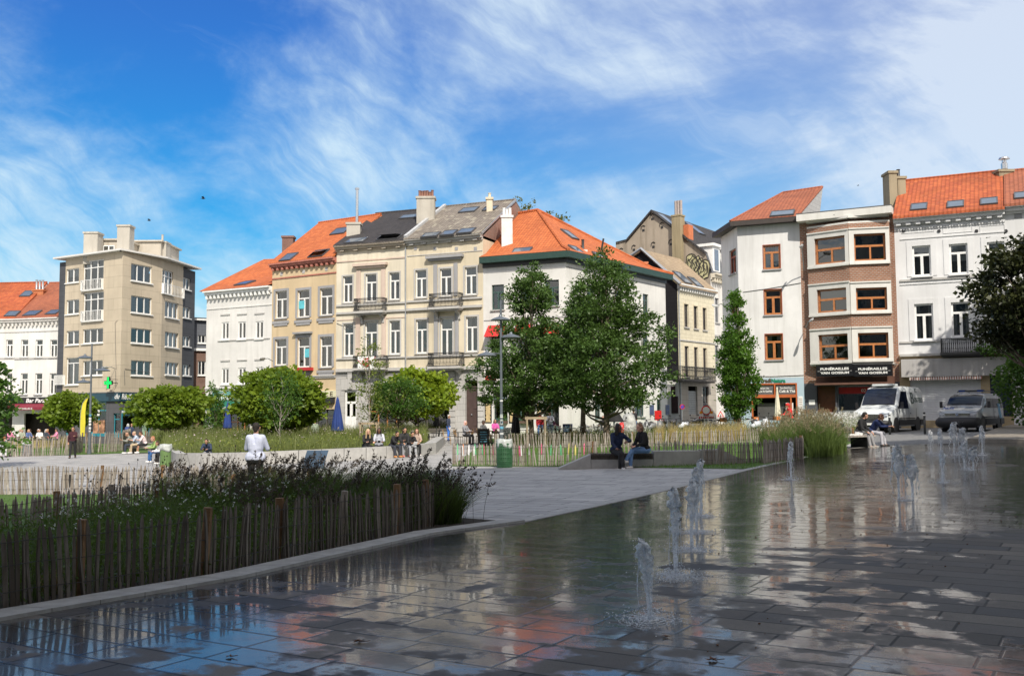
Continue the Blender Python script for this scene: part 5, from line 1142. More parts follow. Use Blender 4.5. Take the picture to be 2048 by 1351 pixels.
    g = MB(); a2,b2,c2,d2 = w.rect(1571,805,1586,828); w.box(g,a2,b2,c2,d2,-.2,-.17); g.build('menu_board', WHITEP, r)
    cable(r, [w.pt(0.0,zs+.15,.03), w.pt(w.L*.5,zs+.08,.03), w.pt(w.L,zs+.12,.03)]); cable(r, [wc.pt(0,zt-4.4,.03), w.pt(.3,zt-4.3,.03), w.pt(w.L*.5,zt-4.15,.03), w.pt(w.L,zt-3.9,.03)])
    # eaves + hipped roof
    EV = simple('dark brown eaves', (.055,.045,.04), .6); ov = .55; e0 = wc.pt(-.25,0,ov); e2 = w.pt(w.L-.03,0,ov); import mathutils
    x = mathutils.geometry.intersect_line_line_2d(wc.A+wc.n*ov-wc.d*9, wc.A+wc.n*ov+wc.d*9, w.A+w.n*ov-w.d*9, w.A+w.n*ov+w.d*9); e1 = Vector((x[0],x[1],0)); A2 = wc.A-wc.n*9; B2 = w.B-w.n*9
    out = [e0,e1,e2,Vector((B2.x,B2.y,0)),Vector((A2.x,A2.y,0))]; f = MB(); f.prism([Vector((p.x,p.y,zt)) for p in out],(0,0,.30)); f.fixn().build('eaves', EV, r)
    Yr = 68.2; zr = P(1604,380,Yr).z; R0 = P(1566,386,Yr+.8); R0.z = zr; R1 = P(1645,374,Yr-.5); R1.z = zr+.1; E = [Vector((p.x,p.y,zt+.32)) for p in out]; v1 = w.pt(w.L,zt+.32,ov)
    # right verge reaches over the brick neighbour's flat roof
    ev = w.pt(w.L+.0,zt+.32,ov); f = MB(); f.poly(E[0],E[1],R0); f.poly(E[1],E[2],R1,R0); f.poly(R1,Vector((R1.x+.3,R1.y+5,zt+.3)),E[4],R0); f.poly(E[4],E[0],R0); ro = f.fixn().build('roof', TILE_BR, r)
    g = MB(); g.poly(E[2]+Vector((0.02,0,-.02)), w.pt(w.L+.9,zt+.3,-3.2), R1+Vector((0.02,0,-.02))); g.poly(w.pt(w.L+.9,zt+.3,-3.2), Vector((R1.x+.9,R1.y+5,zt+.3)), R1+Vector((0.02,0,-.02))); g.build('gable', plaster('ribbed grey cladding', (.42,.42,.42), .2, line=.3), r)
    g = MB(); g.tube([E[2],R1], .07, 5); g.tube([R0,R1], .09, 6); g.tube([E[1],R0], .09, 6); g.build('ridge_tiles', TILE_BR, ro); rp = RoofP(E[1],E[2],R1); skylight(rp, ro, 1565,428,1.5,1.1)
def cable(parent, pts, r=.018):
    return MB().tube(pts, r, 5).build('cable', simple('grey cable', (.12,.12,.12), .6), parent)
shop_house()
def bay_house():
    w = Wall(1606,63.0,1797,60.3); r = B_('brick_house', w, 'red-brown brick house with angular white-framed bays above a funeral parlour', 'house'); zt = w.hit(1700,438)[1]; zg = w.hit(1700,765)[1]
    BR = brickmat('red brown brick', (.27,.125,.072), (.36,.175,.105), (.34,.29,.25), .23,.11,.018); uL,_ = w.hit(1620,600); uM,_ = w.hit(1701,600,1.0); uR,_ = w.hit(1784,600,.3); zb = w.hit(1700,727)[1]; ztb = w.hit(1700,452)[1]
    pL, pM, pR = w.pt(uL,0,.35), w.pt(uM,0,1.0), w.pt(uR,0,.35); f1 = Wall.pts((pL.x,pL.y),(pM.x,pM.y)); f2 = Wall.pts((pM.x,pM.y),(pR.x,pR.y)); o1, o2 = [], []
    CW = plaster('white concrete frame', (.70,.69,.65), .25)
    rows = (((1630,474,1691,527),(1708,467,1771,521),(462,530)),((1635,577,1694,624),(1712,575,1774,620),(561,628)),((1638,668,1697,720),(1716,665,1777,716),(658,725)))
    for i, (b1, b2, (yt, yb)) in enumerate(rows):
        a = f1.rect(*b1); b = f2.rect(*b2); o1.append(a); o2.append(b); window(r, f1, a, 'W', WOODO, fw=.10, dep=.22, curtain=(.99,.6,.99)[i]); window(r, f2, b, 'W', WOODO, fw=.10, dep=.22, curtain=.99)
        g = MB(); t = .28
        for f_, o in ((f1,a),(f2,b)):
            first = f_ is f1; lo = 0.02 if first else o[0]-.0; u0 = .03 if first else 0; u1 = f_.L if first else f_.L-.03
            f_.box(g,u0,o[0],o[2]-.1,o[3]+.3,.0,.09); f_.box(g,o[1],u1,o[2]-.1,o[3]+.3,.0,.09); f_.box(g,o[0],o[1],o[3],o[3]+.3,.0,.093)
            f_.box(g,u0,u1,o[2]-.22,o[2]-.1,.0,.16); f_.box(g,o[0],o[1],o[2]-.1,o[2],.0,.12); f_.box(g,u0,u1,o[3]+.3,o[3]+.38,.0,.16)
        g.build('window_surround', CW, r)
    m = MB(); wallmesh(m, f1, zb, ztb, o1, dep=.22); wallmesh(m, f2, zb, ztb, o2, dep=.22); s1 = w.pt(uL,0,0); s2 = w.pt(uR,0,0); m.poly((s1.x,s1.y,zb),(pL.x,pL.y,zb),(pL.x,pL.y,ztb),(s1.x,s1.y,ztb)); m.poly((pR.x,pR.y,zb),(s2.x,s2.y,zb),(s2.x,s2.y,ztb),(pR.x,pR.y,ztb))
    hole = [uL,uR,zb,ztb]; door = w.rect(1634,772,1671,838); win = w.rect(1674,770,1782,838); wallmesh(m, w, zg, zt, [hole], dep=.0); shell(m, [w], zg, zt, 9); m.build('wall', BR, r)
    for z, nm in ((ztb,'bay_roof'),(zb,'bay_soffit')): g = MB(); g.prism([Vector((p.x,p.y,z)) for p in (s1,pL,pM,pR,s2)],(0,0,.12 if z == ztb else -.1)); g.fixn().build(nm, CW, r)
    gband = MB(); zc = w.hit(1700,444)[1]+.12; 
    for f_ in (f1,f2): f_.box(gband, 0,f_.L,ztb+.35,ztb+.50,-.4,.05)
    gband.build('string_course', CW, r); cornice(r, w, zt, CW, ((0,.42,.95),), u0=.02); g = MB(); w.box(g,.0,w.L,zt+.42,zt+.5,-9,.9); g.build('roof', simple('flat roof felt', (.1,.1,.1), .9), r)
    DS = plaster('dark speckled granite', (.10,.105,.12), .1); m = MB(); wallmesh(m, w, -2, zg, [door,win], dep=.4); shell(m, [w], -2, zg, 9); m.build('ground_floor_wall', DS, r); bk = MB(); backing(bk, w, -2, zg, .2, w.L-.2, -2.2); backing(bk, f1, zb, ztb, 0, None, -1.0); backing(bk, f2, zb, ztb, 0, None, -1.0); bk.build('interior', INTM, r)
    a,b,c,d = door; g = MB(); w.box(g,a,b,c-.5,d,-.4,-.34); g.build('door', simple('brown wooden door', (.13,.045,.02), .4, .2, 4), r)
    a,b,c,d = win; g = MB(); t = .06
    for u in (a,b-t): w.box(g,u,u+t,c,d,-.35,-.25)
    w.box(g,a,b,d-t,d,-.35,-.25); w.box(g,a,b,c,c+.55,-.35,-.25); sf = g.build('shopfront', GREYM, r); MB().poly(w.pt(a,c,-.3),w.pt(b,c,-.3),w.pt(b,d,-.3),w.pt(a,d,-.3)).build('pane', GLASS, sf)
    RD = simple('red strip', (.45,.02,.02), .5); g = MB(); w.box(g,a+.08,b-.1,d-.5,d-.1,-.29,-.27); rs = g.build('sign', RD, r); lettering('02 343 15 12', w.pt(a+(b-a)*.45,d-.41,-.265), w.d3,(0,0,1),1.6,.2,WHITEP,rs)
    g = MB(); w.box(g, a+(b-a)*.55, a+(b-a)*.75, c+.6, d-.6, -.28,-.26); g.build('poster', simple('blue poster', (.05,.22,.6), .5, .3), r)
    g = MB(); a2,b2,c2,d2 = w.rect(1618,799,1630,809); w.box(g,a2,b2,c2,d2,.003,.03); g.build('notice', WHITEP, r)
    g = MB(); a2,b2,c2,d2 = w.rect(1628,757,1790,769); w.box(g,a2+.2,b2,c2,c2+.12,.0,.9); w.box(g,a2+.2,b2,c2+.12,d2+.1,.0,.3); g.build('canopy', simple('brown canopy', (.14,.07,.05), .6), r)
    # black sign boards
    for k, (p, q) in enumerate((((1632,1707)),((1707.5,1784)))):
        g = MB(); a2,b2,c2,d2 = w.rect(p,729,q,752,1.15); w.box(g,a2,b2,c2,d2,.75,1.15); sg = g.build('sign', simple('gloss black sign', (.012,.012,.014), .25), r); wd, hh = b2-a2, d2-c2
        lettering('FUNÉRAILLES', w.pt(a2+wd*.12,c2+hh*.54,1.16), w.d3,(0,0,1),wd*.76,hh*.27,WHITEP,sg,.035); lettering('VAN GOSSUM', w.pt(a2+wd*.12,c2+hh*.20,1.16), w.d3,(0,0,1),wd*.76,hh*.21,WHITEP,sg,.035)
        g = MB(); w.box(g,a2+wd*.04,a2+wd*.1,c2+hh*.45,c2+hh*.47,1.15,1.16); w.box(g,b2-wd*.1,b2-wd*.04,c2+hh*.45,c2+hh*.47,1.15,1.16); g.build('lettering', WHITEP, sg)
    cable(r, [w.pt(w.L-.1,zb-.1,.1), w.pt(w.L-.5,zb-.25,.2), w.pt(w.L-.9,zb,.15), w.pt(w.L-.6,zb+.6,.06)], .03)
bay_house()
def white_right():
    w = Wall(1797,60.3,2022,57.6); r = B_('townhouse', w, 'white townhouse with orange tiled roof, long awning and closed roller shutter', 'house'); zt = w.hit(1900,440)[1]; ops = []
    WW = plaster('clean white render', (.74,.745,.75), .22)
    wins(r, w, [(1825,491,1862,552),(1899,487,1936,548),(1975,483,2010,543),(1829.6,607,1867,680),(1903,603.6,1941,673.5),(1978,600,2014,668)], 'T', ops=ops, sur=WW, surt=.32, sillm=WW, fw=.10, sill=.2)
    zg = w.hit(1900,706)[1]; sh = w.rect(1821,757,1963,840); dr = w.rect(1981,748,2032,832); dr[1] = w.L-.05
    m = MB(); wallmesh(m, w, zg, zt, ops); shell(m, [w], -2, zt, 10); m.build('wall', WW, r); m = MB(); wallmesh(m, w, -2, zg, [sh,dr]); m.build('ground_floor_wall', brickmat('yellow brick', (.46,.34,.18), (.54,.42,.24), (.4,.36,.3)), r); bk = MB(); backing(bk, w, -2, zt); bk.build('interior', INTM, r)
    a,b,c,d = sh; g = MB(); k = c-.3
    while k < d-.02: g.add([w.pt(a,k,-.14),w.pt(b,k,-.14),w.pt(b,k+.09,-.17),w.pt(a,k+.09,-.17),w.pt(b,k+.1,-.14),w.pt(a,k+.1,-.14)],[(0,1,2,3),(3,2,4,5)]); k += .1
    g.build('roller_shutter', simple('white roller shutter', (.70,.71,.72), .5, .05, dirt=.2), r)
    a,b,c,d = dr; g = MB(); w.box(g,a,b,c-.4,d,-.17,-.10); 
    for k in range(8): w.box(g, a+(b-a)*k/8+.02, a+(b-a)*(k+1)/8-.02, c+.1,d-.1,-.10,-.07)
    g.build('door', simple('dark navy door', (.02,.03,.06), .5), r)
    SM = plaster('awning vinyl', (.42,.41,.40), .45); g = MB(); a,b,c,d = w.rect(1804,716,2030,752); g.add([w.pt(a,d,.50),w.pt(b,d,.50),w.pt(b,c,.56),w.pt(a,c,.56),w.pt(a,d,.0),w.pt(b,d,.0),w.pt(a,c,.0),w.pt(b,c,.0)],[(3,2,1,0),(0,1,5,4),(0,4,6,3),(1,2,7,5),(3,6,7,2)]); aw = g.fixn().build('awning', SM, r)
    for j, col in enumerate(((.66,.62,.58),(.33,.16,.13))):
        g = MB(); n = 60; a2, b2 = w.hit(1819,757,.5)[0], w.hit(1964,757,.5)[0]
        for k in range(j, n, 2): u = a2+(b2-a2)*k/n; w.box(g,u,u+(b2-a2)/n,c-.20,c,.50,.52)
        g.build('valance', simple('valance stripe %d' % j, col, .8), aw)
    band(r, w, 1800,709,2030,706,.14,.25,STONE2,'canopy_ledge'); band(r, w, 1800,557,2020,553,.12,.09,STONE2); band(r, w, 1800,565,2020,561,.05,.05,WW); band(r, w, 1800,684,1880,683,.10,.08,STONE2); band(r, w, 1800,475,2020,466,.06,.05,WW)
    cornice(r, w, zt-.1, WW, ((0,.14,.14),(.14,.34,.36),(.34,.48,.58)), (.55,.26,-.02,.12,.32)); cornice(r, w, zt-.32, WW, ((0,.08,.06),), (.16,.09,-.08,.0,.09))
    for px0, px1 in ((1803,1868),(1886,1945),(1960,2010)):
        a,b,c,d = w.rect(px0,450,px1,465); g = MB(); 
        for q in ((a,b,c,c+.03),(a,b,d-.03,d),(a,a+.03,c+.03,d-.03),(b-.03,b,c+.03,d-.03)): w.box(g,*q,.002,.03)
        g.build('wall_panel', WW, r)
    for px in (1807,1878,1953,2012): u,z = w.hit(px,462); g = MB(); g.tube([w.pt(u,z,.0),w.pt(u,z,.05)], .10, 10); g.build('vent_plate', BLACKF, r)
    balcony(r, w, 1882,676,1971,703,.8, simple('dark ledge', (.06,.06,.06), .7), DARKM, brackets=False)
    Yr = 64.5; zr = P(1900,359,Yr).z; ro, rp = gable_roof(r, w, zt+.4, w.pt(0,zr,-5.2), w.pt(w.L,zr,-5.2), TILE_R, .6, W_GREYW)
    for x, y in ((1838,415),(1911,410),(1978,404)): skylight(rp, ro, x, y, .95,1.1)
    TC = plaster('tan chimney render', (.34,.29,.20), .6); chimney(ro, 1779,341,1795,420,62.6, TC, 1.1, 0, down=1); chimney(ro, 1796,352,1812,410,62.7, TC, 1.0, 1, BLACKF, .45, down=1)
    c = chimney(ro, 1999,338,2027,379,61.5, TC, 1.0, 0, down=1); q = P(2009,338,62.0); MB().lathe([(.2,0),(.2,.35),(.14,.4),(.14,.6),(.34,.62),(.30,.72),(.1,.8)], q, 12).build('flue', simple('stainless steel', (.62,.63,.64), .25, .05, metal=.9), c, smooth=True)
    # next house, partly outside the frame
    w2 = Wall(2022,57.6,2180,55.8); r2 = B_('townhouse', w2, 'white house at right edge with red-brown roof, partly hidden by ivy', 'house'); ops = []
    wins(r2, w2, [(2052,478,2086,540),(2115,476,2150,538),(2055,598,2090,670)], 'T', ops=ops, sur=WW, surt=.3, sillm=WW, fw=.1); m = MB(); zt2 = zt+.15; wallmesh(m, w2, -2, zt2, ops); shell(m, [w2], -2, zt2, 10); m.build('wall', WW, r2); bk = MB(); backing(bk, w2, -2, zt2); bk.build('interior', INTM, r2)
    cornice(r2, w2, zt2-.1, WW, ((0,.14,.14),(.14,.34,.36),(.34,.48,.58))); ro, rp = gable_roof(r2, w2, zt2+.4, w2.pt(0,zr-.1,-5), w2.pt(w2.L,zr-.1,-5), TILE_BR, .6, W_GREYW); skylight(rp, ro, 2046,392,.95,1.1)
    u,z = w2.hit(2036,429); g = MB(); w2.box(g,u-.2,u+.2,z-.2,z+.2,.002,.04); g.build('vent_plate', STONE, r2)
white_right()
# ---- unseen stone blocks added behind the camera, sized to shade the near half of the square
def behind():
    for nm, lab, x0, x1, y0, y1, h in (('shade_block','added stone block behind the viewpoint that shades the near square',-70,6,-24,-5,21.5),('shade_block_tall','taller added stone block behind the viewpoint that shades the bench side',6,75,-30,-5,32.5)):
        r = thing(nm, ((x0+x1)/2,y1,0), lab, 'building'); m = MB(); m.bx(x0,x1,y0,y1,-1,h); m.build('wall', plaster('shade block stone', (.34,.32,.28), .4, line=.5), r)
        g = MB(); f = MB(); x = x0+2
        while x < x1-2:
            for z in range(2, int(h)-3, 4): f.bx(x-.85,x+.85,y1+.002,y1+.06,z-.15,z+2.6); g.bx(x-.65,x+.65,y1+.062,y1+.08,z,z+2.4)
            x += 3.2
        f.build('window_surround', STONE2, r); g.build('window', simple('dark window glass', (.03,.035,.04), .1, spec=.8), r); g = MB(); g.bx(x0-.6,x1+.6,y0-.6,y1+.7,h,h+.6); g.build('cornice', STONE2, r)
behind()
# ================================================================ trees
def e_dome(z0, z1, rmax, pw=.5, n=9, mid=.45):
    out = []
    for i in range(n):
        t = i/(n-1); s = (t/mid) if t < mid else (1-t)/(1-mid); out.append((z0+(z1-z0)*t, rmax*max(.06, (1-(1-s)**2)**pw)))
    return out
tree('hornbeam_tree', 'dark green pyramidal tree left of the other, before the white restaurant', 1063, 52, [(1.7,.8),(2.3,2.4),(3.4,2.9),(4.6,2.6),(5.6,1.9),(6.6,1.45),(7.6,1.15),(8.6,.75),(9.5,.15)], 400, 78, .17, LEAF_DARK, .14, .38, 'hornbeams before the restaurant', outw=1.2, surf=.5)
tree('hornbeam_tree', 'largest dark green tree, wide crown right of the restaurant front', 1212, 50, [(1.7,.8),(2.3,2.5),(3.3,3.3),(4.4,3.2),(5.4,2.7),(6.4,2.1),(7.6,1.6),(8.6,1.2),(9.7,.2)], 500, 80, .17, LEAF_DARK, .16, .42, 'hornbeams before the restaurant', outw=1.3, surf=.5)
tree('hornbeam_tree', 'smaller dark tree standing between the two big ones, behind them', 1166, 57, [(2.4,.6),(3,1.6),(4.2,1.9),(5.6,1.4),(7,.8),(8,.1)], 110, 70, .17, LEAF_DARK, .17, .42, 'hornbeams before the restaurant', outw=1.2)
tree('ball_catalpa', 'large round deep green ball tree before the cream cafe houses', 558, 60, e_dome(1.25,4.75,2.35,.5), 280, 62, .26, LEAF_LIME, .12, .42, 'round clipped trees', aspect=.75, outw=1, surf=.25, drop=.35)
tree('ball_catalpa', 'wide round tree with yellowish leaves before the tan block', 338, 65, e_dome(1.55,4.0,2.05,.5), 230, 55, .26, LEAF_LIME, .13, .42, 'round clipped trees', aspect=.75, surf=.25, drop=.35)
tree('ball_catalpa', 'small round tree by the yellow flag before the bar', 140, 74, e_dome(1.6,4.0,1.55,.5), 140, 50, .26, LEAF_LIME, .13, .4, 'round clipped trees', aspect=.75, surf=.25, drop=.35)
tree('ball_catalpa', 'bright yellow-green round tree before the beige townhouse', 834, 62, e_dome(1.7,4.4,2.0,.5), 220, 52, .26, LEAF_YEL, .14, .42, 'round clipped trees', aspect=.75, surf=.25, drop=.35)
tree('young_tree', 'olive green small round tree beside the yellow one', 796, 57, e_dome(1.6,3.9,1.4,.6), 110, 48, .15, LEAF_MID, .05, .4, None, surf=.4)
tree('slender_tree', 'thin sparse young tree with few leaves before the banner', 739, 55, [(1.5,.7),(2.4,1.15),(3.2,1.0),(4.4,.9),(5.2,.55),(6.2,.1)], 80, 22, .13, LEAF_SPARSE, .045, .30, None, thin=True, surf=.7, bark=barkmat('pale bark', (.34,.31,.27)))
tree('young_tree', 'small feathery green tree before the large ball tree', 561, 50, [(1.5,.5),(2.2,.9),(3,.95),(3.7,.7),(4.2,.1)], 75, 26, .13, LEAF_MID, .03, .3, None, thin=True, bark=barkmat('pale bark', (.34,.31,.27)))
tree('columnar_oak', 'narrow upright bright green tree before the white snack house', 1477, 56, [(1.1,.3),(1.7,.8),(2.6,1.02),(4,1.0),(5.2,.85),(6.2,.5),(7.2,.28),(8.2,.06)], 220, 66, .17, LEAF_COL, .10, .30, None, outw=.5, drop=-.9)
tree('maple_tree', 'dark leaved maple overhanging the right edge of the photo', 2095, 33, [(3.1,.6),(3.6,1.5),(4.3,2.0),(5.2,2.1),(5.9,1.8),(6.4,1.2),(6.9,.4)], 300, 75, .145, LEAF_MAPLE, .22, .42, None, aspect=.9, surf=.45)
tree('maple_tree', 'green tree at the left edge of the photo', -45, 44, [(.6,.8),(1.4,1.3),(2.4,1.4),(3.6,1.2),(4.6,.8),(5.2,.2)], 120, 36, .20, LEAF_MID, .13, .42, None, aspect=.8, surf=.5)
for i, (px, Y, lab) in enumerate(((2520,36,'large tree beyond the right edge of the photo'),(2400,44.5,'tall tree further along the right side street'))):
    tree('plane_tree', lab, px, Y, [(4,1.5),(6,4),(9,4.8),(13,4.6),(16,3.2),(18.5,.6)], 520, 60, .30, LEAF_MID, .25, .7, None, aspect=.8)
for i, (px, py, lab) in enumerate(((1050,408,'olive treetop showing above the mossy roof ridge'),(1098,428,'olive treetop showing above the orange hip ridge'))):
    q = P(px, py, 96); tree('background_tree', lab, px, 96, [(5,1.0),(9,2.6),(14,3.0),(q.z+.3-gz(q.x,96)-1.2,2.0),(q.z+.6-gz(q.x,96),.4)], 200, 45, .26, leafmat('olive leaf', (.09,.11,.02), (.20,.20,.05), .3), .22, .55, 'treetops behind the roofs')
# ivy at right, hedge column by the cafe
def mass(name, label, cx, cy, z0, z1, rx, ry, n, sz, mat, cat='plant', drop=.6):
    r = thing(name, (cx,cy,z0), label, cat); p = rng.normal(size=(n,3)); p /= np.linalg.norm(p,axis=1)[:,None]; p *= (rng.uniform(size=(n,1))**.3)*(1+.22*np.sin(p[:,:1]*5+p[:,2:]*4)); hz = (z1-z0)/2
    pts = np.stack([cx+p[:,0]*rx, cy+p[:,1]*ry, z0+hz+p[:,2]*hz], 1); leaves('foliage', pts, sz, mat, r, p*.6, .8)
    t = MB(); t.tube([(cx,cy,z0-.3),(cx+.05,cy,z0+hz)], [.07,.03], 6); 
    for k in range(9): a = k*.7; t.tube([(cx,cy,z0+.1*k),(cx+rx*.7*math.cos(a),cy+ry*.7*math.sin(a),z0+hz*.6+hz*.12*k)], [.03,.01], 4)
    t.build('stem', barkmat(), r); return r
q = P(2048, 790, 50); mass('ivy_column', 'dense green climbing plant at right edge beside the white house', q.x+.35, 50, gz(q.x,50)+.6, 5.1, 1.55, 1.2, 5200, .16, LEAF_MID)
w_ = Wall(1797,60.3,2022,57.6); iv = []
for k in range(700):
    t = random.random(); u,_ = w_.hit(1955+t*90, 698); z = w_.hit(1955+t*90,700)[1]+random.gauss(0,.12+.25*t); iv.append(tuple(w_.pt(u+random.gauss(0,.1), z, random.uniform(.3,1.2))))
iv = np.array(iv); rr = thing('ivy_trail', Vector(iv[0]), 'trailing green creeper along the ledge above the awning', 'plant'); leaves('foliage', iv, .15, LEAF_MID, rr, None, .8); tb = MB(); tb.tube([w_.pt(w_.hit(1955,700)[0], w_.hit(1955,700)[1]-.05, .6), w_.pt(w_.L, w_.hit(2020,698)[1]-.05, .6)], .02, 4); tb.build('stem', barkmat(), rr)
q = P(430,830,76); mass('hedge_column', 'clipped dark green hedge column at the corner of the cafe', q.x, 76, gz(q.x,76), 4.1, .75, .7, 2200, .16, LEAF_MID)
# ================================================================ palings
PICK = picketmat(); POSTM = simple('chestnut post', (.20,.115,.055), .85, .3, 6, bump=.4); WIREM = simple('wire', (.035,.03,.028), .6)
def fence(label, pts, hs, sp=.115, posts=8, seed=1, painted=None, wob=1.0, postx=None, vm=.45, mat=None, pw=1.0):
    """split chestnut paling: leaning pointed pickets twisted on wires between posts"""
    rs = random.Random(seed); b = Vector(pts[0]); r = thing('paling_fence', b, label, 'fence', 'chestnut paling fences'); seg = []
    Ls = [0]
    for p, q in zip(pts[:-1], pts[1:]): Ls.append(Ls[-1]+(Vector(q)-Vector(p)).length)
    def at(s):
        k = max(j for j in range(len(Ls)) if Ls[j] <= s+1e-9); k = min(k, len(pts)-2); f = (s-Ls[k])/(Ls[k+1]-Ls[k]); p, q = Vector(pts[k]), Vector(pts[k+1]); d = (q-p).normalized(); c = p.lerp(q,f); c.z = gz(c.x,c.y); return c, d, hs[k]*(1-f)+hs[k+1]*f
    m = MB(); var = []; pm = {}; s = 0.0
    while s < Ls[-1]:
        c, d, h = at(s); n = Vector((d.y,-d.x,0)); d = Vector((d.x,d.y,0)).normalized()
        hh = h*rs.uniform(.90,1.06); w = rs.uniform(.030,.058)*pw; t = rs.uniform(.016,.028); lean = rs.gauss(0,.045)*wob+.05*math.sin(s*1.1+seed)*wob; tw = rs.uniform(-.5,.5); dd = (d*math.cos(tw)+n*math.sin(tw)); nn = Vector((dd.y,-dd.x,0)); off = n*rs.uniform(-.012,.012); bow = rs.gauss(0,.012)*wob
        v = []; lv = ((-.03,1),(hh*.5,1),(hh*.90,.9),(hh,.22))
        for z, k in lv:
            cc = c+off+d*(lean*z+(bow*math.sin(math.pi*max(0,z)/hh)))+Vector((0,0,z))
            for a_, b_ in ((-1,-1),(1,-1),(1,1),(-1,1)): v.append(cc+dd*a_*w/2*k+nn*b_*t/2*(k if z < hh else .5))
        fs = [(3,2,1,0),(12,13,14,15)]+[(i*4+j, i*4+(j+1)%4, i*4+4+(j+1)%4, i*4+4+j) for i in range(3) for j in range(4)]
        col = rs.choice(painted) if painted and rs.random() < .42 else None
        if col is None: m.add(v, fs); var += [min(1,max(0,rs.gauss(vm,.24)))]*16
        else:
            m.add(v[:12], [(3,2,1,0)]+[(i*4+j, i*4+(j+1)%4, i*4+4+(j+1)%4, i*4+4+j) for i in range(2) for j in range(4)]); var += [.6]*12; pm.setdefault(col, MB()).add(v[4:], [(0,3,2,1),(8,9,10,11)]+[(i*4+j, i*4+(j+1)%4, i*4+4+(j+1)%4, i*4+4+j) for i in range(2) for j in range(4)])
        s += sp*rs.uniform(.7,1.35)
    o = m.build('pickets', mat or PICK, r); setvar(o, var)
    for col, mm in pm.items():
        for i in range(len(mm.v)): pass
        mm.v = [(x, y-.003, z) for x, y, z in mm.v]; mm.build('painted_tips', simple('picket paint %s' % (col,), col, .7, .2), r)
    g = MB()
    for k in (.22,.55,.84):
        n = max(2,int(Ls[-1]/.5)); pl = []
        for i in range(n+1): c, d, h = at(Ls[-1]*i/n); pl.append(c+Vector((0,0,h*k+.01*math.sin(i*2.1)))+Vector((d.y,-d.x,0))*.018)
        g.tube(pl, .004, 4, caps=False)
    g.build('wire', WIREM, r)
    np_ = max(1, int(Ls[-1]/posts))
    for i in range(np_+1):
        c, d, h = at(min(Ls[-1]*.999, Ls[-1]*(i+.0)/np_+rs.uniform(0,.3))); n = Vector((-d.y,d.x,0)); g = MB(); lean = rs.gauss(0,.03); pr = rs.uniform(.045,.058); c = c+n*.055
        g.tube([c+Vector((0,0,-.05)), c+Vector((lean*.5,0,h*.5)), c+Vector((lean,0,h*1.03))], [pr,pr*.97,pr*.93], 8); g.build('post', POSTM if rs.random() < .75 else simple('grey post', (.28,.24,.20), .85, .3, 6), r, smooth=True)
    return r
def fpts(l): pts = [G(a,b) for a, b, c in l]; return pts, [max(.3,(b-c)*p.y/FPX) for (a,b,c), p in zip(l,pts)]
def fence_px(label, l, **k): p, h = fpts(l); return fence(label, p, h, **k)
near = [(kp[0]-.12*KN.x*0, kp[1]) for kp in offset_line(kl[1:4]+[], .50)]
nk = [(-70,1236,1070),(60,1205,1063),(250,1163,1040),(480,1113,1012),(640,1084,996),(755,1065,982),(850,1060,966)]
nkp = [Vector((a,b,0)) for a, b in offset_line([(k0.x,k0.y)]+K[:3], .48)]
fp = lerp_line([(p.x,p.y) for p in nkp], 12); fp.append(g2(866,1053))
fence('nearest dark paling fence along the pale kerb in the foreground', [Vector((a,b,gz(a,b))) for a, b in fp], [.66]*14, pw=.72, sp=.070, posts=1.25, seed=3, vm=.35, mat=picketmat('shade toned chestnut', (.085,.074,.062), (.27,.24,.205), (.08,.060,.044)))  # browner wood, with the near shade also darkened into the picket colour
fence_px('middle paling fence inside the near bed, between lawn and flowers', [(-60,1085,1010),(120,1055,985),(300,1020,962),(470,1004,950)], sp=.08, posts=1.9, seed=5, wob=1.3, vm=.1)
fence_px('rear paling fence of the near bed, grey and leaning, along the plaza', [(-120,990,936),(60,990,934),(300,986,932),(470,985,932),(610,992,940)], sp=.07, posts=1.6, seed=8, wob=1.8)
fence_px('far left paling fence beside the bar terrace, round the straw-coloured grass', [(18,913,874),(70,912,872),(140,909,868),(165,905,866)], sp=.09, posts=5, seed=11, wob=1.5)
fence_px('far left paling fence running behind the lamp post to the bench', [(172,906,866),(215,904,864),(245,902,862),(262,890,858)], sp=.085, posts=6, seed=12, wob=1.6)
fence_px('distant paling fence behind the planter, beyond the seated pair', [(292,886,862),(330,882,860),(372,880,862)], sp=.14, posts=5, seed=13)
PC = ((.60,.14,.24),(.16,.48,.24),(.60,.52,.16),(.62,.26,.12),(.72,.72,.72),(.20,.30,.65))
fence_px('paling fence with pickets tipped in bright paint behind the green bin', [(906,931,889),(960,930,888),(1060,932,888),(1180,930,884)], sp=.085, posts=5, seed=21, painted=PC)
fence_px('paling fence in shade right behind the concrete bench', [(1180,930,884),(1300,926,880),(1440,930,884),(1570,922,880),(1606,918,876)], sp=.10, posts=5, seed=22)
fence_px('pale sunlit paling fence at the back of the bench garden', [(990,898,868),(1100,896,866),(1200,895,866),(1330,893,862),(1450,888,858),(1560,883,852)], sp=.085, posts=6, seed=23, wob=1.6)
fence_px('dense dark paling fence piece beside the tall ornamental grass', [(1530,927,880),(1570,922,877),(1607,917,872)], sp=.05, posts=3, seed=24, wob=1.4)
fence_px('distant paling fence behind the daisies near the wooden bench', [(1655,882,858),(1690,880,852),(1705,884,856)], sp=.1, posts=4, seed=25)
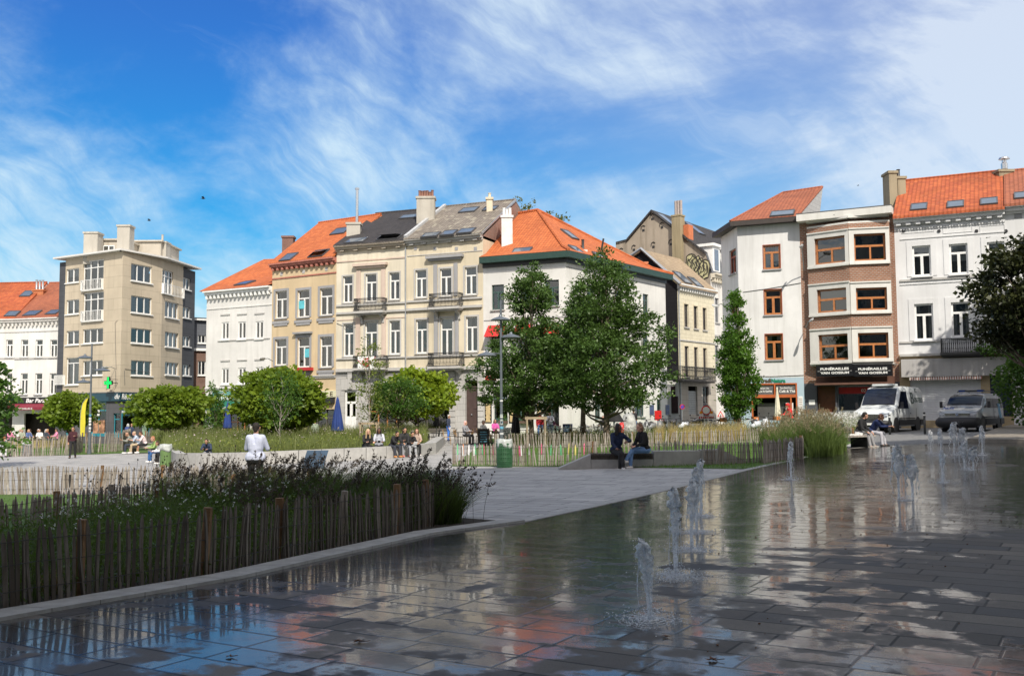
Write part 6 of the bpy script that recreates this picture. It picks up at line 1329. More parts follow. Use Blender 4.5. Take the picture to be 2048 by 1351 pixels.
# ================================================================ grasses and flowers
G_DARK = leafmat('dark fountain grass', (.040,.066,.012), (.085,.125,.026), .35); G_LAWN = leafmat('lawn blade', (.07,.15,.02), (.14,.26,.04), .3); G_MEAD = leafmat('meadow green', (.12,.16,.045), (.26,.29,.10), .4); G_STRAW = leafmat('straw grass', (.45,.36,.16), (.62,.52,.27), .35); G_BUSH = leafmat('switch grass', (.075,.125,.03), (.16,.22,.06), .35); G_BROWN = leafmat('dry tuft', (.16,.10,.04), (.28,.19,.08), .3)
HEAD = leafmat('grass seed head', (.045,.034,.028), (.12,.095,.072), .3); HEADP = leafmat('pale seed head', (.26,.22,.14), (.40,.34,.22), .35); WHT = leafmat('white petals', (.55,.54,.55), (.8,.8,.8), .35); PUR = leafmat('violet flowers', (.28,.18,.42), (.45,.32,.60), .35); BLK = simple('dry dark seed head', (.03,.022,.018), .9)
def gp(l): return [g2(a,b) for a, b in l]
nb = [tuple(p) for p in ko[2:]] 
o1 = fp
# green undergrowth right behind the near fence
band_poly = [(p[0],p[1]) for p in fp]+[tuple(g2(900,1030)), tuple(g2(640,1005)), tuple(g2(330,1030)), tuple(g2(60,1080)), tuple(g2(-200,1130))]
pts = polypts(band_poly, 9000); blades('undergrowth', pts, .42, .012, G_DARK, 'dark green undergrowth behind the nearest paling fence', spread=.5)
lv = polypts(band_poly, 26000); lv[:,2] += rng.uniform(.02,.55,size=len(lv))*rng.uniform(.4,1,size=len(lv)); leaves('foliage', lv, .05, leafmat('bed leaf', (.040,.078,.010), (.10,.17,.022), .35), None, None, .45, 'dense leafy plants growing in the near bed', 'stuff')
# ornamental fountain grass clumps
def grass_clump(label, cx, cy, h, n, mat, head=None, lean=(.1,0), nh=0, hl=.16, hr=.014, w=.012, rad=.25, spread=.55, name='ornamental_grass', group=None):
    z = gz(cx,cy); r = thing(name, (cx,cy,z), label, 'ornamental grass', group); a = rng.uniform(0,6.283,size=n); q = rad*np.sqrt(rng.uniform(size=n)); pts = np.stack([cx+q*np.cos(a), cy+q*np.sin(a), np.full(n,z)], 1)
    blades('grass_blades', pts, h, w, mat, None, lean, spread, r, None)
    if nh:
        ix = rng.choice(n, nh, replace=nh > n); o, tips, td = blades('stalks', pts[ix], h*1.12, .004, mat, None, lean, spread*.85, r, None)
        td = td/np.linalg.norm(td,axis=1)[:,None]; P_ = []; D_ = []
        for t, d in zip(tips, td):
            k = 34; s = rng.uniform(0,1,size=(k,1)); P_.append(t[None]+d[None]*s*hl+rng.normal(size=(k,3))*hr*.35); D_.append(np.repeat(d[None]*1.2,k,0)+rng.normal(size=(k,3))*.5)
        leaves('seed_heads', np.concatenate(P_), hr*2.6, head, r, np.concatenate(D_), .35, up=0)
    return r
near_cl = [(330,1010,.85),(380,1016,.9),(430,1000,.95),(480,1018,.95),(530,1002,1.0),(590,1018,1.0),(640,1008,1.0),(690,1028,1.05),(740,1010,1.05),(790,1034,1.05),(835,1040,.95),(560,1035,.85),(660,1042,.8),(760,1046,.85),(450,1040,.75),(500,1062,.6),(620,1062,.6),(868,1036,1.0),(880,1046,.85),(820,1018,1.1)]
ords = 'first second third fourth fifth sixth seventh eighth ninth tenth eleventh twelfth thirteenth fourteenth fifteenth sixteenth seventeenth eighteenth nineteenth twentieth'.split()
for i, (px, py, h) in enumerate(near_cl):
    q = G(px,py); grass_clump('%s dark brush-headed grass clump, counted from the left in the shaded near bed' % ords[sorted(near_cl).index((px,py,h))], q.x, q.y, h*.70, 1100, G_DARK, HEAD, (.30,0), 40 if px < 650 else 14, .18, .017, .013, .32, .5, group='dark fountain grass clumps in the near bed')
# wiry dark stems with seed heads
def seed_stems(label, l, h, name='seed_head_stems'):
    m = MB()
    for px, py, k, hh in l:
        b = G(px,py)
        for _ in range(k):
            x, y = b.x+random.gauss(0,.28), b.y+random.gauss(0,.3); z = gz(x,y); H = hh*random.uniform(.7,1.1); dx, dy = random.gauss(.12,.2), random.gauss(0,.12); pts = [Vector((x+dx*t**1.5,y+dy*t**1.5,z+H*t)) for t in (0,.35,.7,1)]
            m.tube(pts, [.004,.0035,.003,.002], 4, caps=False); m.ball(pts[-1], (.013,.013,.017), 6, 5)
            for j in range(random.randint(1,3)): s = random.uniform(.5,.9); p0 = pts[0].lerp(pts[-1],s); p0 = Vector((x+dx*s**1.5,y+dy*s**1.5,z+H*s)); p1 = p0+Vector((random.gauss(.04,.09),random.gauss(0,.05),random.uniform(.06,.18))); m.tube([p0,p1], .002, 3, caps=False); m.ball(p1, (.011,.011,.015), 6, 5)
    return tag(m.build(name, BLK, None), label, None, None, 'stuff')
seed_stems('thin dark stems with round seed heads rising over the near bed', [(840,1045,34,.85),(870,1050,26,.8),(800,1030,12,.85),(690,1020,6,.9),(480,1010,6,1.0),(330,1010,12,1.05),(420,1005,8,1.1),(290,1030,10,.9),(560,1010,4,1.0),(220,1035,8,.75)], 1)
# white gaura flowers
fl = polypts([tuple(g2(100,1160)),tuple(g2(330,1105)),tuple(g2(560,1075)),tuple(g2(620,1020)),tuple(g2(420,1010)),tuple(g2(250,1040)),tuple(g2(60,1100))], 300); fl[:,2] += rng.uniform(.35,.72,size=len(fl)); pp = np.repeat(fl, 5, 0)+rng.normal(size=(len(fl)*5,3))*.007; leaves('flowers', pp, .021, WHT, None, None, .8, 'scattered tiny white flowers in the near bed', 'stuff')
st = fl.copy(); st[:,2] = [gz(a,b) for a, b in st[:,:2]]; blades('flower_stems', st, .6, .005, G_DARK, 'thin stems of the white flowers in the near bed', spread=.2)
grass_clump('dry brown grass tuft poking through the nearest fence', *(lambda q: (q.x,q.y))(G(100,1190)), .26, 200, G_BROWN, w=.006, rad=.07, spread=.9, name='grass_tuft')
# lawns
lp = polypts([tuple(g2(-80,1098)), tuple(g2(190,1040)), tuple(g2(420,1018)), tuple(g2(560,992)), tuple(g2(300,992)), tuple(g2(-60,992))], 16000); blades('lawn_grass', lp, .07, .008, G_LAWN, 'short bright lawn grass inside the near fenced bed', spread=.5, seg=2)
rp_ = [g2(902,932), g2(1130,933), g2(1510,938), g2(1560,928), g2(1650,908), g2(1660,886), g2(1300,890), g2(990,896)]; lp = polypts(rp_, 26000); blades('lawn_grass', lp, .09, .014, G_LAWN, 'bright lawn grass between the two fences behind the bench', spread=.5, seg=2)
lp = polypts([g2(15,912), g2(130,910), g2(250,906), g2(268,904), g2(268,893), g2(100,893), g2(0,895)], 5000); blades('lawn_grass', lp, .12, .02, G_LAWN, 'lawn grass along the far left fence', spread=.5, seg=2)
# straw grasses left and behind right fence
lp = polypts([g2(25,898), g2(160,896), g2(160,880), g2(10,880)], 4500); blades('straw_grass', lp, .75, .018, G_STRAW, 'straw coloured tall grass behind the far left fence', spread=.3)
meadow = [g2(1000,893), g2(1200,890), g2(1560,880), g2(1640,878), g2(1640,866), g2(1100,866), g2(1010,872)]; lp = polypts(meadow, 20000); blades('meadow_grass', lp, .55, .016, G_MEAD, 'green meadow plants in the bench garden', spread=.4)
dp = polypts([g2(1080,888), g2(1300,884), g2(1300,868), g2(1120,868)], 900); dp[:,2] += rng.uniform(.4,.85,size=len(dp)); leaves('daisies', np.repeat(dp,3,0)+rng.normal(size=(len(dp)*3,3))*.02, .06, WHT, None, None, .9, 'white daisies in the bench garden by the big trees', 'stuff')
for i, (px, py) in enumerate(((1318,886),(1345,885),(1372,886),(1395,884),(1418,885),(1440,882),(1462,883),(1482,880),(1090,884),(1150,882),(1545,890))):
    q = G(px,py); grass_clump('%s golden feather grass clump in the bench garden behind the fence' % ords[i], q.x, q.y, .95 if i < 8 else .7, 300, G_STRAW, w=.014, rad=.25, spread=.28, group='golden feather grass clumps')
# big switch grass mound at right
sw = [(1560,905,.9),(1590,908,1.15),(1615,912,1.25),(1640,913,1.25),(1660,909,1.1),(1600,896,1.35),(1630,898,1.4),(1655,896,1.3),(1575,892,1.2),(1668,902,.85),(1540,894,.9)]
for i, (px, py, h) in enumerate(sw):
    q = G(px,py); grass_clump('%s tuft, counted from the left, of the tall green grass mound beside the wooden bench' % ords[sorted(sw).index((px,py,h))], q.x, q.y, h*.84, 850, G_BUSH, HEADP, (0,0), 70, .16, .016, .017, .42, .38, group='tall switch grass mound')
dp = polypts([g2(1640,884), g2(1712,880), g2(1722,868), g2(1630,866)], 1500); sp_ = dp.copy(); dp[:,2] += rng.uniform(.6,1.15,size=len(dp)); leaves('daisies', np.repeat(dp,3,0)+rng.normal(size=(len(dp)*3,3))*.02, .07, WHT, None, None, .9, 'white daisies in front of the delivery van', 'stuff'); blades('daisy_stems', np.repeat(sp_,3,0), 1.0, .010, G_MEAD, 'green stems of the daisies by the van', spread=.3)
# planter meadow (left centre)
pm_ = [g2(348,923), g2(400,925), g2(500,924), g2(640,918), g2(760,912), g2(855,903), g2(850,868), g2(560,866), g2(330,872), g2(300,884)]; lp = polypts(pm_, 70000); lp[:,2] += .36; mh = .55+.45*np.sin(lp[:,0]*1.3+np.sin(lp[:,1]*.9)*2)*np.sin(lp[:,1]*.7+lp[:,0]*.4); blades('meadow_grass', lp, .25+.55*np.clip(mh,0,1)+np.clip((lp[:,1]-50)*.03,0,.4), .028, G_MEAD, 'tall green meadow plants filling the raised planter', spread=.45)
lv = polypts(pm_, 40000); lv[:,2] += .36+rng.uniform(.03,.55,size=len(lv)); leaves('foliage', lv, .12, leafmat('planter leaf', (.11,.17,.035), (.30,.33,.07), .4), None, None, .5, 'leafy plants in the raised planter', 'stuff'); lw = polypts(pm_, 2600); lw[:,2] += .36+rng.uniform(.45,.95,size=len(lw)); leaves('flowers', lw, .07, leafmat('mixed pale flowers', (.50,.42,.30), (.62,.50,.60), .35), None, None, .8, 'pale pink and cream flower heads over the raised planter', 'stuff')
vp = polypts([g2(560,884), g2(830,876), g2(835,868), g2(600,868)], 5200); vp[:,2] += rng.uniform(1.25,1.85,size=len(vp)); leaves('verbena_flowers', vp, .10, PUR, None, None, .8, 'purple verbena flowers at the back of the planter', 'stuff'); vs = vp.copy(); vs[:,2] = [gz(a,b) for a, b in vs[:,:2]]; blades('verbena_stems', vs[:2200], 1.6, .014, G_MEAD, 'thin stems of the purple verbena', spread=.15)
# ================================================================ street furniture
POLE = simple('blue grey painted steel', (.14,.16,.18), .4, .1, metal=.3)
def street_lamp(label, px, Y, ytop, heads, stickers=True):
    b = GX(px, Y); r = thing('street_lamp', b, label, 'street lamp', 'three-headed street lamps'); zt = P(px, ytop, Y).z
    m = MB(); m.tube([b+Vector((0,0,-.05)), b+Vector((0,0,1.1))], .085, 12); m.tube([b+Vector((0,0,1.1)), Vector((b.x,b.y,zt))], [.065,.05], 12); m.tube([b, b+Vector((0,0,.25))], .13, 12); m.build('pole', POLE, r, smooth=True)
    for hx, hy in heads:
        q = P(hx, hy, Y); dx = q.x-b.x; m = MB()
        if abs(dx) > .15: m.tube([(b.x,b.y,q.z+.02), (q.x,b.y,q.z+.05)], .025, 6)
        ar = m.build('arm', POLE, r) if m.v else r
        MB().lathe([(.02,.20),(.06,.18),(.08,.10),(.33,.02),(.45,-.05),(.45,-.075),(.30,-.09)], (q.x,b.y,q.z), 20).build('lamp_head', POLE, ar if ar is not r else r, smooth=True)
    if stickers:
        for k in range(9):
            z = random.uniform(.6,2.3); a = random.uniform(-2.4,-.8); w = random.choice([.05,.07]); R_ = .088 if z < 1.1 else .068; m = MB()
            m.tube([b+Vector((0,0,z)), b+Vector((0,0,z+random.uniform(.05,.12)))], R_+.003, 12); m.build('sticker', simple('sticker %d' % (k%4), ((.7,.7,.68),(.12,.35,.5),(.65,.65,.66),(.4,.45,.42))[k%4], .5, .3, 20), r)
street_lamp('grey street lamp with three disc heads before the white restaurant', 1003, 45, 600, ((1001,637),(1022,672),(974,708)))
street_lamp('grey street lamp with three disc heads before the tan block', 180, 60, 687, ((170,714),(205,739),(167,763)))
def wall_lamp(label, wx, wy, hx, hy, Y, arm=1.4, w=None):
    a = P(wx, wy, Y); c = P(hx, hy, Y-arm); r = thing('wall_lamp', a, label, 'wall lamp', 'lamps on wall brackets'); m = MB(); m.tube([a, a.lerp(c,.5)+Vector((0,0,.12)), c], .03, 6); m.build('arm', GREYM, r)
    d = (c-a); d.z = 0; d.normalize(); m = MB(); m.tube([c-d*.3, c-d*.1, c+d*.25, c+d*.38], [.06,.13,.15,.05], 10, flat=.5); m.build('lamp_head', simple('pale lamp head', (.45,.46,.46), .4), r, smooth=True)
    return r
wall_lamp('lamp on a short arm between white snack house and brick house', 1612, 655, 1622, 640, 62.6, 1.3)
wall_lamp('double floodlight on a mast arm high on the white snack house edge', 1608, 540, 1603, 493, 62.6, 1.6)
wall_lamp('lamp reaching out over the side street beside the columnar tree', 1452, 611, 1432, 611, 66.5, .6)
wall_lamp('lamp on the ochre house wall above the big round tree', 546, 722, 526, 717, 76.5, 1.2)
wall_lamp('lamp on the tan block corner above the pharmacy cross', 233, 738, 212, 735, 84.5, 1.2)
GRN = simple('green slatted bin', (.035,.11,.05), .5, .2, dirt=.2); BAG = simple('translucent bin bag', (.45,.48,.46), .25, .25, 9, bump=.5, bscale=14)
def bin_(label, px, pyb, pyt, wpx, mat, bag=True, ribs=True):
    b = G(px, pyb); s = b.y/FPX; h = (pyb-pyt)*s; rr = wpx*s/2; r = thing('litter_bin', b, label, 'litter bin', 'litter bins'); m = MB(); n = 26
    m.lathe([(rr*1.0,0),(rr*1.02,h*.12),(rr*.97,h*.13),(rr*.93,h*.5),(rr*.95,h*.86),(rr*.90,h*.87),(rr*.88,h*.6)], b, n)
    if ribs:
        for k in range(28): a = 2*math.pi*k/28; m.box((b.x+rr*.985*math.cos(a), b.y+rr*.985*math.sin(a), b.z+h*.5), (.03,.03,h*.72), a)
        for z in (.2,.35,.5,.65,.8): m.lathe([(rr*1.005,h*z),(rr*1.03,h*z+.01),(rr*1.03,h*z+.03),(rr*1.005,h*z+.04)], b, n)
    m.build('bin_body', mat, r, smooth=True)
    if bag:
        m = MB(); k2 = 28; ring = []
        prof = [(rr*1.01,h*.70),(rr*1.05,h*.80),(rr*1.0,h*.96),(rr*.9,h*1.0),(rr*.75,h*.93),(rr*.6,h*.7)]
        m.lathe(prof, b, k2); vs = []
        for i, (x, y, z) in enumerate(m.v): a = math.atan2(y-b.y, x-b.x); f = 1+.05*math.sin(a*7)+.03*math.sin(a*13+1); zz = z+.05*h*math.sin(a*3+1)*(1 if z < b.z+h*.85 else .3); vs.append((b.x+(x-b.x)*f, b.y+(y-b.y)*f, zz))
        m.v = vs; m.build('bin_bag', BAG, r, smooth='all')
bin_('dark green ribbed litter bin with bag, before the painted fence', 1009, 934, 878, 31, GRN)
bin_('olive green litter bin with pale bag, beside seated people in white', 331, 932, 888, 23, simple('olive bin', (.12,.20,.07), .5, .1), True, False)
bin_('grey litter bin with translucent bag, by the far left fence', 55, 911, 882, 19, simple('grey bin', (.20,.21,.22), .5, .1), True, False)
# concrete bench with slatted seat
def concrete_bench():
    y0 = 30.2; A = G(1118,933); Bq = G(1500,933); A.y = Bq.y = (A.y+Bq.y)/2; y0 = A.y; s = y0/FPX; X = lambda px: P(px, 915, y0).x; z = lambda px: gz(X(px), y0)
    r = thing('concrete_bench', (X(1300),y0,z(1300)), 'long pale concrete block bench with sloped ends and slatted seat', 'bench'); H = 28*s+.02; dp = .55
    def blk(name, p, q, hp, hq, low=False):
        x0, x1 = X(p)+.006, X(q)-.006; zz = (z(p)+z(q))/2; m = MB(); m.prism([(x0,y0,zz-.1),(x1,y0,zz-.1),(x1,y0,zz+hq),(x0,y0,zz+hp)], (0,dp,0)); return m.fixn().build(name, CONC2, r)
    blk('block', 1118,1182,.04,H); blk('block', 1182,1307,H*.56,H*.56); blk('block', 1307,1402,H,H); blk('block', 1402,1440,H,H); blk('block', 1440,1500,H,.03)
    x0, x1 = X(1183), X(1306); zz = z(1240)+H*.56; n = 26; m = MB()
    for k in range(n): xx = x0+(x1-x0)*(k+.5)/n; m.box((xx, y0+dp/2-.01, zz+H*.33), ((x1-x0)/n*.62, dp+.04, .06)); m.box((xx, y0+.02, zz+H*.17), ((x1-x0)/n*.5, .04, H*.30))
    for yy in (.08,dp-.08): m.box(((x0+x1)/2, y0+yy, zz+H*.14), (x1-x0,.05,H*.26))
    m.build('slatted_seat', simple('dark weathered hardwood', (.10,.085,.07), .75, .3, 8), r); return y0, zz+H*.33+.03, dp
CONC2 = simple('smooth concrete', (.38,.375,.36), .8, .10, 4, bump=.1, dirt=.25)
BY, BZ, BD = concrete_bench()
# planter wall
def planter():
    l = [(336,905),(340,921),(352,930),(400,931),(500,929),(640,923),(760,917),(830,912),(872,907)]; P0 = [G(a,b) for a, b in l]; r = thing('planter_wall', P0[4], 'long low concrete block wall edging the raised planter where people sit', 'wall'); pts = [(p.x,p.y) for p in P0]
    n = 34; L = lerp_line(pts, n*2); O = offset_line(L, .38)
    m = MB()
    for i in range(n):
        a, am, c = Vector(L[2*i]), Vector(L[2*i+1]), Vector(L[2*i+2]); oa, om, oc = Vector(O[2*i]), Vector(O[2*i+1]), Vector(O[2*i+2]); e = .012/(c-a).length; a, c = a.lerp(c,e), c.lerp(a,e); oa, oc = oa.lerp(oc,e), oc.lerp(oa,e); strip(m, [a,am,c],[oa,om,oc], -.1, .50)
    m.fixn().build('wall_blocks', CONC2, r); e0 = G(872,907); q = G(900,878); m = MB(); d = Vector((q.x-e0.x,q.y-e0.y)).normalized(); L2 = lerp_line([(e0.x,e0.y),(q.x,q.y)], 8); O2 = offset_line(L2, .5); strip(m, L2[:5], O2[:5], -.1, .50); m.fixn().build('end_block', CONC2, r)
    g = sheet('planter_soil', [tuple(p) for p in O]+[g2(860,872),g2(560,866),g2(336,872)], .36, SOIL, 1.0, 'soil of the raised planter')
planter()
# wooden bench at right
WGREY = simple('weathered grey timber', (.33,.30,.27), .8, .2, 7, bump=.3)
def wood_bench():
    a = G(1682,899); b = G(1752,893); d = Vector((b.x-a.x,b.y-a.y,0)); L = d.length; d.normalize(); n = Vector((-d.y,d.x,0)); r = thing('wooden_bench', a, 'wide grey timber bench on dark legs beside the tall grass', 'bench'); zz = a.z+.46
    for k in range(9):
        m = MB(); c = a+d*(L*(k+.5)/9)+n*.45; c.z = zz; m.box(c, (L/9*.9,.95,.07), math.atan2(d.y,d.x)); m.build('plank', WGREY, r)
    for t in (.13,.85): m = MB(); c = a+d*(L*t)+n*.45; c.z = a.z+.2; m.box(c, (.12,.7,.42), math.atan2(d.y,d.x)); m.build('leg', DARKM, r)
    m = MB(); c = a+d*(L*.12)+n*.92; c.z = zz+.3; m.box(c, (.75,.06,.28), math.atan2(d.y,d.x)); m.build('backrest', WGREY, r); m = MB(); c = a+d*(L*.62)+n*.95; c.z = zz+.3; m.box(c, (.5,.06,.3), math.atan2(d.y,d.x)); m.build('backrest', simple('dark backrest', (.05,.05,.05), .6), r)
    t = a+d*(L*.55)+n*.25; t.z = zz+.05; rr = thing('paper_wrap', t, 'white paper wrapping lying on the wooden bench', 'paper'); m = MB(); m.box(t, (.55,.25,.05), .3); m.box(t+Vector((.2,.05,.05)), (.25,.2,.04), .8, .2); m.build('paper', WHITEP, rr)
    return a, d, n, L, zz+.035
WB = wood_bench()
def small_bench():
    a = G(262,907); r = thing('stone_bench', a, 'short light stone bench under three seated people at left', 'bench'); m = MB(); s = a.y/FPX; m.box((a.x+.55,a.y+.3,a.z+.40), (1.5,.6,.14)); m.build('seat', CONC2, r); 
    for x in (.0,1.05): m = MB(); m.box((a.x+x,a.y+.3,a.z+.14), (.2,.45,.38)); m.build('leg', simple('bench base', (.12,.11,.10)), r)
    return a
SB = small_bench()
def back_bench():
    a = G(108,976); r = thing('slatted_bench', a, 'dark slatted backless bench seen through the leaning palings', 'bench'); m = MB()
    for k in range(5): m.box((a.x+.35*k+.4,a.y+.25,a.z+.42), (.30,.5,.05))
    m.build('seat', WGREY, r); 
    for x in (.3,1.9): m = MB(); m.box((a.x+x,a.y+.25,a.z+.2), (.1,.4,.4)); m.build('leg', DARKM, r)
back_bench()
def info_panel():
    b = G(632,958); s = b.y/FPX; r = thing('information_panel', b, 'tilted dark blue information panel standing behind the dark grasses', 'sign'); c = P(630,918,b.y); m = MB(); w, h = 42*s, .62
    M = Matrix.Rotation(R(8),3,'Z') @ Matrix.Rotation(R(-38),3,'X'); q = [Vector(c)+M @ Vector((x+.22*z,y,z)) for z in (-h/2,h/2) for x, y in ((-w/2,-.015),(w/2,-.015),(w/2,.015),(-w/2,.015))]; m.hexa(q); m.build('panel', simple('blue panel', (.03,.06,.10), .35, .2, 4), r)
    m = MB(); m.tube([b, c+Vector((-.15,.02,-.05))], .035, 8); m.tube([b+Vector((.35,0,0)), c+Vector((.2,.02,-.05))], .035, 8); m.build('post', DARKM, r)
info_panel()
# parasols, closed
def parasol(label, px, pyb, ytop, wpx, mat, Y=None, ytie=.45):
    b = GX(px, Y); zt = P(px, ytop, Y).z; s = Y/FPX; rr = wpx*s/2; H = zt-b.z; r = thing('closed_parasol', b, label, 'parasol', 'closed parasols'); m = MB(); m.tube([b, (b.x,b.y,zt+.05)], .025, 8); m.build('pole', GREYM, r); m = MB(); m.tube([b, b+Vector((0,0,.10))], [.28,.25], 12); m.build('base', simple('parasol base', (.15,.15,.15)), r)
    z0 = P(px, pyb, Y).z-b.z; L = H-z0; prof = [(rr*.92,z0),(rr*1.0,z0+L*.04),(rr*.82,z0+L*.25),(rr*.62,z0+L*.5),(rr*.42,z0+L*.72),(rr*.2,z0+L*.93),(.03,H)]; MB().lathe(prof, b, 36, .16, 9).build('canopy', mat, r, smooth='all'); return r
NAVY = simple('royal blue canvas', (.022,.05,.20), .8, .1); BLKC = simple('black canvas', (.018,.018,.02), .8, .2)
p_ = parasol('closed royal blue parasol before the green cafe door', 455, 856, 803, 15, NAVY, 70); parasol('closed royal blue parasol left of the white panelled door', 675, 862, 794, 23, NAVY, 62)
parasol('closed black parasol by the dark shopfront of the beige house', 873, 852, 806, 13, BLKC, 66); parasol('closed black parasol behind the lamp post before the white restaurant', 1031, 866, 798, 17, BLKC, 56); parasol('closed cream parasol before the blue snack shop', 1556, 838, 774, 13, simple('cream canvas', (.66,.63,.50), .8, .1), 60)
def open_umb(label, px, py, Y, rx, mat): q = P(px, py, Y); b = GX(px,Y); r = thing('cafe_umbrella', b, label, 'umbrella'); MB().lathe([(.05,.55),(rx*.6,.42),(rx,.0),(rx*.97,-.03)], (q.x,Y,q.z), 12, .04, 4).build('canopy', mat, r); m = MB(); m.tube([b,(q.x,Y,q.z+.5)], .025, 6); m.build('pole', GREYM, r)
open_umb('small open black parasol beside the right tree trunk', 1228, 842, 58, .55, BLKC)
# feather flag
def flag():
    b = GX(160, 66); r = thing('feather_flag', b, 'tall narrow yellow feather flag in front of the pharmacy', 'flag'); pts = [P(x,y,66) for x,y in ((160,872),(160,845),(161,825),(165,806),(171,797),(175,795))]; m = MB(); m.tube([b]+pts, .02, 6); m.build('pole', GREYM, r)
    m = MB(); n = len(pts); wd = [.28,.34,.30,.24,.14,.03]
    for i in range(n-1):
        a, c = pts[i], pts[i+1]; m.hexa([a+Vector((0,.0,0)),a+Vector((wd[i],.03,0)),a+Vector((wd[i],.05,0)),a+Vector((0,.02,0)),c,c+Vector((wd[i+1],.03,0)),c+Vector((wd[i+1],.05,0)),c+Vector((0,.02,0))])
    m.build('flag_cloth', simple('yellow cloth', (.60,.52,.04), .7, .1), r)
flag()
# traffic signs
def disc_sign(name, label, px, py, rpx, Y, kind):
    c = P(px,py,Y); b = GX(px,Y); s = Y/FPX; rr = rpx*s; r = thing(name, b, label, 'traffic sign'); m = MB(); m.tube([b,(c.x,Y,c.z+rr)], .03, 8); m.build('post', GREYM, r); red = simple('sign red', (.60,.02,.02), .4, .03); y = Y-.05
    def disc(rad, yy, mat, nm, n=24, rot=0):
        m = MB(); m.prism([(c.x+rad*math.cos(2*math.pi*k/n+rot), yy, c.z+rad*math.sin(2*math.pi*k/n+rot)) for k in range(n)], (0,.015,0)); return m.fixn().build(nm, mat, r)
    if kind == 'closed': disc(rr,y,red,'sign_plate'); disc(rr*.76,y-.012,WHITEP,'sign_face')
    elif kind == 'park': disc(rr,y,red,'sign_plate'); disc(rr*.72,y-.012,simple('sign blue', (.04,.08,.5), .4),'sign_face'); m = MB(); m.tube([(c.x-rr*.5,y-.02,c.z+rr*.5),(c.x+rr*.5,y-.02,c.z-rr*.5)], rr*.09, 4); m.build('bar', red, r)
    elif kind == 'warn': disc(rr,y,red,'sign_plate',3,math.pi/2); disc(rr*.62,y-.012,WHITEP,'sign_face',3,math.pi/2); m = MB(); m.box((c.x,y-.02,c.z-.02),(.05,.01,rr*.6),0,0,.3); m.build('symbol', BLACKF, r)
    if kind == 'closed':
        for dx in (-1.1,1.1): m = MB(); m.tube([(c.x+rr*dx,y-.04,c.z-rr*.45),(c.x+rr*dx,y+.05,c.z-rr*.45)], .085, 10); m.build('warning_light', simple('amber lens', (.8,.28,.02), .3), r)
        m = MB(); n = 8
        for k in range(n): m.box((c.x-rr*1.6+rr*3.2*(k+.5)/n,Y-.02,c.z-rr*1.5),(rr*3.2/n*.5,.03,.12))
        m.build('barrier_stripe', red, r); m = MB(); m.box((c.x,Y,c.z-rr*1.5),(rr*3.3,.02,.16)); m.box((c.x,Y-.01,c.z-rr*2.3),(.3,.02,.35)); m.build('barrier', WHITEP, r)
disc_sign('road_closed_sign','round white road closed sign with red rim and amber lamps',1412,820,9.5,60,'closed'); disc_sign('no_parking_sign','small blue and red no parking disc on a post',1364.5,813,5,62,'park'); disc_sign('warning_sign','red triangular warning sign right of the road closed disc',1441,829,8,62,'warn')
# bollards
for px, pyb, pyt, lab in ((1780,869,828,'first bollard from the left, beside the front of the white delivery van'),(1850,868,824,'middle bollard, at the rear wheel of the white delivery van'),(1989,860,823,'right bollard, in front of the police van side')):
    b = G(px,pyb); h = (pyb-pyt)*b.y/FPX; r = thing('bollard', b, lab, 'bollard', 'dark street bollards'); m = MB(); m.tube([b, b+Vector((0,0,h-.02)), b+Vector((0,0,h))], [.055,.055,.04], 12); m.build('post', DARKM, r, smooth=True); m = MB(); m.tube([b+Vector((0,0,h*.84)), b+Vector((0,0,h*.90))], .058, 12); m.build('reflector_band', WHITEP, r, smooth=True)
# ---- cafe chairs and tables, built once and copied
def ordw(n):
    if n <= 20: return ords[n-1]
    t, u = divmod(n, 10); return ('twent','thirt','fort')[t-2]+('ieth' if u == 0 else 'y-'+ords[u-1])
RAT = simple('rattan', (.30,.19,.09), .7, .2, 12); BLKP = simple('black chair paint', (.03,.03,.03), .5)
def chair(mat, fm, arms=False):
    r = thing('cafe_chair', (0,0,0), 'x', 'chair', local=True); m = MB(); m.box((0,0,.45),(.42,.42,.035)); m.build('seat', mat, r); m = MB()
    for k in range(-2,3): m.tube([(k*.085,.19,.47),(k*.085,.25,.82)], .012, 5)
    m.tube([(-.2,.19,.45),(-.2,.25,.80),(-.12,.27,.88),(.12,.27,.88),(.2,.25,.80),(.2,.19,.45)], .016, 6); m.box((0,.24,.72),(.36,.02,.2),0,.15); m.build('backrest', mat, r)
    for x, y in ((-.18,-.18),(.18,-.18),(-.18,.18),(.18,.18)): m = MB(); m.tube([(x*1.12,y*1.12,0),(x,y,.45)], .014, 5); m.build('leg', fm, r)
    if arms:
        for x in (-.21,.21): m = MB(); m.tube([(x,.22,.66),(x,-.15,.66),(x,-.18,.45)], .014, 5); m.build('armrest', fm, r)
    return r
def table(mat):
    r = thing('cafe_table', (0,0,0), 'x', 'table', local=True); m = MB(); m.tube([(0,0,.70),(0,0,.73)], .34, 16); m.build('tabletop', mat, r); m = MB(); m.tube([(0,0,.02),(0,0,.70)], .03, 8); m.build('stem', BLKP, r)
    m = MB(); m.tube([(-.25,0,.02),(.25,0,.02)], .02, 6); m.tube([(0,-.25,.02),(0,.25,.02)], .02, 6); m.build('foot', BLKP, r); return r
ch1 = chair(RAT, RAT); ch2 = chair(BLKP, BLKP, True); tb1 = table(simple('dark tabletop', (.05,.045,.04), .4)); tb2 = table(simple('pale tabletop', (.42,.42,.38), .4)); used = set(); CNT = {}
def put(proto, x, y, rz, label, group):
    if '#' in label: CNT[label] = CNT.get(label,0)+1; label = label.replace('#', ordw(CNT[label]))
    o = proto if proto.name not in used else copy_tree(proto); used.add(proto.name); o.location = (x,y,gz(x,y)); o.rotation_euler = (0,0,rz); o['label'] = label; o['group'] = group; return o
